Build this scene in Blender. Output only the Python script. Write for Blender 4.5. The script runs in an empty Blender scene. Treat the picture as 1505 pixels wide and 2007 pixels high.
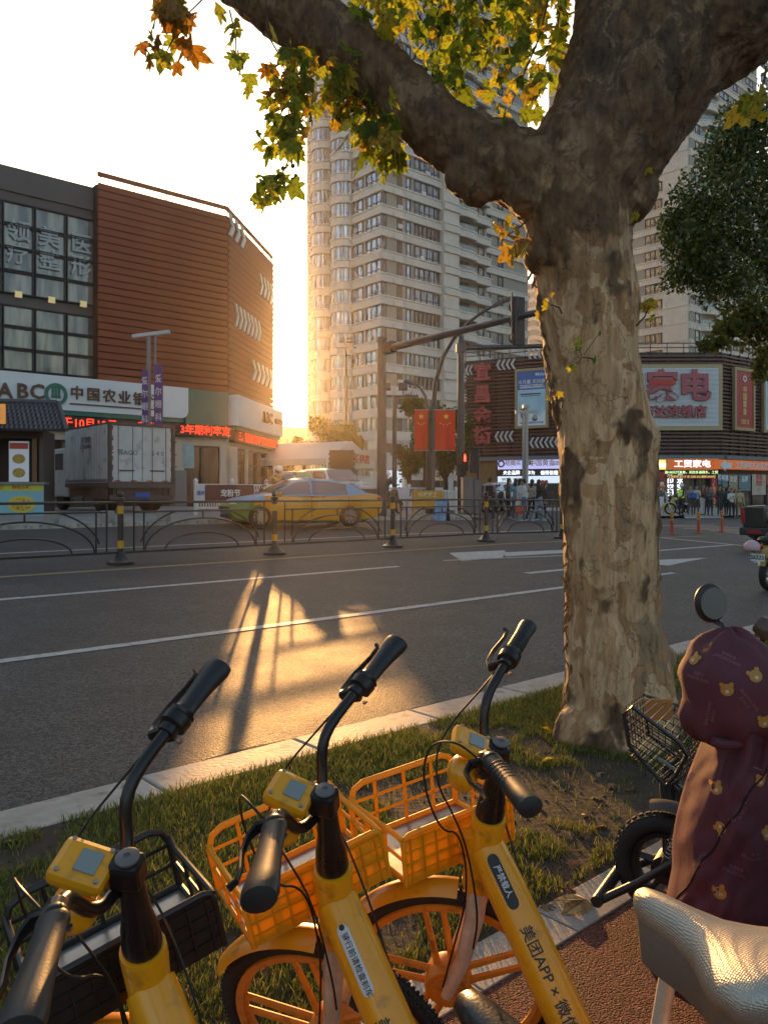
import bpy, bmesh, math, random
from mathutils import Vector, Matrix, noise
from mathutils.bvhtree import BVHTree
import numpy as np
random.seed(7)
PI = math.pi
sc = bpy.context.scene
COL = sc.collection

# ------------------------------------------------------------ camera, world, sun, exposure
FP, CX, HY, CZ = 1550.0, 752.5, 965.0, 1.55      # focal length in photo pixels, principal column, horizon row, eye height
cam = bpy.data.cameras.new('camera'); camo = bpy.data.objects.new('camera', cam); COL.objects.link(camo)
camo.location = (0, 0, CZ); camo.rotation_euler = (PI / 2, 0, 0)
cam.sensor_width = 36; cam.lens = 36 * FP / 2007; cam.shift_y = -(1003.5 - HY) / 2007
cam.clip_start = .05; cam.clip_end = 6000
sc.camera = camo
HAZE_D, HAZE_G = .00036, .86
SUN_AZ, SUN_EL = math.radians(-6.55), math.radians(8.0)
world = bpy.data.worlds.new('World'); sc.world = world; world.use_nodes = True
wn = world.node_tree; bg = wn.nodes['Background']
sky = wn.nodes.new('ShaderNodeTexSky'); sky.sky_type = 'NISHITA'; sky.sun_disc = False
sky.sun_elevation = SUN_EL; sky.sun_rotation = SUN_AZ; sky.air_density = 1.0; sky.dust_density = 3.5; sky.ozone_density = 1.0
wn.links.new(sky.outputs[0], bg.inputs[0]); bg.inputs[1].default_value = .15
sl = bpy.data.lights.new('sun', 'SUN'); sl.energy = 3.4; sl.angle = math.radians(.4); sl.color = (1, .49, .15)
slo = bpy.data.objects.new('sun', sl); COL.objects.link(slo)
sdir = Vector((math.sin(SUN_AZ) * math.cos(SUN_EL), math.cos(SUN_AZ) * math.cos(SUN_EL), math.sin(SUN_EL)))
slo.rotation_euler = sdir.to_track_quat('Z', 'Y').to_euler()
slo.location = (-4, 30, 12)
sc.view_settings.view_transform = 'Standard'; sc.view_settings.look = 'None'
sc.view_settings.exposure = 1.38; sc.view_settings.gamma = 1; sc.view_settings.use_curve_mapping = False
sc.cycles.max_bounces = 6; sc.cycles.diffuse_bounces = 3; sc.cycles.glossy_bounces = 3; sc.cycles.transmission_bounces = 4
sc.cycles.transparent_max_bounces = 8; sc.cycles.volume_bounces = 0; sc.cycles.use_denoising = True

# ------------------------------------------------------------ road axes and terrain
UX, UY = .7516, .6596                 # along the road (s); D is the distance across it
def W(s, D, z=0.0): return Vector((s * UX - D * UY, s * UY + D * UX, z))
def SD(x, y): return x * UX + y * UY, -x * UY + y * UX
KD = [-400, 1.64, 1.83, 3.9, 4.12, 4.13, 13.8, 19, 22, 26, 3000]
KZ = [0, 0, 0, 0, 0, -.12, .27, .45, .58, .9, .9]
def terr(s, D, kerb=False):
    z = float(np.interp(D, KD, KZ))
    w = min(max((D - 4.1) / 9, 0), 1)
    z -= .018 * (min(max(s, 16), 46) - 16) * w
    if D >= 22 and not (25 < s < 36):
        z += .12 * max(0., 1 - (D - 22) / 4) if D < 26 else 0
    return z
def tz(x, y): return terr(*SD(x, y))
def P(px, py, d): return Vector(((px - CX) / FP * d, d, CZ - (py - HY) / FP * d))
def G(px, py):                        # the ground point seen at a photo pixel
    d0, d = 1.0, 1.0
    dx, dz = (px - CX) / FP, -(py - HY) / FP
    while d < 300:
        if CZ + dz * d <= tz(dx * d, d): break
        d0 = d; d += .25
    for _ in range(24):
        m = (d0 + d) / 2
        if CZ + dz * m <= tz(dx * m, m): d = m
        else: d0 = m
    return Vector((dx * d, d, tz(dx * d, d)))
def GD(px, d):                        # ground point on a photo column at depth d
    x = (px - CX) / FP * d
    return Vector((x, d, tz(x, d)))

# ------------------------------------------------------------ materials
MATS = {}
def mat(name, col=(.5, .5, .5), rough=.6, metal=0., var=0., vscale=4., bump=0., bscale=60., emit=None, estr=0., trans=0., col2=None, spec=.5, coat=0., dirt=None, stretch=None, flat=False):
    if name in MATS: return MATS[name]
    m = bpy.data.materials.new(name); MATS[name] = m; m.use_nodes = True
    nt = m.node_tree; b = nt.nodes['Principled BSDF']; L = nt.links
    b.inputs['Base Color'].default_value = (*col, 1); b.inputs['Roughness'].default_value = rough
    b.inputs['Metallic'].default_value = metal; b.inputs['Specular IOR Level'].default_value = spec
    b.inputs['Coat Weight'].default_value = coat
    tc = nt.nodes.new('ShaderNodeTexCoord'); src = tc.outputs['Object']
    if stretch:
        mp = nt.nodes.new('ShaderNodeMapping'); mp.inputs['Scale'].default_value = stretch
        L.new(src, mp.inputs[0]); src = mp.outputs[0]
    if var or col2:
        n = nt.nodes.new('ShaderNodeTexNoise'); n.inputs['Scale'].default_value = vscale; n.inputs['Detail'].default_value = 6; n.inputs['Roughness'].default_value = .65
        L.new(src, n.inputs['Vector'])
        r = nt.nodes.new('ShaderNodeValToRGB'); r.color_ramp.elements[0].position = .36; r.color_ramp.elements[1].position = .64
        c2 = col2 or tuple(c * (1 - var) for c in col); c1 = col if col2 else tuple(min(1, c * (1 + var * .6)) for c in col)
        r.color_ramp.elements[0].color = (*c2, 1); r.color_ramp.elements[1].color = (*c1, 1)
        L.new(n.outputs['Fac'], r.inputs[0]); out = r.outputs[0]
        if dirt:
            n3 = nt.nodes.new('ShaderNodeTexNoise'); n3.inputs['Scale'].default_value = dirt[1]; n3.inputs['Detail'].default_value = 8
            L.new(src, n3.inputs['Vector'])
            r3 = nt.nodes.new('ShaderNodeValToRGB'); r3.color_ramp.elements[0].position = .56; r3.color_ramp.elements[1].position = .72
            L.new(n3.outputs['Fac'], r3.inputs[0])
            mx = nt.nodes.new('ShaderNodeMix'); mx.data_type = 'RGBA'
            L.new(r3.outputs[0], mx.inputs[0]); L.new(out, mx.inputs[6]); mx.inputs[7].default_value = (*dirt[0], 1); out = mx.outputs[2]
        L.new(out, b.inputs['Base Color'])
        rr = nt.nodes.new('ShaderNodeMapRange'); rr.inputs[3].default_value = max(.03, rough - .12); rr.inputs[4].default_value = min(1, rough + .12)
        L.new(n.outputs['Fac'], rr.inputs[0]); L.new(rr.outputs[0], b.inputs['Roughness'])
    if bump:
        n2 = nt.nodes.new('ShaderNodeTexNoise'); n2.inputs['Scale'].default_value = bscale; n2.inputs['Detail'].default_value = 5
        L.new(src, n2.inputs['Vector'])
        bp = nt.nodes.new('ShaderNodeBump'); bp.inputs['Strength'].default_value = bump; bp.inputs['Distance'].default_value = .01
        L.new(n2.outputs['Fac'], bp.inputs['Height']); L.new(bp.outputs[0], b.inputs['Normal'])
    if emit: b.inputs['Emission Color'].default_value = (*emit, 1); b.inputs['Emission Strength'].default_value = estr
    if trans:
        t = nt.nodes.new('ShaderNodeBsdfTranslucent'); mix = nt.nodes.new('ShaderNodeMixShader'); mix.inputs[0].default_value = trans
        t.inputs[0].default_value = (*col, 1)
        if var or col2: L.new(out, t.inputs[0])
        L.new(b.outputs[0], mix.inputs[1]); L.new(t.outputs[0], mix.inputs[2]); L.new(mix.outputs[0], nt.nodes['Material Output'].inputs[0])
    return m
def glassmat(name, tint=(.05, .06, .07), rough=.06, see=.0):
    if name in MATS: return MATS[name]
    m = mat(name, tint, rough, spec=1.0, var=.35, vscale=.35)
    m.node_tree.nodes['Principled BSDF'].inputs['IOR'].default_value = 1.8
    return m

# ------------------------------------------------------------ mesh builder
class MB:
    def __init__(s): s.v, s.f, s.m = [], [], []; s.T = Matrix.Identity(4); s.mi = 0
    def add(s, vs, fs, mi=None):
        o = len(s.v); T = s.T
        s.v += [tuple(T @ Vector(v)) for v in vs]
        s.f += [tuple(i + o for i in f) for f in fs]; s.m += [s.mi if mi is None else mi] * len(fs)
        return s
    def box(s, c, sz, rz=0, mi=None, R=None):
        x, y, z = (k / 2 for k in sz); c = Vector(c); R = R or Matrix.Rotation(rz, 3, 'Z')
        vs = [c + R @ Vector((a * x, b * y, d * z)) for a in (-1, 1) for b in (-1, 1) for d in (-1, 1)]
        return s.add(vs, [(0, 1, 3, 2), (4, 6, 7, 5), (0, 4, 5, 1), (2, 3, 7, 6), (0, 2, 6, 4), (1, 5, 7, 3)], mi)
    def b2(s, x0, x1, y0, y1, z0, z1, mi=None): return s.box(((x0 + x1) / 2, (y0 + y1) / 2, (z0 + z1) / 2), (abs(x1 - x0), abs(y1 - y0), abs(z1 - z0)), mi=mi)
    def tube(s, pts, r, n=8, mi=None, caps=True, flat=None, closed=False):
        pts = [Vector(p) for p in pts]; k = len(pts)
        rs = r if isinstance(r, (list, tuple)) else [r] * k
        vs, fs = [], []; up = None
        for i, p in enumerate(pts):
            if closed: t = (pts[(i + 1) % k] - pts[i - 1])
            else: t = (pts[min(i + 1, k - 1)] - pts[max(i - 1, 0)])
            t.normalize()
            if up is None: up = Vector((0, 0, 1)) if abs(t.z) < .9 else Vector((1, 0, 0))
            a = (up - t * up.dot(t)).normalized(); b = t.cross(a); up = a
            for j in range(n):
                an = 2 * PI * j / n
                fx, fy = (flat or (1, 1))
                vs.append(p + (a * math.cos(an) * fx + b * math.sin(an) * fy) * rs[i])
        m = k if closed else k - 1
        for i in range(m):
            for j in range(n):
                q = (i + 1) % k
                fs.append((i * n + j, i * n + (j + 1) % n, q * n + (j + 1) % n, q * n + j))
        if caps and not closed: fs += [tuple(range(n))[::-1], tuple((k - 1) * n + j for j in range(n))]
        return s.add(vs, fs, mi)
    def lathe(s, prof, n=16, T=None, mi=None, caps=True):
        T = T or Matrix.Identity(4); vs, fs = [], []
        for r, z in prof:
            for j in range(n):
                a = 2 * PI * j / n; vs.append(T @ Vector((r * math.cos(a), r * math.sin(a), z)))
        for i in range(len(prof) - 1):
            for j in range(n): fs.append((i * n + j, i * n + (j + 1) % n, (i + 1) * n + (j + 1) % n, (i + 1) * n + j))
        if caps: fs += [tuple(range(n))[::-1], tuple((len(prof) - 1) * n + j for j in range(n))]
        return s.add(vs, fs, mi)
    def prism(s, poly, y0, y1, mi=None, T=None):         # polygon in x,z extruded along y
        n = len(poly); T = T or Matrix.Identity(4)
        vs = [T @ Vector((x, y0, z)) for x, z in poly] + [T @ Vector((x, y1, z)) for x, z in poly]
        fs = [tuple(range(n)), tuple(range(n, 2 * n))[::-1]] + [(i, i + n, (i + 1) % n + n, (i + 1) % n) for i in range(n)]
        return s.add(vs, fs, mi)
    def ell(s, c, r, n=12, k=8, R=None, mi=None):
        c = Vector(c); r = r if isinstance(r, (tuple, list)) else (r, r, r); vs, fs = [], []
        for i in range(k + 1):
            th = PI * i / k
            for j in range(n):
                a = 2 * PI * j / n; v = Vector((r[0] * math.sin(th) * math.cos(a), r[1] * math.sin(th) * math.sin(a), r[2] * math.cos(th)))
                vs.append(c + (R @ v if R else v))
        for i in range(k):
            for j in range(n): fs.append((i * n + j, (i + 1) * n + j, (i + 1) * n + (j + 1) % n, i * n + (j + 1) % n))
        return s.add(vs, fs, mi)
    def sheet(s, rows, mi=None):
        n = len(rows[0]); vs = [p for r in rows for p in r]
        return s.add(vs, [(i * n + j, i * n + j + 1, (i + 1) * n + j + 1, (i + 1) * n + j) for i in range(len(rows) - 1) for j in range(n - 1)], mi)
    def mesh(s, name, mats, smooth=False, bevel=0, merge=False):
        me = bpy.data.meshes.new(name); me.from_pydata([tuple(v) for v in s.v], [], s.f)
        for m in (mats if isinstance(mats, (list, tuple)) else [mats]): me.materials.append(m)
        me.polygons.foreach_set('material_index', s.m)
        if bevel or merge:
            b = bmesh.new(); b.from_mesh(me)
            if merge: bmesh.ops.remove_doubles(b, verts=b.verts, dist=1e-4)
            if bevel:
                es = [e for e in b.edges if len(e.link_faces) == 2 and e.calc_face_angle(0) > .5]
                bmesh.ops.bevel(b, geom=es, offset=bevel, segments=2, affect='EDGES', profile=.5, clamp_overlap=True)
            bmesh.ops.recalc_face_normals(b, faces=b.faces)
            b.to_mesh(me); b.free()
        if smooth:
            me.polygons.foreach_set('use_smooth', [True] * len(me.polygons))
            if smooth != 'all':
                try: me.set_sharp_from_angle(angle=math.radians(38))
                except Exception: pass
        me.update(); return me
def link(name, me, parent=None, loc=None, rot=None, label=None, kind=None):
    o = bpy.data.objects.new(name, me); COL.objects.link(o)
    if parent: o.parent = parent
    if loc is not None: o.location = loc
    if rot is not None: o.rotation_euler = rot
    if label: o['label'] = label
    if kind: o['kind'] = kind
    return o
def part(name, mb, mats, parent, smooth=False, bevel=0, label=None, kind=None, loc=None, rot=None, merge=False):
    return link(name, mb.mesh(name, mats, smooth, bevel, merge), parent, loc, rot, label, kind)
def thing(name, label, cat, loc=(0, 0, 0), rz=0, group=None, rot=None):
    o = bpy.data.objects.new(name, None); COL.objects.link(o); o.location = loc; o.rotation_euler = rot or (0, 0, rz)
    o.empty_display_size = .2
    o['label'] = label; o['category'] = cat
    if group: o['group'] = group
    return o
def tag(o, label, cat, group=None, kind=None):
    o['label'] = label; o['category'] = cat
    if group: o['group'] = group
    if kind: o['kind'] = kind
    return o
def struct(name, mb, mats, smooth=False):
    return link(name, mb.mesh(name, mats, smooth), kind='structure')
def copy_tree(o, parent=None):
    c = o.copy(); COL.objects.link(c); c.parent = parent
    for ch in list(o.children): copy_tree(ch, c)
    return c

# scratch scene for evaluating modifiers and text
TS = bpy.data.scenes.new('scratch')
def evalmesh(data, mods=()):
    o = bpy.data.objects.new('scratch_item', data); TS.collection.objects.link(o)
    for t, kw in mods:
        m = o.modifiers.new(t, t)
        for k, v in kw.items(): setattr(m, k, v)
    vl = TS.view_layers[0]; vl.update(); dg = vl.depsgraph; dg.update()
    me = bpy.data.meshes.new_from_object(o.evaluated_get(dg), depsgraph=dg)
    bpy.data.objects.remove(o)
    return me
TXT = {}
def cut_geo(vs, fs, step):
    """cut flat lettering into narrow bands so that it can follow a curved surface"""
    b = bmesh.new(); bv = [b.verts.new(v) for v in vs]
    for f in fs:
        try: b.faces.new([bv[i] for i in f])
        except ValueError: pass
    for ax in (0, 1):
        lo, hi = min(v[ax] for v in vs), max(v[ax] for v in vs); k = lo + step
        while k < hi:
            n = Vector((1, 0, 0)) if ax == 0 else Vector((0, 1, 0)); c = Vector((k, 0, 0)) if ax == 0 else Vector((0, k, 0))
            bmesh.ops.bisect_plane(b, geom=b.verts[:] + b.edges[:] + b.faces[:], plane_co=c, plane_no=n, dist=1e-6); k += step if ax == 1 else step * 4
    b.verts.index_update(); r = [v.co.copy() for v in b.verts], [tuple(v.index for v in f.verts) for f in b.faces]; b.free(); return r
def text_geo(s, size=1., bold=.0, extrude=0., line=1.0, align='CENTER'):
    k = (s, bold, extrude / size, line, align)
    if k not in TXT:
        cu = bpy.data.curves.new('t', 'FONT'); cu.body = s; cu.size = 1; cu.align_x = align; cu.align_y = 'CENTER'
        cu.extrude = extrude / size; cu.offset = bold; cu.space_line = line; cu.resolution_u = 2
        me = evalmesh(cu); vs = [v.co.copy() for v in me.vertices]; fs = [tuple(p.vertices) for p in me.polygons]
        bpy.data.meshes.remove(me); bpy.data.curves.remove(cu); TXT[k] = (vs, fs)
    vs, fs = TXT[k]
    return [v * size for v in vs], fs
def text(name, s, size, m, parent, x, y, z, extrude=.01, bold=.0, sx=1., rot=(PI / 2, 0, 0), line=1.0, align='CENTER', label=None):
    """Lettering in the local x,z plane of parent, facing local -y."""
    vs, fs = text_geo(s, size, bold, extrude, line, align)
    mb = MB(); R = Matrix.Rotation(rot[2], 3, 'Z') @ Matrix.Rotation(rot[1], 3, 'Y') @ Matrix.Rotation(rot[0], 3, 'X')
    mb.add([Vector((x, y, z)) + R @ Vector((v.x * sx, v.y, v.z)) for v in vs], fs)
    return part(name, mb, m, parent, label=label)

class Frame:
    """Local frame of a facade from P0 to P1 (left to right as seen); x along it, -y out of it."""
    def __init__(s, P0, P1):
        s.P0 = Vector((P0[0], P0[1], 0)); d = Vector((P1[0] - P0[0], P1[1] - P0[1], 0)); s.L = d.length; s.u = d.normalized()
        s.rz = math.atan2(s.u.y, s.u.x); s.n = Vector((-s.u.y, s.u.x, 0))
    def t(s, px, py=None, off=0.):
        """local x (and z) of the photo pixel's ray on the facade plane moved out by off"""
        r = (px - CX) / FP; Q = s.P0 - s.n * off
        # (r*d, d) = Q + u*t
        den = s.u.x - r * s.u.y
        t = (r * Q.y - Q.x) / den; d = Q.y + s.u.y * t
        return t if py is None else (t, CZ - (py - HY) / FP * d)
    def thing(s, name, label, cat, group=None): return thing(name, label, cat, (s.P0.x, s.P0.y, 0), s.rz, group)
    def w(s, x, y, z): return s.P0 + s.u * x + s.n * y + Vector((0, 0, z))
# ------------------------------------------------------------ ground
asph = mat('asphalt', (.052, .048, .044), .66, var=.38, vscale=1.3, bump=1., bscale=60, spec=.5)
_nt = asph.node_tree; _b = _nt.nodes['Principled BSDF']
_tc = _nt.nodes.new('ShaderNodeTexCoord'); _v = _nt.nodes.new('ShaderNodeTexVoronoi'); _v.inputs['Scale'].default_value = 68
_nt.links.new(_tc.outputs['Object'], _v.inputs['Vector'])
_r = _nt.nodes.new('ShaderNodeMapRange'); _r.inputs[1].default_value = .0; _r.inputs[2].default_value = .5; _r.inputs[3].default_value = 1; _r.inputs[4].default_value = 0
_nt.links.new(_v.outputs['Distance'], _r.inputs[0])
_bp = _nt.nodes.new('ShaderNodeBump'); _bp.inputs['Strength'].default_value = 1.0; _bp.inputs['Distance'].default_value = .014
_old = _b.inputs['Normal'].links[0].from_socket
_nt.links.new(_old, _bp.inputs['Normal']); _nt.links.new(_r.outputs[0], _bp.inputs['Height']); _nt.links.new(_bp.outputs[0], _b.inputs['Normal'])
# aggregate: every stone of the asphalt has its own brightness
_br = _nt.nodes.new('ShaderNodeMapRange'); _br.inputs[3].default_value = .2; _br.inputs[4].default_value = 2.3
_sx = _nt.nodes.new('ShaderNodeSeparateColor'); _nt.links.new(_v.outputs['Color'], _sx.inputs[0]); _nt.links.new(_sx.outputs[0], _br.inputs[0])
_mx = _nt.nodes.new('ShaderNodeMix'); _mx.data_type = 'RGBA'; _mx.blend_type = 'MULTIPLY'; _mx.inputs[0].default_value = 1
_cs = _b.inputs['Base Color'].links[0].from_socket; _nt.links.new(_cs, _mx.inputs[6]); _cc = _nt.nodes.new('ShaderNodeCombineColor')
for _i in range(3): _nt.links.new(_br.outputs[0], _cc.inputs[_i])
_nt.links.new(_cc.outputs[0], _mx.inputs[7]); _nt.links.new(_mx.outputs[2], _b.inputs['Base Color'])
def speckle(m, scale, lo, hi, dist=.006):
    nt = m.node_tree; b = nt.nodes['Principled BSDF']; tc = nt.nodes.new('ShaderNodeTexCoord'); v = nt.nodes.new('ShaderNodeTexVoronoi'); v.inputs['Scale'].default_value = scale; nt.links.new(tc.outputs['Object'], v.inputs['Vector'])
    sx = nt.nodes.new('ShaderNodeSeparateColor'); nt.links.new(v.outputs['Color'], sx.inputs[0]); br = nt.nodes.new('ShaderNodeMapRange'); br.inputs[3].default_value = lo; br.inputs[4].default_value = hi; nt.links.new(sx.outputs[0], br.inputs[0])
    cc = nt.nodes.new('ShaderNodeCombineColor'); [nt.links.new(br.outputs[0], cc.inputs[i]) for i in range(3)]
    mx = nt.nodes.new('ShaderNodeMix'); mx.data_type = 'RGBA'; mx.blend_type = 'MULTIPLY'; mx.inputs[0].default_value = 1; cs = b.inputs['Base Color'].links[0].from_socket; nt.links.new(cs, mx.inputs[6]); nt.links.new(cc.outputs[0], mx.inputs[7]); nt.links.new(mx.outputs[2], b.inputs['Base Color'])
    bp = nt.nodes.new('ShaderNodeBump'); bp.invert = True; bp.inputs['Strength'].default_value = 1; bp.inputs['Distance'].default_value = dist
    if b.inputs['Normal'].links: nt.links.new(b.inputs['Normal'].links[0].from_socket, bp.inputs['Normal'])
    nt.links.new(v.outputs['Distance'], bp.inputs['Height']); nt.links.new(bp.outputs[0], b.inputs['Normal'])
pave = mat('pavement_concrete', (.3, .27, .24), .75, var=.18, vscale=1.5, bump=.3, bscale=30)
soil = mat('verge_soil', (.042, .027, .015), .95, var=.5, vscale=9, bump=.55, bscale=28, col2=None)
rubber = mat('red_rubber', (.15, .045, .03), .85, var=.35, vscale=3, bump=1., bscale=130)
speckle(rubber, 150, .35, 1.9, .01)
granite = mat('granite', (.30, .28, .25), .6, var=.22, vscale=55, bump=.15, bscale=150, dirt=((.16, .14, .12), 3))
kerbm = mat('kerb_stone', (.38, .34, .29), .65, var=.3, vscale=3, bump=.4, bscale=40, dirt=((.15, .13, .11), 9))
white_line = mat('road_paint_white', (.44, .42, .39), .6, var=.18, vscale=9, bump=.3, bscale=120, dirt=((.16, .15, .14), 14))
orange_line = mat('road_paint_orange', (.55, .28, .1), .6, var=.2, vscale=6, dirt=((.12, .11, .1), 12))
yellow_line = mat('road_paint_yellow', (.3, .21, .09), .65, var=.2, vscale=6, dirt=((.1, .09, .08), 8))

def zone(name, D0, D1, m, s0=-200, s1=260, dz=0., step=1.0, zf=None):
    ss = [s for s in (-300, -150, -80, -40, -20, -10) if s > s0] + list(np.arange(-5, 60, step)) + [60, 80, 120, 200, 350, 500]
    ss = sorted({min(max(s, s0), s1) for s in ss} | {s0, s1} | {x for x in (16, 46, 25, 25.01, 36, 35.99) if s0 < x < s1})
    Ds = sorted({D0, D1} | {k for k in KD + list(np.arange(0, 40, 1.)) + [50, 80, 150] if D0 < k < D1})
    mb = MB(); e = 1e-4
    mb.sheet([[W(s, D, (zf or terr)(min(max(s, s0 + e), s1 - e), min(max(D, D0 + e), D1 - e)) + dz) for s in ss] for D in Ds])
    return struct(name, mb, m)
zone('sidewalk', -2.2, 1.64, rubber, step=4)
zone('plaza', -200, -2.2, pave, step=4)
zone('verge', 1.83, 3.79, soil, step=2)
zone('road', 4.125, 22, asph, dz=0)
zone('far_pavement', 22, 260, pave, s1=25)
zone('side_road', 22, 260, asph, s0=25.0, s1=36)
zone('far_pavement', 22, 260, pave, s0=36.0)
mb = MB(); mb.add([(-610, -590, -.75), (610, -590, -.75), (610, 615, -.75), (-610, 615, -.75)], [(0, 1, 2, 3)]); struct('ground', mb, pave)

# kerb stones along the verge: long stones with recessed joints, over a foundation
mb = MB(); mb.sheet([[W(s, 3.79, -.06) for s in (-60, 90)], [W(s, 4.125, -.06) for s in (-60, 90)]])
kerb = struct('kerb', mb, soil)
km = MB(); km.box((0, 0, 0), (.986, .332, .2)); kme = km.mesh('kerb_stone', kerbm, bevel=.012)
rr = random.Random(3)
for i in range(-8, 60):
    o = link('kerb_stone', kme, kerb, W(i + .35, 3.957, -.098 + rr.uniform(-.003, .003)), (0, 0, math.atan2(UY, UX) + rr.uniform(-.003, .003)))
# gutter edge strip of loose grit along the kerb, worn into the asphalt
grit = mat('gutter_grit', (.045, .04, .035), .9, var=.5, vscale=30, bump=1., bscale=90)
mb = MB(); rows = [[], [], []]
for s in np.arange(-12, 60, .25):
    w = .28 + .08 * noise.noise(Vector((s * 1.3, 0, 0))); 
    for k, D in enumerate((4.127, 4.127 + w * .5, 4.127 + w)): rows[k].append(W(s, D, terr(s, max(D, 4.14)) + .005 - (.004 if k == 2 else 0)))
mb.sheet(rows); tag(link('grit', mb.mesh('grit', grit)), 'dark loose grit lying in the gutter along the near kerb', 'grit', kind='stuff')
# granite edging between verge and sidewalk
mb = MB(); mb.sheet([[W(s, 1.64, -.03) for s in (-60, 90)], [W(s, 1.83, -.03) for s in (-60, 90)]])
edging = struct('edging', mb, soil)
gm = MB(); gm.box((0, 0, 0), (.495, .19, .08)); gme = gm.mesh('stone', granite, bevel=.004)
for i in range(-8, 60):
    link('stone', gme, edging, W(i * .5 + .1, 1.735, -.034 + rr.uniform(-.003, .004)), (0, 0, math.atan2(UY, UX)))
# far kerb
mb = MB()
fk = MB(); fk.box((0, 0, 0), (1.0, .2, .22)); fkm = fk.mesh('kerb_stone', kerbm, bevel=.01)
mb.sheet([[W(s, 21.9, terr(s, 21.9) - .1) for s in (-40, 24)], [W(s, 22.1, terr(s, 22.1) - .15) for s in (-40, 24)]])
fkerb = struct('far_kerb', mb, kerbm)
for i in range(-25, 24): link('kerb_stone', fkm, fkerb, W(i + .5, 21.98, terr(i + .5, 21.8) + .025), (0, 0, math.atan2(UY, UX)))

def strip(name, pts, w, m, dz=.006, seg=.5):
    """a painted line over the terrain through world points"""
    mb = MB(); rows = [[], []]
    P_ = []
    for a, b in zip(pts[:-1], pts[1:]):
        n = max(1, int((b - a).length / seg))
        P_ += [a.lerp(b, i / n) for i in range(n)]
    P_.append(pts[-1])
    for i, p in enumerate(P_):
        t = (P_[min(i + 1, len(P_) - 1)] - P_[max(i - 1, 0)]); t.z = 0; t.normalize(); nn = Vector((-t.y, t.x, 0)) * w / 2
        for k, q in enumerate((p - nn, p + nn)): rows[k].append(Vector((q.x, q.y, tz(q.x, q.y) + dz)))
    mb.sheet(rows)
    return struct(name, mb, m)
def quadmark(name, px, m, dz=.006):
    q = [G(*p) for p in px]; n = 8; rows = []
    for i in range(n + 1):
        a = q[0].lerp(q[3], i / n); b = q[1].lerp(q[2], i / n)
        rows.append([Vector((v.x, v.y, tz(v.x, v.y) + dz)) for v in [a.lerp(b, j / n) for j in range(n + 1)]])
    mb = MB(); mb.sheet(rows); return struct(name, mb, m)
# lane lines parallel to the road
def lane(D, s0, s1, w=.13, m=None): return strip('lane_line', [W(s, D) for s in np.arange(s0, s1 + .1, 2)], w, m or white_line)
sA = SD(*G(1000, 1100)[:2]); D1 = SD(*G(0, 1176)[:2])[1]; D2 = SD(*G(0, 1297)[:2])[1]
lane(D1, -14, sA[0] - 2, .14); lane(D2, -14, 15.5, .14)
lane(D2, 17.5, 44, .15)
s2 = SD(*G(1400, 1132)[:2]); lane(D2 - 2.05, 14.2, 40, .3)
lane(13.05, -30, 26, .16, yellow_line)
quadmark('arrow_marking', [(880, 1084), (990, 1079), (985, 1093), (905, 1100)], white_line)
quadmark('arrow_marking', [(985, 1083), (1110, 1078), (1110, 1084), (990, 1091)], white_line)
strip('lane_line', [G(870, 1099), G(1110, 1089)], .1, white_line)
strip('lane_line', [G(1032, 1124), G(1113, 1116)], .16, white_line)
quadmark('arrow_marking', [(1284, 1098), (1385, 1094), (1310, 1109), (1284, 1107)], white_line)
strip('lane_line', [G(1284, 1053), G(1470, 1071)], .22, white_line)
strip('lane_line', [G(1284, 1080), G(1435, 1068)], .16, white_line)
for k in range(9):
    y0 = 1031 + k * 3.2
    strip('crossing_stripe', [G(1286 + k * 26, 1030.5 + k * 2.6), G(1400 + k * 26, 1029 + k * 2.9)], .22, orange_line if k % 2 else white_line)
for k in range(4): strip('lane_line', [G(1340, 1003 + k * 3), G(1385 + 10 * k, 1002.4 + k * 3)], .15, white_line)
strip('lane_line', [W(s, 16.4) for s in np.arange(-10, 24, 2)], .13, white_line)
# ------------------------------------------------------------ bank building on the left
brown = mat('terracotta_louvre', (.30, .075, .036), .5, var=.14, vscale=.8, bump=.05, bscale=9, stretch=(1, 1, 6))
brown_dk = mat('louvre_backing', (.06, .022, .014), .8)
darkclad = mat('dark_cladding', (.11, .085, .08), .5, var=.12, vscale=.6)
darkmetal = mat('dark_metal_frame', (.035, .03, .03), .4, .4)
white_panel = mat('white_fascia', (.72, .71, .7), .35, var=.05, vscale=.5)
green_panel = mat('bank_green', (.035, .16, .115), .4, var=.08, vscale=1)
chevm = mat('chevron_white', (.62, .58, .55), .5)
cream_wall = mat('cream_cladding', (.5, .43, .34), .6, var=.1, vscale=1.2)
letter_brown = mat('letter_brown', (.11, .04, .028), .4)
led_black = mat('led_board', (.008, .006, .006), .35)
led_red = mat('led_red', (.9, .05, .02), .5, emit=(1, .04, .012), estr=.8)
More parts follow.
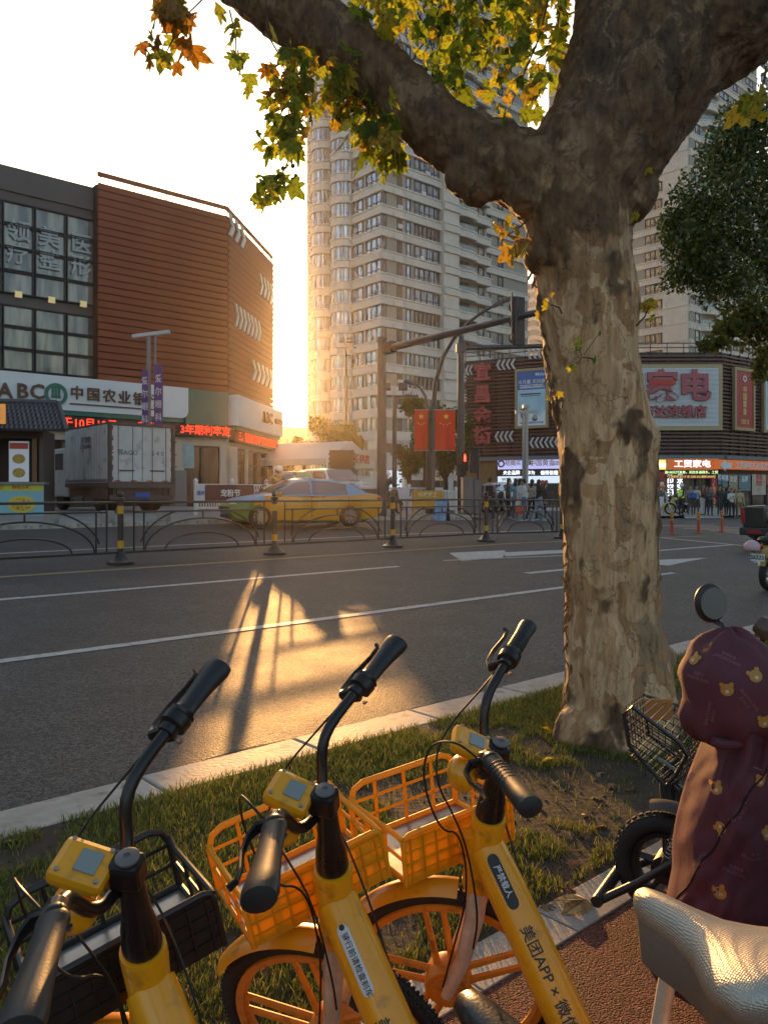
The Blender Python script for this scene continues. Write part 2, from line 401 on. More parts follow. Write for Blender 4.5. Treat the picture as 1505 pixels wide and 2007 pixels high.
def winglass(name, c1, c2, rough=.06, metal=.35):
    m = mat(name, c1, rough, metal, spec=1.0)
    nt = m.node_tree; b = nt.nodes['Principled BSDF']; L = nt.links
    oi = nt.nodes.new('ShaderNodeObjectInfo'); tc = nt.nodes.new('ShaderNodeTexCoord')
    n = nt.nodes.new('ShaderNodeTexNoise'); n.noise_dimensions = '4D'; n.inputs['Scale'].default_value = .9; n.inputs['Detail'].default_value = 3
    mp = nt.nodes.new('ShaderNodeMapping'); mp.inputs['Scale'].default_value = (3, 3, .5)
    L.new(tc.outputs['Object'], mp.inputs[0]); L.new(mp.outputs[0], n.inputs['Vector'])
    ml = nt.nodes.new('ShaderNodeMath'); ml.operation = 'MULTIPLY'; ml.inputs[1].default_value = 40; L.new(oi.outputs['Random'], ml.inputs[0]); L.new(ml.outputs[0], n.inputs['W'])
    r = nt.nodes.new('ShaderNodeValToRGB'); r.color_ramp.elements[0].position = .38; r.color_ramp.elements[1].position = .62
    r.color_ramp.elements[0].color = (*c1, 1); r.color_ramp.elements[1].color = (*c2, 1)
    L.new(n.outputs['Fac'], r.inputs[0]); L.new(r.outputs[0], b.inputs['Base Color'])
    return m
gl_dark = winglass('shop_glass', (.03, .03, .032), (.10, .09, .08), .08, .1)
gl_tower = winglass('tower_glass', (.25, .29, .33), (.62, .70, .78), .05, .7)
gl_curt = winglass('curtained_glass', (.13, .125, .12), (.34, .30, .25), .10, .3)

gl_cool = winglass('tower_curtained_glass', (.09, .10, .11), (.36, .40, .43), .08, .5)
WM = {}
def window_mesh(w, h, n=2, transom=.0, fr=None, gl=None, fw=.06, dep=.10):
    k = (round(w, 2), round(h, 2), n, transom, fr.name, gl.name, fw)
    if k in WM: return WM[k]
    mb = MB()
    mb.b2(0, w, .03, .06, 0, h, mi=1)
    mb.b2(0, w, -dep, .05, 0, fw, 0); mb.b2(0, w, -dep, .05, h - fw, h, 0)
    for i in range(n + 1):
        x = w * i / n; a, b = (0, fw) if i == 0 else ((w - fw, w) if i == n else (x - fw / 2, x + fw / 2))
        mb.b2(a, b, -dep + .01, .045, fw, h - fw, 0)
    if transom:
        for i in range(n): mb.b2(w * i / n + fw * .9, w * (i + 1) / n - fw * .9, -dep + .02, .04, h * transom - fw / 2, h * transom + fw / 2, 0)
    WM[k] = mb.mesh('window', [fr, gl]); return WM[k]
def chevron(mb, x, z, w, h, th, d=1, y0=-.1, y1=-.04):
    a = [(x, z + h / 2), (x + th, z + h / 2), (x + th + w, z), (x + th, z - h / 2), (x, z - h / 2), (x + w, z)]
    if d < 0: a = [(2 * x + w + th - p[0], p[1]) for p in a][::-1]
    mb.prism(a, y0, y1)

sC = 20.36
FA = Frame(W(0, 35.2), W(sC, 35.2)); corner = W(sC, 35.2)
az = math.radians(7.5); FB = Frame(corner, corner + Vector((math.sin(az), math.cos(az), 0)) * 8.6)
xb = FA.t(192)
bank = FA.thing('bank_building', 'bank with red-brown louvred upper floors, white fascia and red scrolling sign strip', 'building')
mb = MB(); mb.b2(-14, xb, .6, 9, .6, 15.3); part('side_wall', mb, darkclad, bank)
mb = MB(); mb.add([FA.w(xb, .12, .6), FA.w(sC - .1, .12, .6), FB.w(8.5, .12, .6), FB.w(8.5, 9, .6), FA.w(xb, 9, .6)] + [v for v in []], []); 
poly = [FA.w(xb, .12, 0), FA.w(sC - .1, .12, 0), FB.w(8.5, .12, 0), FB.w(8.4, 12, 0), FA.w(xb, 14, 0)]
inv = Matrix.Rotation(-FA.rz, 3, 'Z')
def loc(p): return inv @ (Vector(p) - FA.P0)
mb = MB(); pl = [loc(p) for p in poly]; n = 5
mb.add([(p.x, p.y, .6) for p in pl] + [(p.x, p.y, 15.45) for p in pl], [tuple(range(5))[::-1], tuple(range(5, 10))] + [(i, (i + 1) % 5, (i + 1) % 5 + 5, i + 5) for i in range(5)])
part('wall', mb, brown_dk, bank)
# planks of both faces
rrn = random.Random(5)
def plankset(Fr, x0, x1, ang):
    n = 27; zb, zt = 6.58, 15.5
    mbp = MB(); h = (zt - zb) / n
    a = [(.0, 0), (-.05, .02), (-.11, h * .84), (-.02, h * .88)]
    vs = [(x0, y, z) for y, z in a] + [(x1, y, z) for y, z in a]
    mbp.add(vs, [(0, 1, 2, 3), (7, 6, 5, 4), (0, 4, 5, 1), (1, 5, 6, 2), (2, 6, 7, 3), (3, 7, 4, 0)])
    me = mbp.mesh('plank', brown)
    for i in range(n):
        o = link('plank', me, bank, loc(Fr.w(0, rrn.uniform(-.006, .006), zb + i * h)), (0, 0, Fr.rz - FA.rz))
plankset(FA, xb, sC + .02, 0); plankset(FB, .03, 8.5, 0)
# joint covers and parapet rail with a gap of sky
for Fr, x0, x1 in ((FA, xb, sC), (FB, 0, 8.5)):
    mb = MB(); mb.b2(x0, x1, -.06, .06, 15.78, 15.97)
    k = int((x1 - x0) / 1.6)
    for i in range(k + 1): mb.b2(x0 + .1 + i * 1.6, x0 + .14 + i * 1.6, -.02, .02, 15.45, 15.80)
    o = part('parapet_rail', mb, brown, bank); o.location = loc(Fr.w(0, 0, 0)); o.rotation_euler = (0, 0, Fr.rz - FA.rz)
mb = MB(); mb.b2(-14, xb, .5, .62, 14.35, 15.4); part('parapet', mb, darkclad, bank)
# curtain-wall windows of the dark part
cols = [FA.t(px, off=-.5) for px in (-58, 5, 68, 130, 189)]
for z0, z1, rows in ((10.0, 13.95, 4), (6.75, 9.55, 3)):
    for c in range(4):
        for r_ in range(rows):
            h = (z1 - z0) / rows
            o = link('window', window_mesh(cols[c + 1] - cols[c] - .04, h - .03, 1, 0, darkmetal, gl_curt, .05), bank, (cols[c] + .02, .52, z0 + r_ * h))
spot = mat('spot_square', (.7, .55, .25), .4, emit=(1, .75, .35), estr=.1)
for px, py in ((37, 577), (102, 588), (164, 596)):
    t, z = FA.t(px, py, -.45); mb = MB(); mb.b2(t - .14, t + .14, .4, .5, z - .13, z + .13); part('square_spotlight', mb, spot, bank)
win_print = mat('window_lettering', (.42, .44, .44), .7)
for ch, px, py in (('领', 38, 455), ('美', 98, 468), ('医', 160, 480), ('疗', 36, 500), ('整', 99, 512), ('形', 160, 523)):
    t, z = FA.t(px, py, -.45); text('window_lettering', ch, .95, win_print, bank, t, .44, z, .004, .015)
# fascia
t0, _ = FA.t(0, 0), 0; xg = FA.t(361)
fas = FA.thing('bank_fascia_sign', 'long white bank fascia sign with green wheat emblem and brown lettering', 'sign')
mb = MB(); r0 = .35; pts = [(-14, 5.1), (xg - r0, 5.1)] + [(xg - r0 + r0 * math.sin(a), 5.1 + r0 - r0 * math.cos(a)) for a in np.linspace(.3, PI / 2, 5)] + [(xg, 6.56), (-14, 6.56)]
mb.prism(pts, -.45, .1); part('panel', mb, white_panel, fas)
mb = MB(); mb.b2(-14, xg - .2, -.36, .1, 4.9, 5.098); mb.b2(xg + .004, sC, -.2, .1, 4.88, 6.56); part('green_panel', mb, green_panel, fas)
def ftext(ch, px, py, size, m, fr=FA, par=None, y=-.5, bold=.02, ex=.04, sx=1., nm='lettering', off=.45):
    t, z = fr.t(px, py, off); return text(nm, ch, size, m, par, t, y, z, ex, bold, sx)
for ch, px, py in (('A', 10, 767), ('B', 44, 768), ('C', 73, 769)): ftext(ch, px, py, .86, letter_brown, par=fas, bold=.02)
for ch, px, py in (('中', 151, 772), ('国', 183, 775), ('农', 214, 778), ('业', 244, 781), ('银', 273, 784), ('行', 300, 787)): ftext(ch, px, py, .62, letter_brown, par=fas, bold=.012)
ta, za = FA.t(137, 791, .45); tb, zb_ = FA.t(312, 800, .45)
mb = MB(); mb.b2(ta, tb, -.5, -.46, za - .03, za + .03); part('underline', mb, letter_brown, fas)
tc_, zc_ = FA.t(110, 773, .45)
mb = MB(); mb.lathe([(.34, 0), (.48, 0), (.48, .06), (.34, .06)], 28, Matrix.Translation((tc_, -.46, zc_)) @ Matrix.Rotation(PI / 2, 4, 'X'), caps=False)
for dx in (-.13, 0, .13): mb.b2(tc_ + dx - .045, tc_ + dx + .045, -.5, -.45, zc_ - .1, zc_ + .38)
mb.b2(tc_ - .2, tc_ + .2, -.495, -.45, zc_ - .16, zc_ - .06)
part('emblem', mb, green_panel, fas)
# second fascia on the chamfer
fas2 = FB.thing('bank_fascia_sign', 'white bank fascia sign turning round the corner towards the sun', 'sign')
mb = MB(); mb.b2(.25, 8.9, -.55, .1, 4.95, 6.5); part('panel', mb, white_panel, fas2)
mb = MB(); mb.b2(.25, 8.85, -.4, .1, 4.75, 4.948); part('green_panel', mb, green_panel, fas2)
for ch, x in (('A', 4.6), ('B', 5.3), ('C', 6.0), ('中国农业银行', 7.8)): text('lettering', ch, .85 if len(ch) == 1 else .3, letter_brown, fas2, x, -.6, 5.75, .04, .03)
# LED strips
led = FA.thing('led_sign_strip', 'black scrolling sign strip with red characters under the long fascia', 'led sign')
mb = MB(); mb.b2(3, sC - .1, -.32, .05, 4.24, 4.86); part('housing', mb, led_black, led)
ftextz = 4.55
for ch, px in (('至于10月10日', 166), ('营业，', 300), ('3年期利率定', 404)):
    t = FA.t(px, off=.33); text('scrolling_text', ch, .5, led_red, led, t, -.35, ftextz, .003, .012)
led2 = FB.thing('led_sign_strip', 'black scrolling sign strip with red characters round the corner', 'led sign')
mb = MB(); mb.b2(.35, 8.6, -.32, .05, 4.12, 4.74); part('housing', mb, led_black, led2)
text('scrolling_text', '三。银行企业开户预约电话欢迎', .52, led_red, led2, 4.5, -.35, 4.42, .003, .012)
# chevrons on the chamfer: three flights of pale arrows
for (px0, px1, py, n, hh) in ((448, 481, 455, 3, 58), (508, 535, 568, 4, 55), (460, 511, 634, 7, 58), (494, 535, 735, 5, 52)):
    ta, za = FB.t(px0, py, .14); tb, _ = FB.t(px1, py, .14)
    if tb > 8.6 or tb < ta: tb = 8.4
    zc = FB.t((px0 + px1) / 2, py, .14)[1]; hz = abs(FB.t((px0 + px1) / 2, py - hh / 2, .14)[1] - zc) * .72
    w = (tb - ta) / n
    for i in range(n):
        mb = MB(); chevron(mb, ta + i * w, zc, w * .55, hz * 2, w * .45, 1, -.2, -.13)
        o = part('chevron', mb, chevm, bank); o.location = loc(FB.w(0, 0, 0)); o.rotation_euler = (0, 0, FB.rz - FA.rz)
# ground floor of the bank: columns, beam, glazing
mb = MB(); mb.b2(3, sC, .0, .4, 3.85, 4.24)
for px in (350, 440, 455): t = FA.t(px); mb.b2(t - .3, t + .3, -.06, .4, .6, 3.86)
part('cream_column', mb, cream_wall, bank)
for px0, px1, z0 in ((357, 431, 1.3), (120, 210, .9)):
    a, b = FA.t(px0), FA.t(px1); link('shop_window', window_mesh(b - a, 3.8 - z0, 2, 0, darkmetal, gl_dark, .07), bank, (a, .05, z0))
poster_teal = mat('poster_teal', (.25, .42, .45), .5, var=.2, vscale=3)
a, za = FA.t(357, 870); b, zb2 = FA.t(380, 918); mb = MB(); mb.b2(a, b, -.06, -.02, zb2, za); part('window_poster', mb, poster_teal, bank)
mb = MB(); mb.b2(FA.t(335), FA.t(357), -.5, .1, .8, 2.6); part('service_cabinet', mb, mat('grey_cabinet', (.2, .19, .18), .5), bank)
for x0, x1, kind in ((.0, .9, 0), (1.0, 2.8, 1), (2.9, 3.5, 0), (3.6, 8.4, 1)):
    if kind: w_ = link('shop_window', window_mesh(x1 - x0, 2.9, 3 if x1 > 5 else 1, .72, darkmetal, gl_dark, .06), bank, loc(FB.w(x0, .05, .95)), (0, 0, FB.rz - FA.rz))
    else:
        mb = MB(); mb.b2(x0, x1, -.05, .4, .6, 3.9); o = part('cream_column', mb, cream_wall, bank); o.location = loc(FB.w(0, 0, 0)); o.rotation_euler = (0, 0, FB.rz - FA.rz)
mb = MB(); mb.b2(0, 8.6, .0, .4, 3.8, 4.7); o = part('beam', mb, cream_wall, bank); o.location = loc(FB.w(0, 0, 0)); o.rotation_euler = (0, 0, FB.rz - FA.rz)

# ------------------------------------------------------------ towers
t_wall = mat('tower_render_greige', (.32, .315, .28), .8, var=.08, vscale=.3)
t_band = mat('tower_band_cream', (.63, .59, .53), .75, var=.08, vscale=.5, dirt=((.52, .47, .41), .8))
t_frame = mat('window_frame_dark', (.05, .055, .06), .5)
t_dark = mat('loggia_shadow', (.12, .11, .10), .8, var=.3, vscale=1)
t_rail = mat('balcony_glass', (.16, .22, .22), .12, .2, spec=.8)
ac_mat = mat('ac_unit_white', (.6, .6, .58), .5)
def accopy(parent, x, y, z, rz=0, _m=[]):
    if not _m:
        mb = MB(); mb.box((0, 0, 0), (.8, .3, .55)); mb.lathe([(.2, 0), (.2, .02)], 12, Matrix.Translation((.12, -.15, 0)) @ Matrix.Rotation(PI / 2, 4, 'X')); _m.append(mb.mesh('ac_unit', ac_mat))
    return link('ac_unit', _m[0], parent, (x, y, z), (0, 0, rz))
sT, DT = 69.0, 79.1
TR = Frame(W(sT, DT), W(sT + 40, DT)); TL = Frame(W(sT, DT + 17), W(sT, DT))
tw = TR.thing('apartment_tower', 'tall cream-banded apartment tower with curved bay windows beside the low sun', 'building')
X = {p: TR.t(p) for p in (757, 772, 778, 788, 796, 804, 812, 860, 863, 893, 930, 945, 956, 962, 966, 985, 1000, 1010, 1036)}
Lx = {p: TL.t(p) - 17 for p in (690, 691, 711, 718, 748)}     # negative: metres left of the corner
NF = 30; FHt = 3.0; zb0 = -.4
mb = MB(); H = NF * FHt + zb0
mb.b2(.05, X[863], .05, 16.9, zb0, H); mb.b2(X[893], X[962], .9, 14, zb0, H); mb.b2(X[962] + .01, X[1036] + 3, 2.6, 14, zb0, H)
part('wall', mb, t_wall, tw)
mb = MB(); mb.b2(X[863], X[893], -.7, 12, zb0, H); part('pilaster', mb, t_band, tw)
# bays on the left face: half-round columns of windows
bays = [(-Lx[690] + 1.9, 2.0), (-Lx[690] + 6.4, 2.1)]       # y position, radius
for yb, rb in bays:
    mb = MB(); mb.lathe([(rb - .12, zb0), (rb - .12, H)], 20, Matrix.Translation((.2, yb, 0))); part('bay', mb, t_wall, tw)
# band profile swept along the facade line at every floor
def bandpath(): 
    p = [(-.0, 16.9)]
    for yb, rb in bays[::-1]:
        for a in np.linspace(PI / 2, -PI / 2, 9): p.append((.2 - (rb) * math.cos(a), yb + rb * math.sin(a)))
    p += [(-.15, -Lx[690] - .3), (-.25, -.25), (X[863], -.25), (X[863], -.95), (X[893], -.95), (X[893], -.1)]
    for t in np.linspace(0, 1, 7): p.append((X[893] + (X[930] - X[893]) * t, -.1 - .95 * math.sin(PI * (.25 + .5 * t)) + .3))
    p += [(X[930] + .1, -.05), (X[962], -.05), (X[962], 2.3), (X[1036] + 2.8, 2.3)]
    return p
bp = bandpath()
def norm2(i):
    a = Vector(bp[max(i - 1, 0)]); b = Vector(bp[min(i + 1, len(bp) - 1)]); d = (b - a).normalized(); return Vector((d.y, -d.x))   # outward
prof = [(0, 0), (.10, 0), (.10, .22), (.0, .26), (.0, .95), (.14, 1.0), (.14, 1.18), (-.3, 1.2)]
mb = MB(); rows = []
for i, q in enumerate(bp):
    nn = norm2(i); rows.append([Vector((q[0] + nn.x * o, q[1] + nn.y * o, z)) for o, z in [(-.4, 0)] + prof])
mb.sheet(rows); bme = mb.mesh('floor_band', t_band); 
for k in range(NF): link('floor_band', bme, tw, (0, 0, zb0 + k * FHt))
# windows
wh = 1.72
bw = {}
for yb, rb in bays:
    mb = MB()
    for a0 in np.linspace(-PI / 2 + .15, PI / 2 - .15 - .56, 5):
        a1 = a0 + .54
        for (u0, u1, z0, z1, mi, ro) in ((a0, a1, .06, wh - .06, 1, -.06), (a0, a1, 0, .07, 0, 0), (a0, a1, wh - .07, wh, 0, 0), (a0, a0 + .05, .07, wh - .07, 0, 0), (a0, a1, .42, .47, 0, -.01)):
            r1 = rb + ro - .02
            c = [Vector((-(r1) * math.cos(u), (r1) * math.sin(u), z)) for u, z in ((u0, z0), (u1, z0), (u1, z1), (u0, z1))]
            mb.add(c, [(0, 1, 2, 3)], mi)
    bw[yb] = mb.mesh('bay_window', [t_frame, gl_tower])
lm = {}
rw = random.Random(11)
ceil_ = mat('awning_dark', (.1, .09, .09), .6)
for k in range(NF):
    z = zb0 + k * FHt + 1.2
    for yb, rb in bays: link('bay_window', bw[yb], tw, (.2, yb, z))
    wy = lambda p: -Lx[p]
    link('window', window_mesh(Lx[748] - Lx[718], wh, 3, .28, t_frame, gl_tower, .07), tw, (0, wy(718), z), (0, 0, -PI / 2))
    link('window', window_mesh(Lx[711] - Lx[691], wh, 2, .28, t_frame, gl_tower, .07), tw, (0, wy(691), z), (0, 0, -PI / 2))
    link('window', window_mesh(X[757] - .15, wh, 2, .28, t_frame, gl_tower, .06), tw, (.12, .0, z))
    link('window', window_mesh(X[804] - X[796], wh, 1, .28, t_frame, gl_tower, .06), tw, (X[796], .0, z))
    link('window', window_mesh(X[956] - X[945], wh, 1, .28, t_frame, gl_curt, .06), tw, (X[945], .85, z))
    link('window', window_mesh(X[985] - X[966], wh, 2, .28, t_frame, gl_cool, .07), tw, (X[966], 2.55, z))
    link('window', window_mesh(X[1010] - X[1000], wh, 1, .28, t_frame, gl_dark, .07), tw, (X[1000], 2.55, z))
    link('loggia_window', window_mesh(X[860] - X[812], 1.75, rw.choice((4, 5, 6)), rw.choice((.3, .35, 0)), t_frame, rw.choice((gl_cool, gl_dark, gl_cool)), .06), tw, (X[812], .0, z))
    mb = MB(); mb.b2(X[778], X[788], -.02, .04, z, z + 1.75)  # flat dark slab, the shade of a recess put into its colour
    if k == 0: recess_me = mb.mesh('recess_shade', t_dark); bal = None
    link('recess_shade', recess_me, tw, (0, 0, k * FHt))
    if rw.random() < .6: accopy(tw, (X[778] + X[788]) / 2, -.1, z + .3 + rw.random() * .7)
    if rw.random() < .3: accopy(tw, X[812] + rw.random() * 3, -.35, z + .1)
    if k == 0:
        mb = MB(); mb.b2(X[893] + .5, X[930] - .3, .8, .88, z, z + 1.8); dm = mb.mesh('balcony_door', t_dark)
        rows = [[], []]
        for t in np.linspace(0, 1, 9):
            for j, zz in enumerate((.0, .62)): rows[j].append((X[893] + (X[930] - X[893]) * t, -.3 - .95 * math.sin(PI * (.2 + .6 * t)) + .35, z + zz))
        mb = MB(); mb.sheet(rows); mb.tube(rows[1], .035, 5); bm_ = mb.mesh('balcony_rail', t_rail)
    link('balcony_door', dm, tw, (0, 0, k * FHt)); link('balcony_rail', bm_, tw, (0, 0, k * FHt))

def tower(label, s, D, dl, wr, NF, zb, lw, rw_, FHt=3.0, balc=None):
    """plain banded tower; lw / rw_ list (position, width, panes) of window columns on the left / right face"""
    Fq = Frame(W(s, D), W(s + 10, D)); t = Fq.thing('apartment_tower', label, 'building')
    H = NF * FHt + zb; mb = MB(); mb.b2(0, wr, 0, dl, zb, H); part('wall', mb, t_wall, t)
    mb = MB(); path = [(-.1, dl), (-.1, -.1), (wr, -.1)]
    if balc: path = [(-.1, dl), (-.1, -.1), (balc[0], -.1)] + [(balc[0] + (balc[1] - balc[0]) * q, -.1 - 1.3 * math.sin(PI * q) ** .6) for q in np.linspace(0, 1, 9)[1:-1]] + [(balc[1], -.1), (wr, -.1)]
    rows = []
    for i, q in enumerate(path):
        a = Vector(path[max(i - 1, 0)]); b = Vector(path[min(i + 1, len(path) - 1)]); d = (b - a).normalized(); nn = Vector((d.y, -d.x))
        rows.append([Vector((q[0] + nn.x * o, q[1] + nn.y * o, z)) for o, z in [(-.3, 0)] + prof])
    mb.sheet(rows); bm2 = mb.mesh('floor_band', t_band)
    for k in range(NF):
        z = zb + k * FHt; link('floor_band', bm2, t, (0, 0, z))
        for y, w, n in lw: link('window', window_mesh(w, wh, n, .28, t_frame, gl_cool, .08), t, (-.05, y + w, z + 1.2), (0, 0, -PI / 2))
        for x, w, n in rw_: link('window', window_mesh(w, wh, n, .28, t_frame, gl_cool, .08), t, (x, -.05, z + 1.2))
    if balc:
        rows = [[], []]
        for q in np.linspace(0, 1, 9):
            for j, zz in enumerate((1.2, 1.95)): rows[j].append((balc[0] + (balc[1] - balc[0]) * q, -.1 - 1.3 * math.sin(PI * q) ** .6, zb + zz))
        mb = MB(); mb.sheet(rows); me = mb.mesh('balcony_rail', t_rail)
        for k in range(NF): link('balcony_rail', me, t, (0, 0, k * FHt))
    return t
s3, D3 = SD(53.0, 137.0)
F3 = Frame(W(s3, D3), W(s3 + 10, D3)); F3L = Frame(W(s3, D3 + 30), W(s3, D3))
yl = lambda px: 30 - F3L.t(px)
tw3 = tower('apartment tower with a blank cream side wall seen right of the big trunk', s3, D3, 30, 26, 31, -3,
      [(yl(1296), 1.4, 1), (yl(1284), yl(1264) - yl(1284), 2)], [(F3.t(1361), 1.6, 1), (F3.t(1408), 3.6, 2), (F3.t(1436), 1.5, 1), (F3.t(1460), 3, 2), (F3.t(1490), 3, 2)], balc=(F3.t(1372), F3.t(1402)))
mb = MB(); mb.b2(-.32, .3, .3, yl(1300), -3, 89); part('blank_wall', mb, t_band, tw3)
mb = MB(); mb.b2(-.45, -.3, .35, yl(1300), 0, .2); lgm = mb.mesh('ledge', t_band)
for k in range(31): link('ledge', lgm, tw3, (0, 0, -3 + k * 3 + 1.0))
s2_, D2_ = SD(.19 * 250, 250)
tower('distant banded apartment tower glimpsed between the first tower and the trunk', s2_, D2_, 18, 20, 24, -4, [(2, 3, 2), (8, 3, 2), (13, 2, 1)], [(2, 3, 2), (8, 3, 2), (14, 3, 2)])
s5, D5 = SD(GD(1430, 175).x, 175)
tower('apartment tower mostly hidden behind the dark leafy tree', s5, D5, 12, 30, 26, -4, [(2, 3, 2)], [(2, 3, 2), (8, 3, 2), (14, 3, 2), (20, 3, 2), (25, 2, 1)])

# low podium joining tower and shops, and a far low block in the sun gap
mb = MB(); q = TR.t(700), 0
pod = TR.thing('podium_building', 'low cream podium at the foot of the first tower behind the market tent', 'building')
mb = MB(); mb.b2(-3, 26, -2.5, -1.2, -.6, 9.5); part('wall', mb, t_band, pod)
mb = MB(); mb.b2(-3.2, 26.2, -2.8, -1.3, 8.3, 8.7); mb.b2(-3.2, 26.2, -2.8, -1.3, 4.0, 4.3); part('ledge', mb, t_band, pod)
for i in range(6):
    for z0 in (.2, 4.9): link('window', window_mesh(2.6, 3.0, 2, .3, t_frame, gl_dark, .1), pod, (-1.5 + i * 4.2, -2.58, z0))
fb = thing('far_office_block', 'low far office block in the bright gap under the sun', 'building', GD(548, 170), .7)
mb = MB(); mb.b2(-9, 12, 0, 10, -3, 15.0); part('wall', mb, t_wall, fb)
mb = MB(); mb.b2(-9.2, 12.2, -.2, 10, 15.0, 15.5); part('roof_slab', mb, t_band, fb)
for i in range(5):
    for k in range(4): link('window', window_mesh(2.2, 1.6, 2, 0, t_frame, gl_dark, .1), fb, (-8 + i * 4, -.06, 1 + k * 3.4))

# ------------------------------------------------------------ shopping building with louvred upper floors
slat_m = mat('mall_slat', (.15, .062, .045), .5, var=.15, vscale=1)
mall_bk = mat('mall_backing', (.05, .048, .05), .6, var=.4, vscale=.8)
gold_fr = mat('gold_frame', (.36, .27, .15), .4, .3)
PA, PB, PC, PD = Vector((6.8, 66.5, 0)), Vector((14.4, 62.3, 0)), Vector((26.5, 62.1, 0)), Vector((37.5, 70.0, 0))
M1, M2, M3 = Frame(PA, PB), Frame(PB, PC), Frame(PC, PD)
mall = M2.thing('shopping_building', 'dark louvred shopping building with lit shop fronts across the crossing', 'building')
invm = Matrix.Rotation(-M2.rz, 3, 'Z')
def lm_(p): return invm @ (Vector(p) - M2.P0)
def mpart(nm, mb, m, Fr, par=mall, **k):
    o = part(nm, mb, m, par, **k)
    if par is mall: o.location = lm_(Fr.w(0, 0, 0)); o.rotation_euler = (0, 0, Fr.rz - M2.rz)
    return o
for Fr, x0, x1 in ((M1, 0, M1.L), (M2, 0, M2.L), (M3, 0, M3.L)):
    mb = MB(); mb.b2(x0 + .05, x1 - .05, .25, 8, -.8, 12.6); mpart('wall', mb, mall_bk, Fr)
    mb = MB()
    nx = int((x1 - x0) / 1.3)
    for i in range(nx + 1): mb.b2(x0 + .1 + i * 1.3, x0 + .14 + i * 1.3, .1, .26, 4.5, 12.6)
    mpart('backing_ribs', mb, darkmetal, Fr)
    ns = 27
    sb = MB(); sb.b2(x0 - .02, x1 + .02, -.02, .14, 0, .13); sme = sb.mesh('slat', slat_m)
    for i in range(ns):
        link('slat', sme, mall, lm_(Fr.w(0, rrn.uniform(-.02, .02), 4.7 + i * (12.5 - 4.7) / ns)), (0, 0, Fr.rz - M2.rz))
    mb = MB()
    for z in (12.9, 13.25): mb.b2(x0, x1, .0, .08, z, z + .07)
    for i in range(nx + 1): mb.b2(x0 + i * 1.3, x0 + i * 1.3 + .06, .0, .06, 12.5, 13.3)
    mpart('roof_rail', mb, slat_m, Fr)
    mb = MB(); mb.b2(x0, x1, -.45, .3, 4.15, 4.45); mpart('canopy_edge', mb, mat('canopy_grey', (.16, .16, .17), .5), Fr)
# shop fronts
ochre = mat('shop_ochre', (.22, .12, .045), .6, var=.1, vscale=2)
a = M1.t(905, off=0)
mb = MB(); mb.b2(M1.t(900), M1.t(972), .0, .3, -.6, 4.15); mpart('shop_wall', mb, ochre, M1)
for z0, z1 in ((-.3, 1.6),): link('shop_window', window_mesh(2.0, 2.0, 2, 0, darkmetal, gl_dark, .06), mall, lm_(M1.w(M1.t(915), -.06, -.3)), (0, 0, M1.rz - M2.rz))
for x in np.arange(M1.t(975), M1.L - 1, 1.9): link('shop_window', window_mesh(1.8, 2.1, 1, 0, darkmetal, gl_dark, .05), mall, lm_(M1.w(x, .1, -.3)), (0, 0, M1.rz - M2.rz))
for x in np.arange(.1, M2.L - 1, 2.0): link('shop_window', window_mesh(1.95, 4.0, 2, .7, darkmetal, gl_dark, .05), mall, lm_(M2.w(x, .1, -.1)), (0, 0, M2.rz - M2.rz))
for x in np.arange(.1, M3.L - 1, 2.2): link('shop_window', window_mesh(2.15, 3.0, 1, .0, darkmetal, gl_dark, .05), mall, lm_(M3.w(x, .1, -.1)), (0, 0, M3.rz - M2.rz))

def lit(name, col, e): return mat(name, tuple(min(.9, c) for c in col), .5, emit=col, estr=e)
l_purple = lit('lightbox_lilac', (.5, .5, .85), .3); l_white = lit('lightbox_white', (.7, .8, .9), .3); l_txt = lit('lit_letters', (.9, .95, 1), .6)
gold_t = mat('gold_letters', (.35, .22, .05), .5); black_t = mat('black_letters', (.03, .03, .03), .5)
def boxsign(Fr, name, label, cat, px0, py0, px1, py1, m, off=.35, dep=.18, frame=None, fw=.16, group=None):
    x0, z1 = Fr.t(px0, py0, off); x1, _ = Fr.t(px1, py0, off); _, z0 = Fr.t((px0 + px1) / 2, py1, off); z1 = Fr.t((px0 + px1) / 2, py0, off)[1]
    t = Fr.thing(name, label, cat, group)
    mb = MB(); mb.b2(x0, x1, -off, -off + dep, z0, z1); part('panel', mb, m, t)
    if frame:
        mb = MB(); e = .06
        mb.b2(x0 - fw, x1 + fw, -off - e, -off + dep, z1, z1 + fw); mb.b2(x0 - fw, x1 + fw, -off - e, -off + dep, z0 - fw, z0)
        mb.b2(x0 - fw, x0, -off - e, -off + dep, z0, z1); mb.b2(x1, x1 + fw, -off - e, -off + dep, z0, z1)
        part('frame', mb, frame, t)
    t['_'] = 0; del t['_']
    return t, x0, x1, z0, z1
def stx(Fr, par, s, px, py, size, m, off=.35, ex=.02, bold=.006, sx=1., nm='lettering', line=1.0):
    x, z = Fr.t(px, py, off); return text(nm, s, size, m, par, x, -off - .01, z, ex, bold, sx, line=line)
sg, x0, x1, z0, z1 = boxsign(M1, 'jewellery_lightbox', 'lilac lit sign of a gold jeweller over the row of shops', 'sign', 975, 898, 1106, 919, l_purple)
stx(M1, sg, '结婚买三金', 1016, 908, .46, gold_t); stx(M1, sg, '购', 1039, 908, .46, gold_t); stx(M1, sg, '中国黄金', 1062, 908, .52, gold_t); stx(M1, sg, '中国黄金\n品质值得信赖', 1093, 908, .17, gold_t)
mb = MB(); tx, tzz = M1.t(982, 909, .37); mb.lathe([(.18, 0), (.3, 0), (.3, .03), (.18, .03)], 16, Matrix.Translation((tx, -.36, tzz)) @ Matrix.Rotation(PI / 2, 4, 'X'), caps=False); part('logo', mb, black_t, sg)
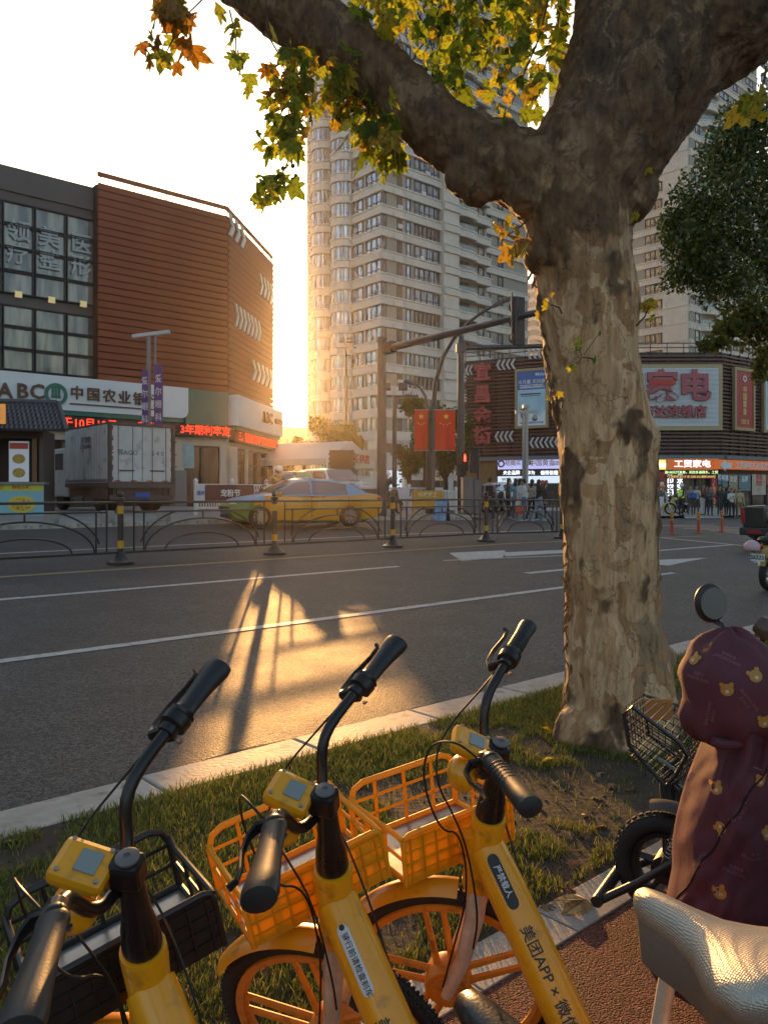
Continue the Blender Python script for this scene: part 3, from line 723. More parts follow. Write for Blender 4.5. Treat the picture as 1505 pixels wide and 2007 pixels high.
sg = M1.thing('lit_lettering', 'white glowing letters between the lilac and the white lightbox', 'sign')
mb = MB(); xa, _ = M1.t(975, 920, .2), 0; mb.b2(M1.t(975, off=.2), M1.t(1107, off=.2), -.2, -.05, M1.t(1040, 933, .2)[1], M1.t(1040, 920, .2)[1]); part('backing', mb, darkmetal, sg)
stx(M1, sg, '央企品牌', 1002, 927, .36, l_txt, .25); stx(M1, sg, '值得信赖', 1076, 927, .36, l_txt, .25); stx(M1, sg, '华为', 1040, 927, .34, l_txt, .25)
sg, *_r = boxsign(M1, 'sports_lightbox', 'white lit sign with small red figures below the lilac one', 'sign', 975, 933, 1107, 947, l_white)
red_t = mat('red_letters', (.45, .03, .03), .45); 
stx(M1, sg, 'WTT', 992, 940, .36, black_t); stx(M1, sg, '中国黄金', 1018, 940, .28, gold_t)
mb = MB()
for px in (1055, 1063, 1070): tx, tzz = M1.t(px, 942, .37); mb.lathe([(.0, 0), (.16, 0), (.16, .02)], 10, Matrix.Translation((tx, -.36, tzz - .1)) @ Matrix.Rotation(PI / 2, 4, 'X'))
part('printed_figures', mb, red_t, sg)
# vertical red characters
redch = mat('faded_red_metal', (.42, .075, .075), .45, var=.25, vscale=1.5)
for ch, py, lb in (('宜', 731, 'topmost faded red street-name character on the louvres'), ('昌', 775, 'second faded red street-name character from the top'), ('金', 816, 'third faded red street-name character from the top'), ('街', 856, 'lowest faded red street-name character on the louvres')):
    x, z = M1.t(946, py, .3); vs, fs = text_geo(ch, 1.5, .03, .12)
    mb = MB(); mb.add([Vector((x + v.x * 1.05, -.3 + -v.z, z + v.y)) for v in vs], fs)
    o = link('character_sign', mb.mesh('character_sign', redch), None, (M1.P0.x, M1.P0.y, 0), (0, 0, M1.rz)); tag(o, lb, 'sign', 'red street-name characters')
# chevrons
cm = mat('chevron_steel', (.5, .49, .48), .45)
for px0, px1, py, n in ((912, 926, 726, 2), (972, 1010, 716, 4), (1032, 1071, 694, 4), (969, 1006, 858 - 2, 4), (1037, 1105, 868, 7)):
    xa, zc = M1.t(px0, py, .12); xb_, _ = M1.t(px1, py, .12); w = (xb_ - xa) / n
    for i in range(n):
        mb = MB(); chevron(mb, xa + i * w, zc, w * .6, .85, w * .42, -1, -.16, -.04); mpart('chevron', mb, cm, M1)
# poster billboard with air conditioner
bb, x0, x1, z0, z1 = boxsign(M1, 'billboard', 'tall blue air-conditioner poster in a gold frame on the louvres', 'billboard', 1014, 727, 1069, 834, mat('poster_blue', (.05, .14, .42), .4, var=.15, vscale=.5), .35, .2, gold_fr, .22)
w_ = x1 - x0; h_ = z1 - z0
pm = mat('poster_pale', (.42, .62, .75), .45, var=.15, vscale=.8); pw = mat('poster_white', (.7, .75, .78), .45)
mb = MB(); mb.b2(x0, x1, -.356, -.35, z0 + h_ * .12, z0 + h_ * .66); part('poster_sky', mb, pm, bb)
mb = MB(); pts = [(x0, z0)] + [(x0 + w_ * t, z0 + h_ * (.16 + .13 * math.sin(t * 5.5 - 1) ** 2)) for t in np.linspace(0, 1, 12)] + [(x1, z0)]; mb.prism(pts, -.366, -.358); part('poster_hill', mb, pw, bb)
text('lettering', 'Midea', .36, pw, bb, x0 + w_ * .82, -.362, z1 - h_ * .07, .004, .01)
text('lettering', '大冷量 无风感', .36, pw, bb, x0 + w_ * .5, -.362, z1 - h_ * .2, .004, .008)
mb = MB(); mb.b2(x0 + w_ * .08, x1 - w_ * .04, -.37, -.36, z1 - h_ * .31, z1 - h_ * .25); part('caption_bar', mb, pw, bb)
text('lettering', '美的空气梦想家主中央空调', .19, mat('print_blue', (.03, .08, .3), .5), bb, x0 + w_ * .52, -.375, z1 - h_ * .28, .004, .01)
mb = MB(); mb.b2(x0 + w_ * .1, x0 + w_ * .84, -.38, -.37, z1 - h_ * .43, z1 - h_ * .41); mb.b2(x0 + w_ * .12, x0 + w_ * .8, -.38, -.37, z1 - h_ * .46, z1 - h_ * .45); part('printed_vent', mb, black_t, bb)
mb = MB(); mb.b2(x0 + w_ * .1, x0 + w_ * .42, -.39, -.37, z0 + h_ * .12, z0 + h_ * .4); part('printed_unit', mb, ac_mat, bb)
mb = MB()
for q in (.19, .32): mb.lathe([(.0, 0), (w_ * .12, 0), (w_ * .12, .02)], 16, Matrix.Translation((x0 + w_ * .24, -.39, z0 + h_ * q)) @ Matrix.Rotation(PI / 2, 4, 'X'))
part('printed_fan', mb, mat('print_grey', (.12, .12, .13), .5), bb)
text('lettering', 'Midea 美的家用中央空调', .18, mat('print_blue', (.03, .08, .3), .5), bb, x0 + w_ * .5, -.375, z0 + h_ * .05, .004, .01)
# big appliance sign
big, x0, x1, z0, z1 = boxsign(M2, 'shop_billboard', 'large slatted white sign with faded red appliance-store characters', 'billboard', 1118, 722, 1407, 836, mat('sign_backing_grey', (.3, .31, .33), .6), .25, .1, gold_fr, .3)  # panel is the plain grey board behind the white slats
sb = MB(); hh = (z1 - z0) / 46; sb.b2(x0 + .02, x1 - .02, -.36, -.26, 0, hh * .62); sme = sb.mesh('slat', mat('sign_slat_white', (.78, .80, .82), .4))
for i in range(46): link('slat', sme, big, (0, 0, z0 + i * hh + .02))
redbig = mat('faded_red_letters', (.38, .085, .1), .45, var=.2, vscale=.8)
for ch, px, py, sz in (('工', 1165, 768, 3.0), ('贸', 1230, 768, 3.0), ('家', 1297, 768, 3.1), ('电', 1361, 768, 3.1)): stx(M2, big, ch, px, py - 8, sz * .82, redbig, .5, .1, .035)
mb = MB(); tx, tzz = M2.t(1298, 748, .65); mb.b2(tx - 1.0, tx + 1.0, -.66, -.61, tzz - .25, tzz + .12); part('repainted_red_patch', mb, mat('fresh_red', (.5, .03, .02), .4), big)
for ch, px in (('万', 1270), ('达', 1295), ('连', 1320), ('锁', 1346), ('店', 1372)): stx(M2, big, ch, px, 808, 1.0, redbig, .5, .08, .03)
# vertical red banner and the blue one beyond
rb_, x0, x1, z0, z1 = boxsign(M3, 'vertical_banner_sign', 'tall red gold-jeweller sign in a gold frame', 'billboard', 1442, 728, 1475, 838, mat('banner_red', (.4, .03, .03), .45), .3, .2, gold_fr, .25)
gold_l = mat('gold_print', (.75, .55, .2), .45)
for i, ch in enumerate('中国黄金'): text('lettering', ch, .6, gold_l, rb_, (x0 + x1) / 2, -.31, z1 - (z1 - z0) * (.33 + i * .13), .01, .01)
mb = MB(); mb.lathe([(.16, 0), (.26, 0), (.26, .02), (.16, .02)], 18, Matrix.Translation(((x0 + x1) / 2, -.305, z1 - (z1 - z0) * .13)) @ Matrix.Rotation(PI / 2, 4, 'X'), caps=False); part('logo', mb, pw, rb_)
text('lettering', '万达商场一楼\n工贸家电一楼', .2, gold_l, rb_, (x0 + x1) / 2, -.31, z0 + (z1 - z0) * .1, .01, .01)
bs, *_r = boxsign(M3, 'vertical_banner_sign', 'pale blue sign in a gold frame right of the red one', 'billboard', 1499, 735, 1530, 843, pm, .3, .2, gold_fr, .25)
# shop signs at street level
oran = mat('sign_orange', (.55, .12, .02), .4, emit=(.9, .2, .04), estr=.12)
og, x0, x1, z0, z1 = boxsign(M2, 'shop_sign', 'square-cut orange appliance shop sign over the entrance', 'sign', 1306, 900, 1405, 920, oran, .6, .4, gold_fr, .06)
stx(M2, og, '工贸家电', 1356, 910, .62, l_txt, .6, .04, .012, 1.15)
tk, *_r = boxsign(M2, 'led_sign_strip', 'black ticker with yellow-green characters above the shop entrance', 'led sign', 1304, 922, 1405, 930, led_black, .55, .2)
stx(M2, tk, '送100元代金券，买的多送得多。工贸', 1354, 926, .25, lit('led_yellow', (.7, .9, .35), .6), .55, .004, .006, 1.0)
rp, *_r = boxsign(M2, 'shop_banner', 'red promotional banner across the shop entrance', 'banner', 1308, 931, 1403, 938, mat('banner_magenta', (.5, .02, .05), .5), .5, .05)
stx(M2, rp, '工贸家电 双11狂欢 立减 20% 最高10000元', 1355, 934.5, .2, lit('banner_yellow', (.9, .75, .2), .2), .5, .004, .015)
rp2, x0, x1, z0, z1 = boxsign(M2, 'shop_banner', 'tall red banner hung at the right side of the shop entrance', 'banner', 1394, 938, 1404, 985, mat('banner_magenta', (.5, .02, .05), .5), .5, .05)
text('lettering', '\n'.join('双11狂欢立减20%'), .28, gold_l, rp2, (x0 + x1) / 2, -.51, (z0 + z1) / 2, .004, .02)
rp3, x0, x1, z0, z1 = boxsign(M2, 'shop_banner', 'tall red banner hung at the left side of the shop entrance', 'banner', 1290, 925, 1303, 985, mat('banner_red', (.4, .03, .03), .45), .5, .05)
mb = MB()
for i in range(3): mb.b2(x0 + .12, x1 - .12, -.52, -.505, z0 + .3 + i * .5, z0 + .6 + i * .5)
part('printed_box', mb, pw, rp3)
gs, *_r = boxsign(M2, 'lit_gold_sign', 'small glowing gold shop sign just right of the trunk', 'sign', 1279, 901, 1304, 920, lit('lightbox_gold', (.8, .5, .12), .6), .55, .3)
stx(M2, gs, '金银珠宝', 1291, 912, .38, l_txt, .55, .03, .03)
for px, s in ((1313, '家的空调'), (1332, '净水空调')):
    v = M2.thing('lit_lettering', 'blue-white vertical lettering glowing in the doorway, ' + ('left' if px < 1320 else 'right') + ' one of two', 'sign', 'glowing doorway lettering')
    x, z = M2.t(px, 949, -.05); text('lettering', '\n'.join(s), .5, l_txt, v, x, .04, z, .01, .03)
ag, x0, x1, z0, z1 = boxsign(M3, 'shop_sign', 'long orange shop sign with a white arrow pointing left', 'sign', 1406, 903, 1530, 921, oran, .4, .3)
x, z = M3.t(1422, 912, .42); mb = MB(); mb.prism([(x - .8, z), (x - .1, z + .45), (x - .1, z + .22), (x + .75, z + .22), (x + .75, z - .22), (x - .1, z - .22), (x - .1, z - .45)], -.45, -.41); part('arrow', mb, pw, ag)
stx(M3, ag, '工贸家电万达店欢迎您', 1480, 914, .6, pw, .4, .03, .01, 1.0)
postc = [mat('shop_poster_' + n, c, .5, var=.3, vscale=1.2) for n, c in (('teal', (.12, .2, .24)), ('ochre', (.3, .24, .15)), ('cream', (.5, .42, .33)), ('red', (.4, .06, .04)))]
for i, (px0, px1, py0, py1, m) in enumerate(((1415, 1425, 930, 955, 0), (1428, 1445, 930, 962, 1), (1447, 1470, 930, 962, 0), (1473, 1500, 930, 970, 2), (1501, 1530, 932, 950, 3), (1406, 1413, 930, 950, 0))):
    o, x0, x1, z0, z1 = boxsign(M3, 'window_poster', ['narrow grey-green', 'ochre house', 'wide dark scenic', 'cream festive', 'red', 'small dark'][i] + ' poster in the shop window under the arrow sign', 'poster', px0, py0, px1, py1, postc[m], .04, .02, group='posters in the shop window')
    text('lettering', ('特惠', '欢迎', '品质', '惊喜\n到店', '19', '新')[i], .5, pw if m != 2 else red_t, o, (x0 + x1) / 2, -.045, z0 * .3 + z1 * .7, .004, .02)
# ------------------------------------------------------------ median railing
blackp = mat('black_enamel', (.022, .019, .018), .32, var=.2, vscale=8, spec=.6)
yellowb = mat('yellow_band', (.6, .3, .02), .4)
rail = thing('median_railing', 'black median railing with arched panels and yellow-banded posts down the road', 'railing', (0, 0, 0))
mb = MB(); mb.lathe([(.24, 0), (.24, .045), (.17, .07), (.09, .16), (.075, .2), (.055, .22), (.055, 1.12), (.08, 1.14), (.08, 1.18), (.045, 1.2)], 12)
mb.ell((0, 0, 1.24), (.06, .06, .06), 12, 8); postme = mb.mesh('post', blackp, smooth=True)
mb = MB(); mb.lathe([(.058, .28), (.058, .42)], 12, caps=False); mb.lathe([(.058, .9), (.058, 1.04)], 12, caps=False); bandme = mb.mesh('yellow_band', yellowb, smooth=True)
PN = 3.27; posts = [2.53 + i * PN for i in range(-2, 7)]
rzu = math.atan2(UY, UX)
def barmesh(nm, pts, r, n=6, flat=None): mb = MB(); mb.tube(pts, r, n, flat=flat); return mb.mesh(nm, blackp, smooth=True)
cx_ = PN / 2
m_top = barmesh('top_rail', [(.05, 0, 1.1), (PN - .05, 0, 1.1)], .024)
m_mid = barmesh('middle_rail', [(.26, 0, .93), (PN - .26, 0, .93)], .017)
m_bot = barmesh('bottom_rail', [(.05, 0, .21), (PN - .05, 0, .21)], .024)
m_up1 = barmesh('upright', [(0, 0, .21), (0, 0, 1.1)], .018); m_up2 = barmesh('upright', [(0, 0, .21), (0, 0, .93)], .018); m_up3 = barmesh('upright', [(0, 0, .80), (0, 0, .93)], .018)
arcs = []
for rx_, rz_, a0, a1 in ((1.28, .80, 12, 64), (1.28, .80, 116, 168), (1.17, .58, 2, 178), (.78, .30, 2, 178)):
    arcs.append(barmesh('arc', [(cx_ + rx_ * math.cos(math.radians(a)), 0, .21 + rz_ * math.sin(math.radians(a))) for a in np.linspace(a0, a1, 22)], .017))
for i, s in enumerate(posts):
    D = 13.75; z = terr(s, D)
    p = link('post', postme, rail, W(s, D, z)); link('yellow_band', bandme, p, (0, 0, 0))
    if i < len(posts) - 1:
        z2 = terr(s + PN, D); tilt = math.atan2(z2 - z, PN)
        def L_(me, x): 
            return link(me.name.split('.')[0], me, rail, W(s + x, D, z + (z2 - z) * x / PN), (0, 0, rzu))
        for me in (m_top, m_mid, m_bot, *arcs): o = link(me.name.split('.')[0], me, rail, W(s, D, z), (0, -tilt, rzu))
        L_(m_up1, .25); L_(m_up1, PN - .25); L_(m_up2, .44); L_(m_up2, PN - .44); L_(m_up3, cx_)

# ------------------------------------------------------------ poles, lamps, signals, flags
polegrey = mat('pole_dark_grey', (.07, .065, .07), .38, .3, var=.1, vscale=2)
steel = mat('galvanised', (.35, .34, .33), .4, .5)
lens_off = mat('signal_lens', (.03, .03, .03), .2)
def pole(mb, b, z1, r0, r1, n=14): mb.tube([(b.x, b.y, b.z - .3), (b.x, b.y, z1)], [r0, r1], n)
g1 = GD(748, 30); t = thing('signal_gantry', 'dark traffic signal gantry whose arm slants up towards the trunk', 'signal gantry', (0, 0, 0))
mb = MB(); pole(mb, g1, 7.3, .19, .165); part('pole', mb, polegrey, t, smooth=True)
mb = MB(); mb.tube([(g1.x, g1.y, 7.3), (g1.x, g1.y, 7.42)], [.2, .2], 12); mb.box((g1.x + .28, g1.y - .2, 7.0), (.55, .3, .42), rz=-.9); part('bracket', mb, polegrey, t)
E1 = P(1058, 611, 23.6); S1 = P(762, 683, 29.8); E2 = S1 + (E1 - S1) * 1.35
mb = MB(); mb.tube([S1, E1, E2], [.14, .1, .09], 12); part('arm', mb, polegrey, t, smooth=True)
sgl = P(1016, 630, 24.4); t2 = thing('traffic_light', 'big three-lens traffic light hung from the gantry arm beside the trunk, seen from behind', 'traffic light', sgl, .5)
mb = MB(); mb.box((0, 0, 0), (.36, .18, 1.5)); part('housing', mb, mat('signal_black', (.02, .02, .025), .45), t2, bevel=.02)
mb = MB(); mb.tube([(-.26, .0, -.6), (-.26, 0, .85)], .03, 8); mb.tube([(-.26, 0, .55), (0, 0, .55)], .025, 6); mb.tube([(-.26, 0, -.4), (0, 0, -.4)], .025, 6); part('bracket', mb, polegrey, t2)
for k in (-.48, 0, .48):
    mb = MB(); mb.lathe([(.17, 0), (.18, .18), (.165, .18), (.155, 0)], 14, Matrix.Translation((.0, .09, k)) @ Matrix.Rotation(-PI / 2, 4, 'X')); part('visor', mb, mat('signal_black', (.02, .02, .025), .45), t2)
g2 = GD(903, 38); t = thing('signal_mast', 'second signal mast with a level arm, sunlit along its left edge', 'signal gantry', (0, 0, 0))
mb = MB(); pole(mb, g2, 9.1, .19, .15); part('pole', mb, polegrey, t, smooth=True)
zz = 1.55 + 283 / FP * 38; mb = MB(); mb.tube([(g2.x, g2.y, zz), (g2.x + 5.6, g2.y - .6, zz + .02)], [.13, .1], 10); part('arm', mb, polegrey, t, smooth=True)
mb = MB(); mb.box((g2.x, g2.y, 2.6), (.5, .35, .5)); mb.box((g2.x, g2.y, zz), (.45, .42, .4)); part('bracket', mb, polegrey, t)
q = P(911, 897, 37.5); t = thing('pedestrian_signal', 'pedestrian signal showing a red standing figure', 'traffic light', q)
mb = MB(); mb.box((0, .12, -.2), (.34, .2, .85)); part('housing', mb, mat('signal_black', (.02, .02, .025), .45), t, bevel=.015)
redl = mat('red_signal', (.9, .05, .02), .5, emit=(1, .05, .02), estr=2.5)
mb = MB(); mb.ell((0, 0, .13), (.035, .02, .04), 8, 6); mb.b2(-.05, .05, -.02, .02, -.04, .08); mb.b2(-.045, -.008, -.02, .02, -.17, -.04); mb.b2(.008, .045, -.02, .02, -.17, -.04); part('red_figure', mb, redl, t)
mb = MB(); mb.tube([(0, .1, .1), (-.2, .3, .1)], .03, 6); part('bracket', mb, polegrey, t)
gq = GD(937, 37); t = thing('signal_post', 'short post with a signal head seen edge-on beside the electric cabinets', 'traffic light', gq)
mb = MB(); mb.tube([(0, 0, -.2), (0, 0, 3.6 - gq.z)], .06, 8); part('pole', mb, polegrey, t)
mb = MB(); mb.box((-.22, 0, 3.0 - gq.z), (.32, .3, 1.1)); part('housing', mb, mat('signal_black', (.02, .02, .025), .45), t, bevel=.02)
mb = MB(); mb.box((.1, 0, 1.55 - gq.z), (.3, .3, .6)); part('control_box', mb, polegrey, t, bevel=.02)

def lamp_head(par, p, dirv, m=polegrey, L=.9):
    mb = MB(); R = dirv.to_track_quat('X', 'Z').to_matrix()
    mb.T = Matrix.Translation(p) @ R.to_4x4()
    mb.prism([(0, .05), (L * .3, .09), (L, .06), (L * 1.05, 0), (L, -.05), (.1, -.06), (0, -.04)], -.14, .14)
    return part('lamp_head', mb, m, par, bevel=.02)
g3 = GD(846, 33); t = thing('street_lamp', 'tall street lamp arching to the right over the flags', 'street lamp', (0, 0, 0))
pts = [(g3.x, g3.y, g3.z - .2)]; pp = [P(848, 860, 33), P(849, 800, 33), P(854, 745, 33), P(868, 700, 32.8), P(890, 662, 32.5), P(920, 630, 32.2), P(948, 610, 32), P(965, 601, 32)]
mb = MB(); mb.tube(pts + pp, [.13, .11, .10, .09, .08, .075, .065, .06, .055], 10); part('pole', mb, polegrey, t, smooth=True)
lamp_head(t, pp[-1], Vector((1, -.15, .42)).normalized())
g4 = GD(838, 33.2); t = thing('street_lamp', 'shorter street lamp curving left beside the tall arching one', 'street lamp', (0, 0, 0))
pp = [P(838, 850, 33.2), P(838, 800, 33.2), P(833, 776, 33.2), P(824, 760, 33.1), P(815, 753, 33)]
mb = MB(); mb.tube([(g4.x, g4.y, g4.z - .2)] + pp, [.09, .08, .07, .06, .055, .05], 9); part('pole', mb, polegrey, t, smooth=True)
lamp_head(t, pp[-1], Vector((-1, -.1, .25)).normalized(), L=.5)
flagred = mat('flag_red', (.62, .04, .015), .7, trans=.3); flagy = mat('flag_yellow', (.85, .6, .05), .6)
def star(mb, c, r, rot, y):
    pts = []
    for k in range(10):
        a = rot + PI / 2 + k * PI / 5; q = r if k % 2 == 0 else r * .4; pts.append((c[0] + q * math.cos(a), c[1] + q * math.sin(a)))
    mb.add([(x, y, z) for x, z in pts] + [(c[0], y, c[1])], [(i, (i + 1) % 10, 10) for i in range(10)])
for px0, px1, lb, sd in ((812, 838.5, 'red flag with yellow stars, left one of the pair on the lamp post', 1), (852, 892, 'red flag with yellow stars, right one of the pair on the lamp post', -1)):
    a, b = P(px0, 803, 32.9), P(px1, 883, 32.9); w, h = b.x - a.x, a.z - b.z
    t = thing('flag', lb, 'flag', (a.x, a.y, b.z), 0, 'national flags on the lamp post')
    mb = MB(); rows = [[(w * i / 12, .03 * math.sin(i * 1.1 + j * .25) * (j / 6), h * (1 - j / 6)) for i in range(13)] for j in range(7)]
    mb.sheet(rows); part('cloth', mb, flagred, t, smooth=True)
    mb = MB(); star(mb, (w * .5 + (.05 if sd < 0 else .0) * w, h * .83), h * .08, 0, -.05)
    for k in range(4): an = (-150 + k * 40) * PI / 180; star(mb, (w * (.5) + math.cos(an) * w * .26, h * .70 + math.sin(an) * h * .07), h * .025, k, -.05)
    part('star', mb, flagy, t)
    mb = MB()
    for z in (h, 0): mb.tube([(-.05 if sd < 0 else 0, 0, z), (w + (.05 if sd > 0 else 0), 0, z)], .02, 6)
    part('rod', mb, steel, t)
def floodlamp(px, py, d, w, label, m=polegrey, r=.12, n=2, up=.4):
    b = GD(px, d); top = P(px, py, d).z; t = thing('floodlight_mast', label, 'street lamp', (0, 0, 0))
    mb = MB(); pole(mb, b, top, r, r * .75); part('pole', mb, m, t, smooth=True)
    mb = MB(); mb.b2(b.x - w / 2, b.x + w / 2, b.y - .05, b.y + .05, top - .1, top); part('crossbar', mb, m, t)
    for k in range(n):
        x = b.x + (k - (n - 1) / 2) * w * (.35 if n == 2 else .8)
        mb = MB(); mb.box((x, b.y, top + up), (.42, .16, .34), R=Matrix.Rotation(-.5, 3, 'X')); mb.tube([(x, b.y, top), (x, b.y, top + up - .1)], .025, 5); part('floodlight', mb, m, t, bevel=.01)
floodlamp(773, 775, 36, 2.2, 'floodlight mast with two square lamps on a crossbar, right of the market tent')
floodlamp(678, 680, 58, 1.5, 'thin distant floodlight mast in front of the curved tower windows', r=.13, n=2, up=.5)
b = GD(1031, 36); t = thing('camera_pole', 'light grey camera pole in front of the blue poster', 'pole', (0, 0, 0))
mb = MB(); pole(mb, b, P(0, 800, 36).z, .1, .08); mb.tube([(b.x - .14, b.y, b.z), (b.x - .14, b.y, P(0, 810, 36).z)], .05, 8); part('pole', mb, steel, t, smooth=True)
mb = MB(); z = P(0, 808, 36).z; mb.b2(b.x - .5, b.x + .55, b.y - .08, b.y + .08, z - .05, z + .08); part('crossbar', mb, steel, t)
mb = MB(); mb.ell((b.x + .38, b.y, z - .25), (.14, .14, .16), 10, 8); mb.box((b.x - .05, b.y - .1, z + .25), (.25, .4, .16)); part('camera', mb, steel, t)
# electric cabinets
for px0, px1, py, lb in ((905, 926, 938, 'taller grey electric cabinet at the foot of the signal mast'), (927, 941, 943, 'narrower grey electric cabinet right of the taller one')):
    b = GD((px0 + px1) / 2, 36); w = (px1 - px0) / FP * 36; h = P(0, py, 36).z - b.z
    t = thing('electric_cabinet', lb, 'cabinet', b, .1, 'electric cabinets')
    cabm = mat('cabinet_grey', (.16, .155, .15), .45, var=.08, vscale=2)
    mb = MB(); mb.b2(-w / 2, w / 2, -.25, .25, 0, h); part('body', mb, cabm, t, bevel=.02)
    mb = MB(); mb.b2(-w / 2 - .03, w / 2 + .03, -.3, .3, h, h + .06); part('lid', mb, cabm, t)
    mb = MB(); mb.b2(-w / 2 + .05, w / 2 - .05, -.27, -.255, .1, h - .1); part('door', mb, cabm, t)
# banner lamp post of the eye clinic
b = GD(297, 31.5); t = thing('banner_post', 'T-topped lamp post with two purple clinic banners behind the truck', 'banner post', (0, 0, 0))
zt = P(0, 655, 31.5).z
pinkgrey = mat('post_pinkish_grey', (.2, .17, .19), .5)
mb = MB(); mb.tube([(b.x - .1, b.y, b.z), (b.x - .1, b.y, zt)], .09, 10); mb.tube([(b.x + .16, b.y, b.z), (b.x + .16, b.y, zt)], .05, 8); part('pole', mb, pinkgrey, t, smooth=True)
mb = MB(); mb.box((b.x, b.y, zt), (1.5, .2, .14), R=Matrix.Rotation(-.13, 3, 'Y')); part('lamp_bar', mb, mat('lamp_bar_white', (.5, .47, .47), .5), t, bevel=.02)
banp = mat('banner_purple', (.12, .04, .2), .6, trans=.15, var=.2, vscale=.8)
for px0, px1, py0, py1 in ((279, 291, 725, 836), (303, 320, 714, 838)):
    a = P(px0, py0, 31.4); c = P(px1, py1, 31.4)
    mb = MB(); mb.b2(a.x, c.x, a.y - .02, a.y, c.z, a.z); o = part('banner', mb, banp, t)
    text('lettering', '爱\n尔\n眼\n科', .34, mat('banner_text', (.55, .5, .6), .6), o, (a.x + c.x) / 2, a.y - .035, (a.z + c.z) / 2 - .1, .004, .01, .8, line=1.5)

# ------------------------------------------------------------ market tent, screen, barriers
canvas = mat('tent_canvas', (.72, .68, .64), .6, trans=.25, var=.06, vscale=.6)
E0 = P(640, 0, 44); E0.z = 0; rdir = Vector((-.87, .5, 0)).normalized(); gdir = Vector((.5, .87, 0)).normalized()
gz = GD(640, 44).z; ze = 3.45; zp = 4.55; wT = 5.2; LT = 11
t = thing('market_tent', 'white gabled market tent with red sale lettering on its gable', 'tent', (E0.x, E0.y, 0), math.atan2(gdir.y, gdir.x))
# local: x along gable, -y.. ridge goes to +y
def tent_roof(par, x0, n_):
    mb = MB(); rows = []
    for j in range(7):
        y = LT * j / 6
        rows.append([(x0 + wT * i / 8, y, (ze + (zp - ze) * (1 - abs(i / 4 - 1))) - .05 * math.sin(PI * (j % 1.0))) for i in range(9)])
    mb.sheet(rows)
    mb.sheet([[(x0, LT * j / 6, ze) for j in range(7)], [(x0 - .01, LT * j / 6, ze - .35) for j in range(7)]])
    return part('roof', mb, canvas, par)
tent_roof(t, 0, 0)
mb = MB(); mb.prism([(0, ze - .38), (wT, ze - .38), (wT, ze), (wT / 2, zp), (0, ze)], -.03, 0); part('gable', mb, canvas, t)
mb = MB()
for x in (0.03, wT - .03):
    for y in (0, LT / 3, LT * 2 / 3, LT): mb.tube([(x, y, gz - .3), (x, y, ze)], .05, 6)
part('frame', mb, mat('tent_frame', (.7, .68, .66), .4), t)
redprint = mat('red_print', (.5, .05, .03), .5)
text('lettering', '品牌折扣店', .58, redprint, t, wT * .60, -.05, ze + .05, .006, .03)
for i, x in enumerate((1.2, 2.4)):
    mb = MB(); mb.b2(x, x + .8, 5, 5.1, gz + .3, gz + 2.2); part('display_panel', mb, mat('display_panel', (.45, .35, .3), .6, var=.5, vscale=2), t)
t_ = thing('market_tent', 'second smaller white tent gable just right of the signal gantry', 'tent', P(742, 0, 50) * Vector((1, 1, 0)).x if False else (P(742, 0, 50).x, 50, 0), .5)
mb = MB(); mb.prism([(0, 3.1), (1.9, 3.0), (1.9, 3.3), (1.0, 4.0), (0, 4.3)], -.03, 4); part('roof', mb, canvas, t_)
mb = MB(); mb.b2(.3, 1.6, -.15, -.05, 1.7, 2.95); o = part('lit_panel', mb, l_white, t_)
star_ = None
mb = MB(); mb.prism([(.62, 2.45), (.8, 2.6), (.8, 2.4), (.95, 2.75), (1.1, 2.4), (1.1, 2.6), (1.28, 2.45), (1.15, 2.25), (.75, 2.25)], -.19, -.16); part('printed_trefoil', mb, black_t, t_)
mb = MB(); mb.b2(.02, .1, 0, .1, .2, 3.1); mb.b2(1.8, 1.9, 0, .1, .2, 3.0); part('frame', mb, mat('tent_frame', (.7, .68, .66), .4), t_)
b0, b1 = P(646, 952, 40), P(694, 882, 40)
t = thing('screen_board', 'dark backside of a large display board standing before the tent', 'board', (b0.x, 40, 0), .05)
mb = MB(); w = b1.x - b0.x; mb.b2(0, w, 0, .3, b0.z - .5, b1.z); part('board', mb, mat('board_dark_brown', (.035, .02, .014), .7), t)
mb = MB()
for k in range(5):
    for x in (-.04, w - .04): mb.b2(x, x + .1, -.06, .1, b1.z - .25 - k * .25, b1.z - .15 - k * .25)
part('clip', mb, darkmetal, t)
# white plastic-steel barrier along the plaza edge
wbar = mat('barrier_white', (.66, .64, .62), .4, var=.05, vscale=3)
Fb = Frame(W(0, 24), W(50, 24)); xs0, xs1 = Fb.t(384), Fb.t(893)
bar = Fb.thing('white_barrier', 'white picket barrier along the edge of the far plaza', 'barrier')
npn = 9; pwid = (xs1 - xs0) / npn
mb = MB(); mb.b2(-.05, .05, -.05, .05, -.1, 1.12); mb.lathe([(.08, 1.12), (.08, 1.16), (.0, 1.24)], 8); bpm = mb.mesh('post', wbar)
mb = MB(); mb.b2(0, pwid, -.025, .025, .98, 1.04); brm = mb.mesh('rail', wbar)
mb = MB(); mb.b2(0, pwid, -.025, .025, .2, .26); brm2 = mb.mesh('rail', wbar)
mb = MB(); mb.b2(-.02, .02, -.015, .015, .24, .99); pk = mb.mesh('picket', wbar)
for i in range(npn + 1):
    x = xs0 + i * pwid; g_ = Fb.w(x, 0, 0); z = tz(g_.x, g_.y); link('post', bpm, bar, (x, 0, z))
    if i < npn:
        g2_ = Fb.w(x + pwid, 0, 0); z2 = tz(g2_.x, g2_.y); ti = -math.atan2(z2 - z, pwid)
        link('rail', brm, bar, (x, 0, z), (0, ti, 0)); link('rail', brm2, bar, (x, 0, z), (0, ti, 0))
        for k in range(1, 14): link('picket', pk, bar, (x + pwid * k / 14, 0, z + (z2 - z) * k / 14))
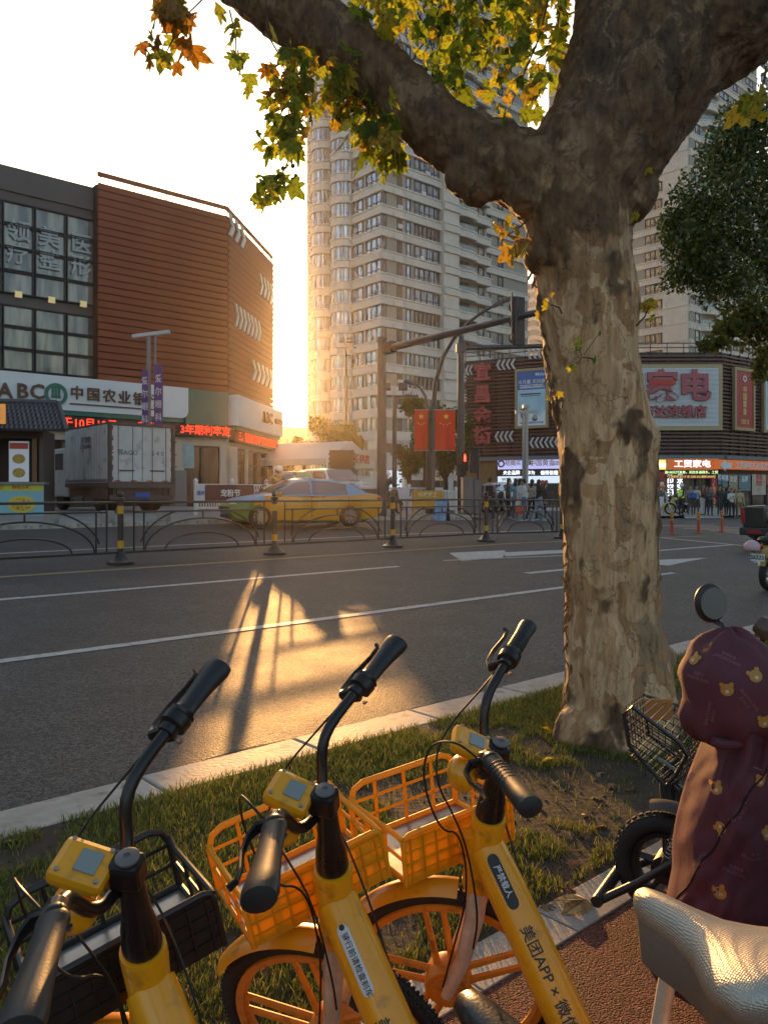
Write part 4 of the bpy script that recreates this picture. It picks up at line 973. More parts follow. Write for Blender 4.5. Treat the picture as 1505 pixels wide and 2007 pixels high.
def bannersign(px0, py0, px1, py1, m, label, txt_, tm, size, name='hanging_banner'):
    x0, z1 = Fb.t(px0, py0, .08); x1, z0 = Fb.t(px1, py1, .08); z1b = Fb.t(px1, py0, .08)[1]
    t = Fb.thing(name, label, 'banner')
    mb = MB(); mb.b2(x0, x1, -.08, -.06, z0, z1); part('cloth', mb, m, t)
    if txt_: text('lettering', txt_, size, tm, t, (x0 + x1) / 2, -.09, (z0 + z1) / 2, .003, .02)
    return t
bannersign(404, 950, 498, 984, mat('banner_plum', (.07, .02, .03), .5), 'dark plum banner with white characters on the white barrier', '宠粉节', pw, .26)
bannersign(386, 950, 402, 984, mat('notice_white', (.55, .57, .62), .5), 'small pale notice beside the plum banner', '通知', mat('print_blue', (.03, .08, .3), .5), .17)
bannersign(780, 955, 868, 977, mat('notice_white', (.55, .57, .62), .5), 'white clinic banner with dark characters on the barrier behind the flags', '康悦口腔', mat('print_dark', (.05, .05, .07), .5), .34)
bannersign(640, 958, 738, 975, mat('banner_plum', (.07, .02, .03), .5), 'long dark banner on the barrier behind the taxi roof', '', pw, .5)
# yellow works barrier and a-board
g_ = GD(838, 31.8); t = thing('works_barrier', 'low orange-yellow works barrier at the foot of the flag lamp post', 'barrier', g_, .1)
yb = mat('barrier_yellow', (.6, .28, .02), .5, var=.1, vscale=2)
mb = MB(); mb.b2(-.62, .62, -.04, .04, .28, 1.0); part('board', mb, yb, t)
mb = MB()
for x in (-.55, .55): mb.tube([(x, -.25, 0), (x, 0, 1.0), (x, .25, 0)], .025, 6)
part('frame', mb, yb, t)
text('lettering', '市政施工', .2, mat('print_white_y', (.7, .6, .4), .5), t, 0, -.05, .82, .003, .02)
g_ = GD(866, 30.5); t = thing('notice_board', 'folding blue notice board leaning beside the works barrier', 'sign', g_, -.5)
mb = MB(); mb.box((0, -.12, .42), (.5, .03, .85), R=Matrix.Rotation(-.22, 3, 'X')); part('front_panel', mb, mat('notice_blue', (.16, .32, .5), .5, var=.4, vscale=5), t)
mb = MB(); mb.box((0, .12, .42), (.5, .03, .85), R=Matrix.Rotation(.22, 3, 'X')); part('back_panel', mb, darkmetal, t)

# ------------------------------------------------------------ kiosk
kb = G(86, 1011); Fk = Frame(W(SD(kb.x, kb.y)[0] - 8, SD(kb.x, kb.y)[1]), (kb.x, kb.y)); kz = kb.z
Fk = Frame((kb.x - 6, kb.y - 1.2), (kb.x, kb.y)); kx = Fk.L
kio = Fk.thing('snack_kiosk', 'snack kiosk with grey tiled roof and a pale blue counter', 'kiosk')
mb = MB(); mb.b2(0, kx, 0, .06, kz - .1, kz + .95); part('counter_front', mb, mat('counter_blue', (.22, .42, .5), .5, var=.08, vscale=2), kio)
mb = MB(); mb.b2(0, kx + .06, -.12, .5, kz + .95, kz + 1.02); part('counter_top', mb, mat('counter_grey', (.2, .19, .18), .5), kio)
mb = MB(); mb.b2(0, kx, -.006, 0, kz + .75, kz + .945); part('counter_stripe', mb, mat('stripe_yellow', (.55, .5, .05), .5), kio)
text('lettering', '汉味美食      特色小吃', .13, redprint, kio, kx - 1.0, -.012, kz + .85, .002, .02)
for dx, c in ((1.62, (.45, .08, .1)), (.62, (.55, .35, .04)), (2.6, (.55, .35, .04))):
    mb = MB(); mb.lathe([(0, 0), (.36, 0), (.36, .01)], 20, Matrix.Translation((kx - dx, -.004, kz + .35)) @ Matrix.Rotation(PI / 2, 4, 'X') @ Matrix.Diagonal((1.1, .72, 1, 1)), mi=0)
    mb.lathe([(0, 0), (.26, 0), (.26, .01)], 20, Matrix.Translation((kx - dx, -.016, kz + .35)) @ Matrix.Rotation(PI / 2, 4, 'X') @ Matrix.Diagonal((1.1, .72, 1, 1)), mi=1)
    part('printed_dish', mb, [mat('dish_yellow', (.6, .45, .05), .5), mat('dish_red%d' % int(dx * 10), c, .5, var=.6, vscale=14)], kio)
wood = mat('kiosk_wood', (.16, .065, .02), .55, var=.25, vscale=3, stretch=(8, 8, .6)); wood_dk = mat('kiosk_dark_wood', (.03, .018, .012), .6)
mb = MB(); mb.b2(0, kx - .1, 1.6, 1.7, kz, kz + 2.6); part('back_wall', mb, wood_dk, kio)
for x in (kx - .35, kx - 1.5, kx - 3.6):
    mb = MB(); mb.b2(x, x + .14, .1, .24, kz + 1.0, kz + 2.65); part('post', mb, wood, kio)
mb = MB(); mb.b2(0, kx - .1, .05, .3, kz + 2.35, kz + 2.65); part('beam', mb, wood_dk, kio)
mb = MB(); mb.b2(kx - .14, kx - .02, .1, 1.7, kz, kz + 2.6); part('side_wall', mb, mat('kiosk_side', (.07, .055, .045), .6), kio)
# tiled roof: curved pan tiles as objects
roof_m = mat('roof_tile_grey', (.085, .08, .085), .6, var=.3, vscale=5)
za_, zb__ = kz + 2.55, kz + 3.5; slope = math.atan2(zb__ - za_, 1.7); 
mb = MB(); mb.add([(0, -.55, za_ - .03), (kx + .75, -.55, za_ - .03), (kx + .2, 1.15, zb__ - .03), (0, 1.15, zb__ - .03)], [(0, 1, 2, 3)]); mb.add([(kx + .75, -.55, za_ - .04), (kx + .2, 1.15, zb__ - .04), (kx + .2, 1.9, za_ + .3)], [(0, 1, 2)]); rf = part('roof', mb, roof_m, kio)
mb = MB(); pts = [(.06 * math.cos(a), 0, .055 * math.sin(a)) for a in np.linspace(0, PI, 6)]
mb.sheet([[(p[0], 0, p[2]) for p in pts], [(p[0] * .85, .30, p[2] * .85) for p in pts]]); tme = mb.mesh('tile', roof_m, smooth=True)
nrow = 7; cnt = 0
for r_ in range(nrow):
    u_ = r_ / nrow; y = -.57 + 1.7 * u_; z = za_ + (zb__ - za_) * u_
    xe = kx + .75 - .55 * u_
    for c in range(26):
        x = xe - .06 - c * .135
        if x < kx - 3: break
        if cnt < 290: link('tile', tme, rf, (x, y, z), (slope, 0, 0)); cnt += 1
mb = MB(); mb.tube([(0, 1.12, zb__ + .06), (kx + .15, 1.12, zb__ + .06)], .09, 8); mb.tube([(kx + .78, -.6, za_ + .03), (kx + .2, 1.12, zb__ + .06)], .07, 8); part('ridge', mb, roof_m, kio)
mb = MB(); mb.b2(kx - 3.2, kx - .93, -.62, -.52, kz + 2.72, kz + 3.3); o = part('name_board', mb, mat('name_board_orange', (.5, .2, .03), .5, emit=(1, .4, .08), estr=.15), kio)
text('lettering', '小吃', .4, mat('cream_print', (.7, .6, .4), .5), o, kx - 1.25, -.64, kz + 3.0, .004, .02, .6)
mb = MB(); mb.b2(kx - .98, kx - .42, .02, .06, kz + 1.03, kz + 2.25); o = part('menu_board', mb, mat('menu_white', (.62, .62, .66), .4, emit=(.9, .9, 1), estr=.03), kio)
mb = MB(); mb.b2(kx - .96, kx - .44, .01, .02, kz + 2.02, kz + 2.2); part('menu_header', mb, redprint, kio)
for k in range(2):
    mb = MB(); mb.lathe([(0, 0), (.18, 0), (.18, .012)], 18, Matrix.Translation((kx - .70, .018, kz + 1.72 - k * .42)) @ Matrix.Rotation(PI / 2, 4, 'X') @ Matrix.Diagonal((1, .8, 1, 1)))
    part('printed_bowl', mb, mat('bowl_print', (.5, .28, .05), .5, var=.5, vscale=20), kio)
lat = MB(); x0 = kx - 3.4; x1 = kx - 1.55
for i in range(7): lat.b2(x0 + i * (x1 - x0) / 6, x0 + i * (x1 - x0) / 6 + .025, .14, .17, kz + 1.1, kz + 2.3)
for j in range(7): lat.b2(x0, x1, .145, .165, kz + 1.1 + j * .19, kz + 1.125 + j * .19)
part('lattice', lat, mat('lattice_pale', (.28, .25, .27), .6), kio)
for i, (px, py) in enumerate(((101, 1019), (211, 1020), (321, 1017))):
    g_ = G(px, py + 9); mb = MB(); mb.prism([(-.16, 0), (.16, 0), (.14, .33), (-.14, .33)], -.16, .16)
    o = link('stone_block', mb.mesh('stone_block', granite, bevel=.02), None, g_, (0, 0, .8)); tag(o, 'squat stone bollard block, ' + ('nearest the kiosk', 'behind the banded railing post', 'right of the truck')[i], 'bollard', 'stone bollard blocks')
# far right bollards, orange with yellow bands
bo = mat('bollard_orange', (.5, .06, .02), .5); 
for i, (px, py, lb) in enumerate(((1316, 1047, 'leftmost of the three orange flexible bollards, next to the trunk'), (1368, 1045, 'middle one of the three orange flexible bollards'), (1414, 1043, 'rightmost of the three orange flexible bollards, near the pickup'))):
    g_ = G(px, py); h = 43 * g_.y / FP; t = thing('flexible_bollard', lb, 'bollard', g_, 0, 'orange flexible bollards')
    mb = MB(); mb.lathe([(.13, 0), (.13, .03), (.055, .05), (.05, h), (.0, h + .01)], 12); part('tube', mb, bo, t, smooth=True)
    for k in (.62, .78, .9): mb = MB(); mb.lathe([(.056, h * k), (.056, h * k + .06)], 12, caps=False); part('band', mb, yellowb, t)
# ------------------------------------------------------------ vehicles
tyre_m = mat('tyre', (.018, .017, .016), .8, var=.2, vscale=20, bump=.3, bscale=80); rim_m = mat('alloy', (.4, .38, .36), .3, .8); carglass = glassmat('car_glass', (.03, .03, .032), .05)
arch_m = mat('arch_black', (.008, .008, .008), .9); lamp_red = mat('tail_lamp', (.35, .02, .015), .25); lamp_clear = mat('head_lamp', (.6, .6, .6), .12, spec=.9); chrome = mat('chrome', (.6, .6, .6), .12, 1)
bumper_blk = mat('black_plastic', (.03, .03, .03), .55)
def wheel(parent, x, y, r, w=.2, spokes=10, sgn=1):
    o = link('wheel', None, parent, (x, y, r)) if False else None
    T = Matrix.Rotation(PI / 2, 4, 'X')
    mb = MB(); mb.lathe([(r * .64, -w / 2), (r * .94, -w / 2), (r, -w / 4), (r, w / 4), (r * .94, w / 2), (r * .64, w / 2)], 24, T, caps=False)
    wo = part('wheel', mb, tyre_m, parent, smooth=True, loc=(x, y, r))
    mb = MB(); mb.lathe([(r * .6, -w * .3), (r * .66, -w * .48), (r * .66, w * .48), (r * .6, w * .3)], 24, T, caps=False); mb.lathe([(.01, -sgn * w * .2), (r * .64, -sgn * w * .1)], 24, T, caps=False, mi=1)
    for k in range(spokes):
        a = 2 * PI * k / spokes; mb.tube([(0, -sgn * w * .42, 0), (r * .64 * math.cos(a), -sgn * w * .40, r * .64 * math.sin(a))], [.035 * r / .3, .028 * r / .3], 5, mi=0)
    mb.lathe([(r * .14, -.01), (r * .14, .01)], 10, Matrix.Translation((0, -sgn * w * .43, 0)) @ T)
    part('rim', mb, [rim_m, arch_m], wo); return wo
def loft_body(st, mirror=True):
    """st: list of (x, [(y,z)...]) half sections, outer side at +y; mirrored"""
    mb = MB(); rows = []
    for x, sec in st:
        rows.append([(x, y, z) for y, z in sec] + [(x, -y, z) for y, z in sec[::-1]])
    mb.sheet(rows); mb.add(rows[0], [tuple(range(len(rows[0])))]); mb.add(rows[-1], [tuple(range(len(rows[-1])))[::-1]])
    return mb
def car(name, label, cat, loc, rz, L=4.6, Wd=1.78, H=1.47, kind='sedan', mats=None, paintf=None, group=None, seg=None):
    """local x forward (front at +L/2), z up"""
    t = thing(name, label, cat, loc, rz, group); h = Wd / 2; fx = L / 2
    wb = L * .585; wr = .33 if kind != 'suv' else .37; xf, xr = fx - L * .19, fx - L * .19 - wb
    if kind == 'sedan': key = [(fx, .50, .62, .62), (fx - .06, .3, .70, .72), (fx - .35, .2, .80, .86), (fx - .9, .18, .84, .95), (fx - 1.25, .18, .86, .99), (0, .18, .88, .92), (-fx + 1.0, .18, .88, .98), (-fx + .45, .2, .87, 1.02), (-fx + .1, .3, .80, .97), (-fx, .42, .74, .9)]
    else: key = [(fx, .5, .7, .75), (fx - .06, .34, .8, .9), (fx - .35, .26, .9, 1.0), (fx - .9, .24, .95, 1.08), (fx - 1.2, .24, .97, 1.1), (0, .24, .98, 1.05), (-fx + .6, .26, .98, 1.08), (-fx + .1, .34, .95, 1.05), (-fx, .45, .9, 1.0)]
    rows = []
    xs = sorted(set(np.linspace(-fx, fx, 34)) | {xf + d for d in (-.38, -.2, 0, .2, .38)} | {xr + d for d in (-.38, -.2, 0, .2, .38)}, reverse=True)
    kx_ = [k[0] for k in key][::-1]
    for x in xs:
        zb, zw, zt = (float(np.interp(x, kx_, [k[i] for k in key][::-1])) for i in (1, 2, 3))
        e = max(0, (abs(x) - fx * .72) / (fx * .28)); hw = h * (1 - .13 * e ** 2)
        za = zb
        for xc in (xf, xr):
            if abs(x - xc) < wr * 1.14: za = max(za, wr + math.sqrt((wr * 1.14) ** 2 - (x - xc) ** 2))
        za = min(za, zw - .05)
        rows.append((x, [(0, zb), (hw * .82, zb), (hw * .95, za if za > zb else zb + .05), (hw, (za + zw) / 2 + .02), (hw * .99, zw), (hw * .955, zt - .02), (hw * .85, zt + .015), (0, zt + .04)]))
    mb = loft_body(rows); 
    if paintf:
        for i, f in enumerate(mb.f):
            c = sum((Vector(mb.v[k]) for k in f), Vector()) / len(f); mb.m[i] = paintf(c)
    body = part('body', mb, mats, t, smooth=True)
    # greenhouse
    zb = 0.97 if kind == 'sedan' else 1.06
    if kind == 'sedan': cab = [(fx - 1.2, zb, .0), (fx - 1.55, zb + .2, .62), (fx - 2.0, H - .05, .9), (fx - 2.5, H, 1), (fx - 3.1, H - .03, .97), (-fx + 1.05, H - .14, .8), (-fx + .45, zb + .03, .1)]
    elif kind == 'suv': cab = [(fx - 1.05, zb, 0), (fx - 1.5, H - .22, .7), (fx - 1.8, H - .04, .9), (fx - 2.4, H, 1), (-fx + .8, H - .02, 1), (-fx + .35, H - .1, .9), (-fx + .06, zb, .1)]
    else: cab = [(fx - 1.3, zb, 0), (fx - 1.7, H - .2, .7), (fx - 2.0, H - .03, .95), (fx - 2.9, H, 1), (fx - 3.35, H - .06, .95), (fx - 3.5, zb, .2)]
    rows = []; ck = [c[0] for c in cab][::-1]
    for x in np.linspace(cab[0][0], cab[-1][0], 22):
        z = float(np.interp(x, ck, [c[1] for c in cab][::-1])); hw = h * .93; rf = max(.0, (z - zb) / (H - zb)); wt = hw - (hw - h * .68) * rf
        rows.append((x, [(hw, zb - .03), (hw - (hw - h * .68) * rf * .96, zb + (z - zb) * .93), (wt - .06, z), (0, z + .02)]))
    mb = loft_body(rows)
    if paintf:
        for i, f in enumerate(mb.f):
            c = sum((Vector(mb.v[k]) for k in f), Vector()) / len(f); mb.m[i] = paintf(c)
    part('cabin', mb, mats, t, smooth=True)
    # glazing: side windows, windscreen, rear screen laid just proud of the cabin
    def side(u, v, sgn):     # u along x, v 0..1 up, on the sloping side
        z = float(np.interp(u, ck, [c[1] for c in cab][::-1])); hw = h * .93; rf = (z - zb) / (H - zb)
        y = hw - (hw - h * .68) * rf * .96 * v; return (u, sgn * (y + .008), zb + (z - zb) * .93 * v)
    x0, x1 = cab[1][0] + .12, cab[-2][0] + .1
    ndiv = [(x0, x0 - (x0 - x1) * .46), (x0 - (x0 - x1) * .49, x1 if kind != 'suv' else x1 + .5)] + ([(x1 + .45, x1 + .02)] if kind == 'suv' else [])
    for sgn in (1, -1):
        for a, b in ndiv:
            mb = MB(); mb.sheet([[side(a + (b - a) * i / 6, v, sgn) for i in range(7)] for v in (.06, .5, .9)]); part('side_window', mb, carglass, t)
        mb = MB(); mb.box((x0 + .02, sgn * (h + .09), zb + .02), (.14, .2, .13)); part('mirror', mb, mats[0] if isinstance(mats, list) else mats, t, bevel=.03)
        for a, b in ndiv[:2]: mb = MB(); mb.box(((a + b) / 2 - .3, sgn * (h + .005), zb - .14), (.2, .03, .03)); part('door_handle', mb, mats[-1] if isinstance(mats, list) else mats, t, bevel=.008)
        for a, b in ndiv[:2]: 
            mb = MB(); mb.b2(b - .02, b - .008, sgn * (h + .002) - .003, sgn * (h + .002) + .003, .3, zb - .05); part('door_seam', mb, arch_m, t)
    def screen(c0, c1, nm, off):
        (xa, za, _), (xb2, zb2_, _) = c0, c1; mb = MB(); rows = []
        for q in (.12, .9):
            x = xa + (xb2 - xa) * q; z = za + (zb2_ - za) * q; rf = (z - zb) / (H - zb); w = (h * .93 - (h * .25) * rf) * .88
            rows.append([(x + off[0], -w, z + off[1]), (x + off[0] * 1.3, 0, z + .012 + off[1]), (x + off[0], w, z + off[1])])
        mb.sheet(rows); part(nm, mb, carglass, t)
    screen(cab[0], cab[2], 'windscreen', (.03, .035) if kind == 'sedan' else (.02, .07)); screen(cab[-1], cab[-2], 'rear_screen', (-.03, .02))
    for sgn in (1, -1):
        for xw in (xf, xr): wheel(t, xw, sgn * (h - .13), wr, .2, 10, -sgn)
        mb = MB(); mb.ell((fx - .22, sgn * h * .72, .72 if kind == 'sedan' else .86), (.2, .2, .07), 10, 6); part('headlight', mb, lamp_clear, t, smooth=True)
        mb = MB(); mb.ell((-fx + .12, sgn * h * .76, .86 if kind == 'sedan' else .98), (.12, .17, .08), 10, 6); part('tail_light', mb, lamp_red, t, smooth=True)
    mb = MB(); mb.b2(-fx + .5, fx - .4, -h * .8, h * .8, .14, .4); part('underbody', mb, arch_m, t)
    mb = MB(); mb.b2(fx - .03, fx + .01, -.24, .24, .42, .53); part('number_plate', mb, mat('plate_blue', (.05, .1, .4), .4), t)
    mb = MB(); mb.b2(fx - .06, fx - .0, -h * .6, h * .6, .56, .62); mb.b2(fx - .1, fx - .01, -h * .62, h * .62, .3, .4); part('grille', mb, bumper_blk, t)
    return t
ty, tb, tg = mat('taxi_yellow', (.62, .26, .01), .3, coat=.4, var=.04, vscale=1), mat('taxi_blue', (.2, .36, .52), .3, coat=.4), mat('taxi_green', (.07, .19, .025), .3, coat=.4)
def taxip(c):
    if c.z > .93 + (c.x < 0) * .01: return 1
    if c.x > 1.35 and c.z > .80: return 1
    w = .30 + .07 * math.sin(c.x * 1.7 + 1.6)
    if c.x > 1.45: w = .42 + (c.x - 1.45) * 1.3
    return 2 if c.z < w else 0
tl, tr_ = G(540, 1040), G(700, 1034); 
pz = GD(590, 24.3); s_, D_ = SD(pz.x, pz.y)
taxi = car('taxi', 'yellow, blue and green taxi driving past behind the median railing', 'taxi', (pz.x, pz.y, terr(s_, D_) + .01), rzu + PI - .32, 4.75, 1.8, 1.48, 'sedan', [ty, tb, tg], taxip)
mb = MB(); mb.T = Matrix.Translation((-.1, 0, 1.5)); mb.prism([(-.16, 0), (.16, 0), (.10, .19), (-.10, .19)], -.42, .42, T=Matrix.Rotation(0, 4, 'Z')); part('roof_sign', mb, mat('taxi_sign', (.5, .5, .32), .4), taxi, bevel=.02)
text('lettering', '出租汽车', .13, mat('print_green', (.04, .2, .08), .5), taxi, -.1, -.45, 1.6, .003, .02)
wp = mat('car_white', (.7, .69, .68), .25, coat=.5); sp = mat('car_silver', (.38, .37, .37), .3, .6); bkp = mat('car_black', (.012, .012, .013), .28, coat=.5)
g_ = GD(650, 33.5); car('parked_car', 'white SUV parked facing the street in front of the market tent', 'car', g_, -1.0, 4.6, 1.85, 1.72, 'suv', wp)
g_ = GD(576, 34.5); car('parked_car', 'silver car parked behind the taxi, left of the white SUV', 'car', g_, -1.3, 4.5, 1.8, 1.62, 'suv', sp)
g_ = GD(992, 41); car('parked_car', 'white sedan standing behind the waiting pedestrians', 'car', g_, rzu, 4.5, 1.8, 1.45, 'sedan', wp)
# pickup at the right edge
pk0 = GD(1553, 20.6); t = car('pickup_truck', 'black pickup seen from behind at the right edge of the road', 'pickup truck', (pk0.x + 1.3, pk0.y + 1.7, pk0.z), rzu + .12, 5.2, 1.95, 1.78, 'pickup', bkp)
mb = MB(); mb.b2(-2.62, -2.5, -.93, .93, .62, 1.16); part('tailgate', mb, bkp, t, bevel=.02)
mb = MB(); mb.b2(-2.55, -.75, .85, .93, .9, 1.18); mb.b2(-2.55, -.75, -.93, -.85, .9, 1.18); part('cargo_side', mb, bkp, t, bevel=.015)
for s_g in (1, -1): mb = MB(); mb.b2(-2.64, -2.46, s_g * .94 - .07, s_g * .94 + .03, .72, 1.14); part('tail_light', mb, lamp_red, t, bevel=.02)
mb = MB(); mb.b2(-2.85, -2.55, -.95, .95, .42, .62); part('bumper', mb, bumper_blk, t, bevel=.03)
for s_g in (-1, 1): mb = MB(); mb.b2(-2.87, -2.84, s_g * .575 - .175, s_g * .575 + .175, .47, .56); part('reflector', mb, lamp_red, t)

# box truck, backed towards the road
tx0 = P(213, 0, 25.6); tgz = .88
Ft = Frame((tx0.x, tx0.y), (tx0.x + UX * 2.3, tx0.y + UY * 2.3))
trk = Ft.thing('box_truck', 'dirty white box truck with its rear doors facing the road', 'truck')
tw_, tL, z0, z1 = 2.3, 3.9, 1.83, 3.82
tbox = mat('truck_box_white', (.58, .55, .52), .45, var=.12, vscale=1.2, dirt=((.25, .2, .17), 2.2)); tfr = mat('truck_frame_grime', (.1, .075, .065), .7, var=.3, vscale=3)
mb = MB(); mb.b2(0, tw_, .04, tL, z0, z1); part('cargo_box', mb, tbox, trk)
mb = MB()
for x in (0, tw_ - .09): mb.b2(x - .01, x + .1, -.05, .04, z0 - .12, z1 + .03)
mb.b2(0, tw_, -.05, .04, z1 - .08, z1 + .03); mb.b2(0, tw_, -.06, .04, z0 - .14, z0 + .06); mb.b2(-.012, 0.02, .0, tL, z0 - .1, z0 + .04); mb.b2(-.012, .02, .0, tL, z1 - .05, z1 + .02)
part('box_frame', mb, tfr, trk)
for k, x in enumerate((.11, tw_ / 2 + .01)):
    mb = MB(); mb.b2(x, x + tw_ / 2 - .13, -.02, .03, z0 + .07, z1 - .09); dr = part('rear_door', mb, tbox, trk, bevel=.01)
    text('lettering', '鄂AGO' if k == 0 else '5 4 0', .22, mat('truck_print', (.05, .09, .12), .6), dr, x + tw_ / 4 - .05, -.026, z0 + 1.02, .002, .0)
    mb = MB()
    for q in (.32, .8): xx = x + (tw_ / 2 - .13) * (q if k else 1 - q) ; mb.tube([(xx, -.045, z0 + .05), (xx, -.045, z1 - .1)], .011, 6)
    mb.b2(x + .25, x + .75, -.06, -.03, z0 + .42, z0 + .46); part('lock_bar', mb, tfr, trk)
    mb = MB()
    for q in range(5): xe = .02 if k == 0 else tw_ - .06; mb.b2(xe - .02, xe + .12, -.075, -.05, z0 + .15 + q * .42, z0 + .19 + q * .42)
    part('hinge', mb, tfr, trk)
rt = mat('reflective_tape', (.45, .08, .04), .4)
mb = MB()
for q in range(6): mb.b2(.115, .15, -.03, -.02, z0 + .1 + q * .33, z0 + .24 + q * .33); mb.b2(tw_ - .15, tw_ - .115, -.03, -.02, z0 + .1 + q * .33, z0 + .24 + q * .33)
for q in range(4): mb.b2(.2 + q * .55, .4 + q * .55, -.03, -.02, z0 + .08, z0 + .12)
part('reflective_tape', mb, rt, trk)
mb = MB()
for i in range(16): mb.b2(-.014, 0, .1 + i * .24, .13 + i * .24, z0 + .05, z1 - .06)
part('side_ribs', mb, tbox, trk)
vs, fs = text_geo('东风物流\n0710-3456', .22, .02, .002); mb = MB(); mb.add([(-.02, 1.9 - v.x, z1 - .6 + v.y) for v in vs], fs); part('side_lettering', mb, mat('print_slate', (.15, .15, .22), .6), trk)
mb = MB(); mb.b2(-.016, -.002, .1, tL - .1, z0 + .06, z0 + .16); part('side_stripe', mb, mat('print_slate', (.15, .15, .22), .6), trk)
mb = MB(); mb.b2(.2, tw_ - .2, .1, tL + 1.5, z0 - .4, z0 - .14); mb.b2(.05, tw_ - .05, .0, .15, tgz + .42, tgz + .58); mb.b2(.3, .4, 0, .1, tgz + .4, z0 - .1); mb.b2(tw_ - .4, tw_ - .3, 0, .1, tgz + .4, z0 - .1); mb.b2(.05, .1, .3, 1.6, tgz + .45, tgz + .85); part('chassis', mb, tfr, trk)
mb = MB(); mb.b2(tw_ / 2 - .25, tw_ / 2 + .25, -.03, 0, tgz + .5, tgz + .66); part('number_plate', mb, mat('plate_blue', (.05, .1, .4), .4), trk)
for x in (.22, .5, tw_ - .5, tw_ - .22):
    mb = MB(); T = Matrix.Rotation(PI / 2, 4, 'Y'); mb.lathe([(.22, -.12), (.38, -.12), (.42, -.06), (.42, .06), (.38, .12), (.22, .12)], 20, T); o = part('wheel', mb, tyre_m, trk, smooth=True, loc=(x, 1.1, tgz + .42))
for x in (.25, tw_ - .25):
    mb = MB(); mb.lathe([(.22, -.12), (.38, -.12), (.42, -.06), (.42, .06), (.38, .12), (.22, .12)], 20, T); o = part('wheel', mb, tyre_m, trk, smooth=True, loc=(x, tL + .9, tgz + .42))
mb = MB(); mb.b2(.1, tw_ - .1, tL + .1, tL + 1.7, tgz + .5, tgz + 2.3); part('cab', mb, tbox, trk, bevel=.08)
mb = MB(); mb.b2(.08, .1, tL + .5, tL + 1.3, tgz + 1.5, tgz + 2.1); part('cab_window', mb, carglass, trk)

